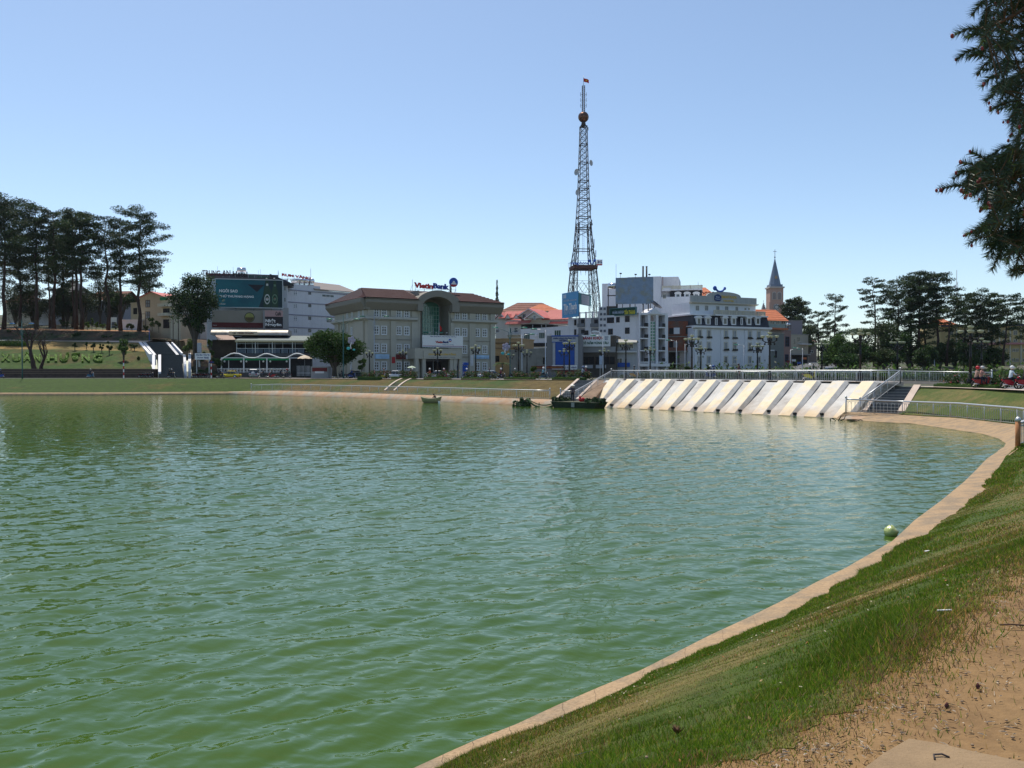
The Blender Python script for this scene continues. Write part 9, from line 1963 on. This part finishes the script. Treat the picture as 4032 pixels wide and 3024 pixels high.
 # driftwood
 w = MB(); P = [PX(x, 66.6, ZY(y, 66.6)) for x, y in ((3270,1669),(3270,1650),(3278,1650),(3298,1664),(3312,1640),(3322,1640))]; w.tube([tuple(p+Vector((0,0,.05))) for p in P], [.05,.05,.06,.06,.05,.03], 5); w.tube([P[3]+Vector((0,0,.05)), P[3]+Vector((.5,-.1,.3)), P[4]+Vector((.35,0,.1))], .04, 5); tag(w.build('driftwood', mat('wet_wood', (.05,.04,.035), .8)), 'crooked dark driftwood sticking out of the water below the right steps', 'driftwood')
 w = MB(); P = [PX(x, 65.2, z) for x, z in ((3345,.02),(3375,.06),(3388,.16),(3396,.1))]; w.tube([tuple(p) for p in P], .035, 5); tag(w.build('driftwood', MATS['wet_wood']), 'thin flat stick drifting right of the crooked driftwood', 'driftwood')
 # plastic bag
 c = PZ(3508, 2108, 0); b = MB(); n = 12; V = []; r2 = random.Random(4)
 for i in range(7):
  for k in range(n): a = 2*math.pi*k/n; t = i/6; rr_ = .135*math.sin(math.pi*min(.98,.15+t*.83))**.7*(1+.18*r2.uniform(-1,1)); V.append((c.x+rr_*math.cos(a)*1.25, c.y+rr_*math.sin(a), .0-.03+.26*t+.03*math.sin(3*a)))
 b.add(V, [(i*n+k, i*n+(k+1)%n, (i+1)*n+(k+1)%n, (i+1)*n+k) for i in range(6) for k in range(n)]+[tuple(range(6*n,7*n))], 0, True); tag(b.build('plastic_bag', mat('yellow_green_plastic', (.50,.58,.22), .15, trans=.25, var=.2, scale=12, bump=.5, bscale=25)), 'yellow green plastic bag floating at the kerb', 'bag')
boats()

# ================================================================== foreground turf, litter, slab
def turf():
 A = NEARSLOPE; nr, n, _ = A.shape; r = np.random.default_rng(77); i0 = 85; cols = np.arange(i0, n-2); C = A[nr//2, cols]; dist = np.hypot(C[:, 0], C[:, 1]); step = np.linalg.norm(A[nr//2, cols+1]-C, axis=1)
 vis = (C[:, 0]/np.maximum(C[:, 1], .1) > -.75) & (C[:, 1] > .5) & (C[:, 0]/np.maximum(C[:, 1], .1) < 1.0); w = step/np.maximum(dist, 3.5)**1.35*vis; w /= w.sum(); N = 420000
 ci = r.choice(cols, N, p=w); v = r.uniform(0, 1, N); fr = r.uniform(0, 1, N); rv = v*(nr-1); ri = np.minimum(rv.astype(int), nr-2); f = (rv-ri)[:, None]; g = fr[:, None]
 P = (A[ri, ci]*(1-f)+A[ri+1, ci]*f)*(1-g) + (A[ri, ci+1]*(1-f)+A[ri+1, ci+1]*f)*g
 v = v + r.normal(size=N)*.012; D = np.hypot(P[:, 0], P[:, 1]); dry = dryness(v, P[:, 0], P[:, 1])
 spill = (r.random(N) < .62) & (v > .90); q_ = r.exponential(.13, spill.sum()); P[spill, 0] += q_*.72; P[spill, 1] -= q_*.7; P[spill, 2] = 2.408
 keep = (r.random(N) > .55*(dry > .8)); P, v, D, dry = P[keep], v[keep], D[keep], dry[keep]; N = len(P)
 tuft = .45+.45*fbm(P[:, 0]*1.7, P[:, 1]*1.7, S1)+.4*fbm(P[:, 0]*5.3, P[:, 1]*5.3, S1); h = (.010+.034*np.clip(tuft, 0, 1.2))*(1-.45*dry)*r.uniform(.6, 1.3, N)*np.where(v > .75, 1.25, 1.0)*(1+D*.02); wd = np.maximum(.0022, D*.00050)*r.uniform(.7, 1.3, N)
 a = r.uniform(0, 2*np.pi, N); ln = r.normal(size=(N, 2))*h[:, None]*.55; ux, uy = np.cos(a)*wd, np.sin(a)*wd
 V = np.empty((N, 3, 3)); V[:, 0] = P + np.stack([ux, uy, np.zeros(N)], 1); V[:, 1] = P - np.stack([ux, uy, np.zeros(N)], 1); V[:, 2] = P + np.stack([ln[:, 0], ln[:, 1], h], 1); V[:, :2, 2] -= .006
 k = r.random(N); dry[v > .93] = np.maximum(dry[v > .93], .75); mi = np.where(k < .12+dry*.62, np.where(r.random(N) < .5, 2, 3), np.where(r.random(N) < .30, 1, 0))
 G = [leafmat('grass_blade', (.075,.150,.008), .3, .4), leafmat('grass_blade_light', (.20,.28,.022), .3, .45), leafmat('dry_blade', (.42,.26,.07), .3, .3), leafmat('brown_blade', (.20,.115,.07), .3, .3)]
 me = npmesh('grass', V.reshape(-1, 3), np.arange(3*N).reshape(N, 3), G, mi); o = inst('grass', me, None, Matrix.Identity(4)); tag(o, 'short turf of green and dry blades on the near bank', 'grass', kind='stuff')
turf()
def litter():
 r = np.random.default_rng(31); V = []; F = []; mi = []
 def zs(x, y): return 2.406
 for k in range(1500):      # twigs, chips and dry needles on the path
  t = r.uniform(0, 1); b_ = T4[1+int(t*8.9)]; off = abs(r.normal())*(.3 if k % 2 else 1.6)+.05; q0 = T4[2+int(t*8.9)] if int(t*8.9) < 9 else b_; b_ = b_.lerp(q0, r.uniform(0, 1)); x, y = b_.x+off*.72, b_.y-off*.7
  L_, w = (r.uniform(.006,.026), .0011) if k % 5 else (r.uniform(.004,.009), .003); a = r.uniform(0, 6.28); n = len(V); c, s = math.cos(a), math.sin(a); z = zs(x, y)+.002
  V += [(x-c*L_-s*w, y-s*L_+c*w, z), (x-c*L_+s*w, y-s*L_-c*w, z), (x+c*L_+s*w, y+s*L_-c*w, z+.003), (x+c*L_-s*w, y+s*L_+c*w, z+.003), (x, y, z+.006)]; F += [(n, n+1, n+4, n+4), (n+1, n+2, n+4, n+4), (n+2, n+3, n+4, n+4), (n+3, n, n+4, n+4)]; mi += [int(r.integers(0, 3))]*4
 F = [f[:3] for f in F]; me = npmesh('ground_litter', V, F, [mat('straw_bit', (.36,.25,.13), .9), mat('dark_twig_bit', (.09,.05,.03), .9), mat('pale_bit', (.50,.42,.32), .9)], mi); tag(inst('ground_litter', me, None, Matrix.Identity(4)), 'dry needles, chips and twigs strewn on the dirt path', 'litter', kind='stuff')
 A = NEARSLOPE; nr, n2, _ = A.shape; C = []
 for k in range(700): i, j = int(r.integers(2, nr-1)), int(min(n2-3, 330+abs(r.normal())*90)); p = A[i, j]*(1-r.random())+A[i, j+1]*.0; p = A[i, j]+(A[i, j+1]-A[i, j])*r.random()+(A[i-1, j]-A[i, j])*r.random(); C.append(p+[0, 0, .022])
 me = crown_mesh('fallen_leaves', C, .022, [MATS['straw_bit'], mat('rusty_leaf', (.30,.11,.04), .8), MATS['pale_bit'], MATS['dark_twig_bit']], r.integers(0, 4, len(C)), 3, 1.5, .6); tag(inst('fallen_leaves', me, None, Matrix.Identity(4)), 'fallen dry leaves and scraps lying in the near turf', 'leaves', kind='stuff')
 # small stones
 mb = MB()
 for k in range(420):
  t = r.uniform(0, 1); b_ = T4[1+int(t*8.9)]; off = abs(r.normal())*1.3+.1; x, y = b_.x+off*.72+r.normal()*.2, b_.y-off*.7+r.normal()*.2; q = r.uniform(.003, .010); mb.ball((x, y, 2.407+q*.3), q, 5, 0, 1, r.uniform(.7, 1.2), .6)
 tag(mb.build('pebbles', mat('pebble', (.24,.17,.11), .9)), 'scattered small pebbles on the dirt path', 'pebbles', kind='stuff')
 def on_slope(px, py):      # first hit of the pixel ray with the near slope
  A = NEARSLOPE.reshape(-1, 3); d = ray(px, py); o = np.array([0, 0, EYE]); dd = np.array(d)/d.length; w = A-o; t = w@dd; q = np.linalg.norm(w-t[:, None]*dd, axis=1); i = q.argmin(); return Vector(A[i])
 def item(name, lab, cat, px, py, fn, m, path=False): p = PZ(px, py, 2.406) if path else on_slope(px, py); b = MB(); fn(b, p + Vector((0,0,.012))); tag(b.build(name, m), lab, cat)
 PAPER = mat('white_paper', (.75,.75,.74), .7, var=.03)
 item('paper_scrap', 'folded white paper scrap in the dry grass at the bottom', 'litter', 2313, 2978, lambda b, p: b.prism([p+Vector((-.055,-.012,.02)), p+Vector((.05,.02,.035)), p+Vector((.055,.035,.025)), p+Vector((-.05,.01,.008))], (0,0,.002)), PAPER)
 item('paper_roll', 'thin white stick of paper at the edge of the path', 'litter', 3720, 2417, lambda b, p: b.tube([p+Vector((-.05,0,.01)), p+Vector((.05,.01,.01))], .006, 6), PAPER, True)
 item('paper_scrap', 'small white scrap high on the near bank', 'litter', 3653, 2168, lambda b, p: b.prism([p+Vector((-.05,0,.01)), p+Vector((.05,.01,.02)), p+Vector((.05,.05,.02)), p+Vector((-.04,.04,.01))], (0,0,.004)), PAPER)
 def cone(b, p):
  for k in range(7): b.lathe([(.003,0),(.012*math.sin(.5+k*.38),.004),(.003,.008)], tuple(p+Vector((0,0,.004*k-.008))), 7)
 item('pine_cone', 'dark reddish cone in the green turf', 'cone', 3300, 2636, cone, mat('reddish_cone', (.12,.04,.035), .8), False); item('pine_cone', 'small dark cone lying on the bare path', 'cone', 3728, 2795, cone, mat('reddish_cone',(0,0,0)), True); item('pine_cone', 'dark cone near the slab on the path', 'cone', 3850, 2717, cone, mat('reddish_cone',(0,0,0)), True)
 def weed(b, p):
  for k in range(26): a = k*2.4; q = r.uniform(.01,.045); b.prism([p+Vector((0,0,0)), p+Vector((math.cos(a)*q*.5+.003,math.sin(a)*q*.5,.02)), p+Vector((math.cos(a)*q,math.sin(a)*q,.035))], (.003,0,0))
 item('dry_weed', 'brownish dead weed tuft on the lower turf', 'weed', 2643, 2905, weed, mat('dead_weed', (.13,.065,.04), .9))
 item('twig', 'dark twig lying on the path at the right edge', 'twig', 3990, 2478, lambda b, p: b.tube([p+Vector((-.07,.02,.01)), p+Vector((0,0,.018)), p+Vector((.12,-.01,.01))], .006, 5), mat('dark_twig_bit',(0,0,0)), True)
 # concrete slab set in the path
 top_ = [PZ(x, y, 2.428) for x, y in ((3395,3030),(3480,2965),(3580,2908),(3690,2925),(3850,2962),(4040,3000),(4200,3060),(4000,3200),(3500,3200))]; s = MB(); s.prism([p-Vector((0,0,.05)) for p in top_], (0,0,.05)); tag(s.build('stone_slab', mat('dusty_slab', (.25,.17,.095), .9, var=.15, scale=8, bump=.4, bscale=60)), 'dusty flat concrete slab set in the path at the lower right', 'slab')
 h = MB(); p = PZ(3700, 2982, 2.43); h.tube([p+Vector((-.03,-.02,0)), p+Vector((-.02,.008,.008)), p+Vector((.015,.012,.008)), p+Vector((.04,0,.0))], .004, 6); tag(h.build('lifting_loop', RUST), 'small iron loop on the concrete slab', 'iron loop')
litter()

# ================================================================== overhanging fir at the upper right
def fir():
 r = np.random.default_rng(12); NEED = mat('fir_needle', (.032,.065,.030), .4, var=.35, scale=8, spec=.4); NEED2 = mat('fir_needle_young', (.12,.19,.045), .45, var=.2, scale=8); TW = mat('fir_twig', (.12,.075,.045), .9); BUD = mat('red_bud', (.23,.045,.045), .7)
 base = Vector((7.4, 5.0, 2.38)); root = thing('fir_tree', 'dark drooping fir branches hanging into the upper right corner', 'tree', T(base)); I = Matrix.Identity(4)
 t = MB(); t.tube([base-Vector((0,0,.3)), base+Vector((.05,0,2.5)), base+Vector((0,.05,6.5))], [.24,.2,.13], 10); t.build('trunk', BARK, root, I)
 def Q(px, py, D): return PD(px, py, D)
 limbs = [[base+Vector((0,0,3.9)), Q(4500,-300,4.3), Q(4150,-40,4.0), Q(3990,60,3.9), Q(3880,120,3.85)], [base+Vector((0,0,3.4)), Q(4450,60,4.4), Q(4160,190,4.2), Q(4020,290,4.1), Q(3930,350,4.05)], [base+Vector((0,0,2.9)), Q(4480,520,4.2), Q(4180,640,4.0), Q(3980,700,3.9), Q(3800,738,3.8)],
    [base+Vector((0,0,2.6)), Q(4480,760,4.3), Q(4200,880,4.1), Q(4030,950,4.0), Q(3900,940,3.95)], [base+Vector((0,0,2.9)), Q(4400,500,4.6), Q(4150,560,4.5), Q(4000,640,4.4), Q(3880,640,4.35)]]
 tw = MB()
 for L_ in limbs: tw.tube(L_, [.06,.02,.012,.008,.004], 6)
 B = np.array([(-250,3840),(0,3862),(60,3840),(100,3800),(135,3765),(165,3800),(190,3830),(233,3772),(262,3830),(290,3852),(345,3868),(400,3884),(432,3902),(470,3968),(530,3985),(575,3900),(600,3835),(640,3796),(675,3775),(746,3703),(775,3815),(850,3895),(885,3862),(925,3808),(962,3816),(1010,3885),(1062,3908),(1090,3980),(1100,4060)])
 def bnd(y): return float(np.interp(y, B[:, 0], B[:, 1]))
 twigs = []
 def add(px, py, dx, dy, D, L_=None): twigs.append((px, py, dx, dy, D))
 for tx, ty, sx, sy in [(3761,135,3862,112),(3768,233,3850,190),(3828,60,3885,0),(3866,341,3925,297),(3850,292,3905,240),(3880,398,3960,345),(3900,432,4020,395),(3967,478,4030,430),(3702,746,3825,733),(3771,675,3860,690),(3788,640,3865,675),(3825,597,3905,660),(3805,925,3935,877),(3815,961,3900,930),(3862,890,3940,868),(3883,1012,3945,930),(3906,1066,3960,960),(3980,1086,4045,1040),(3800,760,3880,735),(3990,560,4060,500)]: add(sx, sy, tx-sx, ty-sy, r.uniform(3.7, 4.1))
 k = 0
 while k < 430:
  py = r.uniform(-260, 1075); px = r.uniform(3790, 4300); L_ = r.uniform(70, 120); a = r.choice([r.uniform(2.5, 3.3), r.uniform(1.5, 2.4)]) ; dx, dy = math.cos(a)*L_, math.sin(a)*L_
  if px+dx < bnd(py+dy)+4 or py+dy > 1098 or px < bnd(py)+20 or (470 < py < 560 and px < 4020): continue
  add(px, py, dx, dy, r.uniform(3.75, 4.6)); k += 1
 V, F, mi = [], [], []; allp = [p for L_ in limbs for a, b_ in zip(L_, L_[1:]) for p in (a, a.lerp(b_, .33), a.lerp(b_, .66), b_)]
 cones = MB()
 for j, (px, py, dx, dy, D) in enumerate(twigs):
  A, E = Q(px, py, D), Q(px+dx, py+dy, D+r.uniform(-.06, .06)); mid = A.lerp(E, .5)+Vector((0,0,.012)); pts = [A, mid, E]; nr_ = min(allp, key=lambda p: (p-A).length); tw.tube([nr_, nr_.lerp(A, .6)+Vector((0,0,.01)), A, mid, E], [.004,.0035,.003,.0022,.0012], 4, cap=False)
  d = (E-A).normalized(); L_ = (E-A).length; u = d.orthogonal().normalized(); w = d.cross(u); n = int(L_/.0034); ph = r.uniform(0, 6.28)
  def path(t): return A.lerp(mid, t*2) if t < .5 else mid.lerp(E, t*2-1)
  segs = [(A, E, n)]
  for i in range(n):
   t = (i+.5)/n; c = path(t)
   for q in range(3):
    a = ph + i*2.4 + q*2.09 + r.normal()*.2; o = u*math.cos(a)+w*math.sin(a); nd = (d*.75+o+Vector((0,0,-.10))).normalized(); ln = .047*r.uniform(.75, 1.15)*(1-.35*t**6); s = nd.cross(Vector((0,1,.2))).normalized()*.0017; m_ = len(V)
    V += [tuple(c-s), tuple(c+s), tuple(c+nd*ln)]; F.append((m_, m_+1, m_+2)); mi.append(1 if (t > .86 and j % 3 == 0) or r.random() < .04 else 0)
  if j % 6 == 0 or j < 14:
   for q in range(r.integers(1, 4)): c = E + Vector(r.normal(size=3)*.008); cones.ball(tuple(c), r.uniform(.005, .009), 6, 0, 1, 1, 1.3)
  # connection back to the limb carries needles too
  m2 = nr_; dd = A-m2; LL = dd.length; nn = int(min(LL, .5)/.006)
  if LL > .02:
   dn = dd.normalized(); uu = dn.orthogonal().normalized(); ww = dn.cross(uu)
   for i in range(nn):
    c = A - dn*(min(LL, .5)*i/nn)
    for q in range(2): a = r.uniform(0, 6.28); o = uu*math.cos(a)+ww*math.sin(a); nd = (dn*.7+o).normalized(); s = nd.cross(Vector((0,1,.2))).normalized()*.0013; m_ = len(V); V += [tuple(c-s), tuple(c+s), tuple(c+nd*.038)]; F.append((m_, m_+1, m_+2)); mi.append(0)
 tw.build('branches', TW, root, I); cones.build('buds', BUD, root, I)['kind'] = 'stuff'; me = npmesh('needles', V, F, [NEED, NEED2], mi); o = inst('needles', me, root, I); o['kind'] = 'stuff'
fir()

# ================================================================== haze
hz = MB(); hz.box(-2600, -2600, -2.4, 2600, 2600, 112); hm = bpy.data.materials.new('haze'); hm.use_nodes = True; nt = hm.node_tree; nt.nodes.clear(); o_ = nt.nodes.new('ShaderNodeOutputMaterial'); v_ = nt.nodes.new('ShaderNodeVolumePrincipled')
v_.inputs['Color'].default_value = (.80, .88, 1, 1); v_.inputs['Density'].default_value = .00004; v_.inputs['Anisotropy'].default_value = .3; nt.links.new(v_.outputs[0], o_.inputs['Volume']); h_ = hz.build('haze', hm); h_['kind'] = 'stuff'
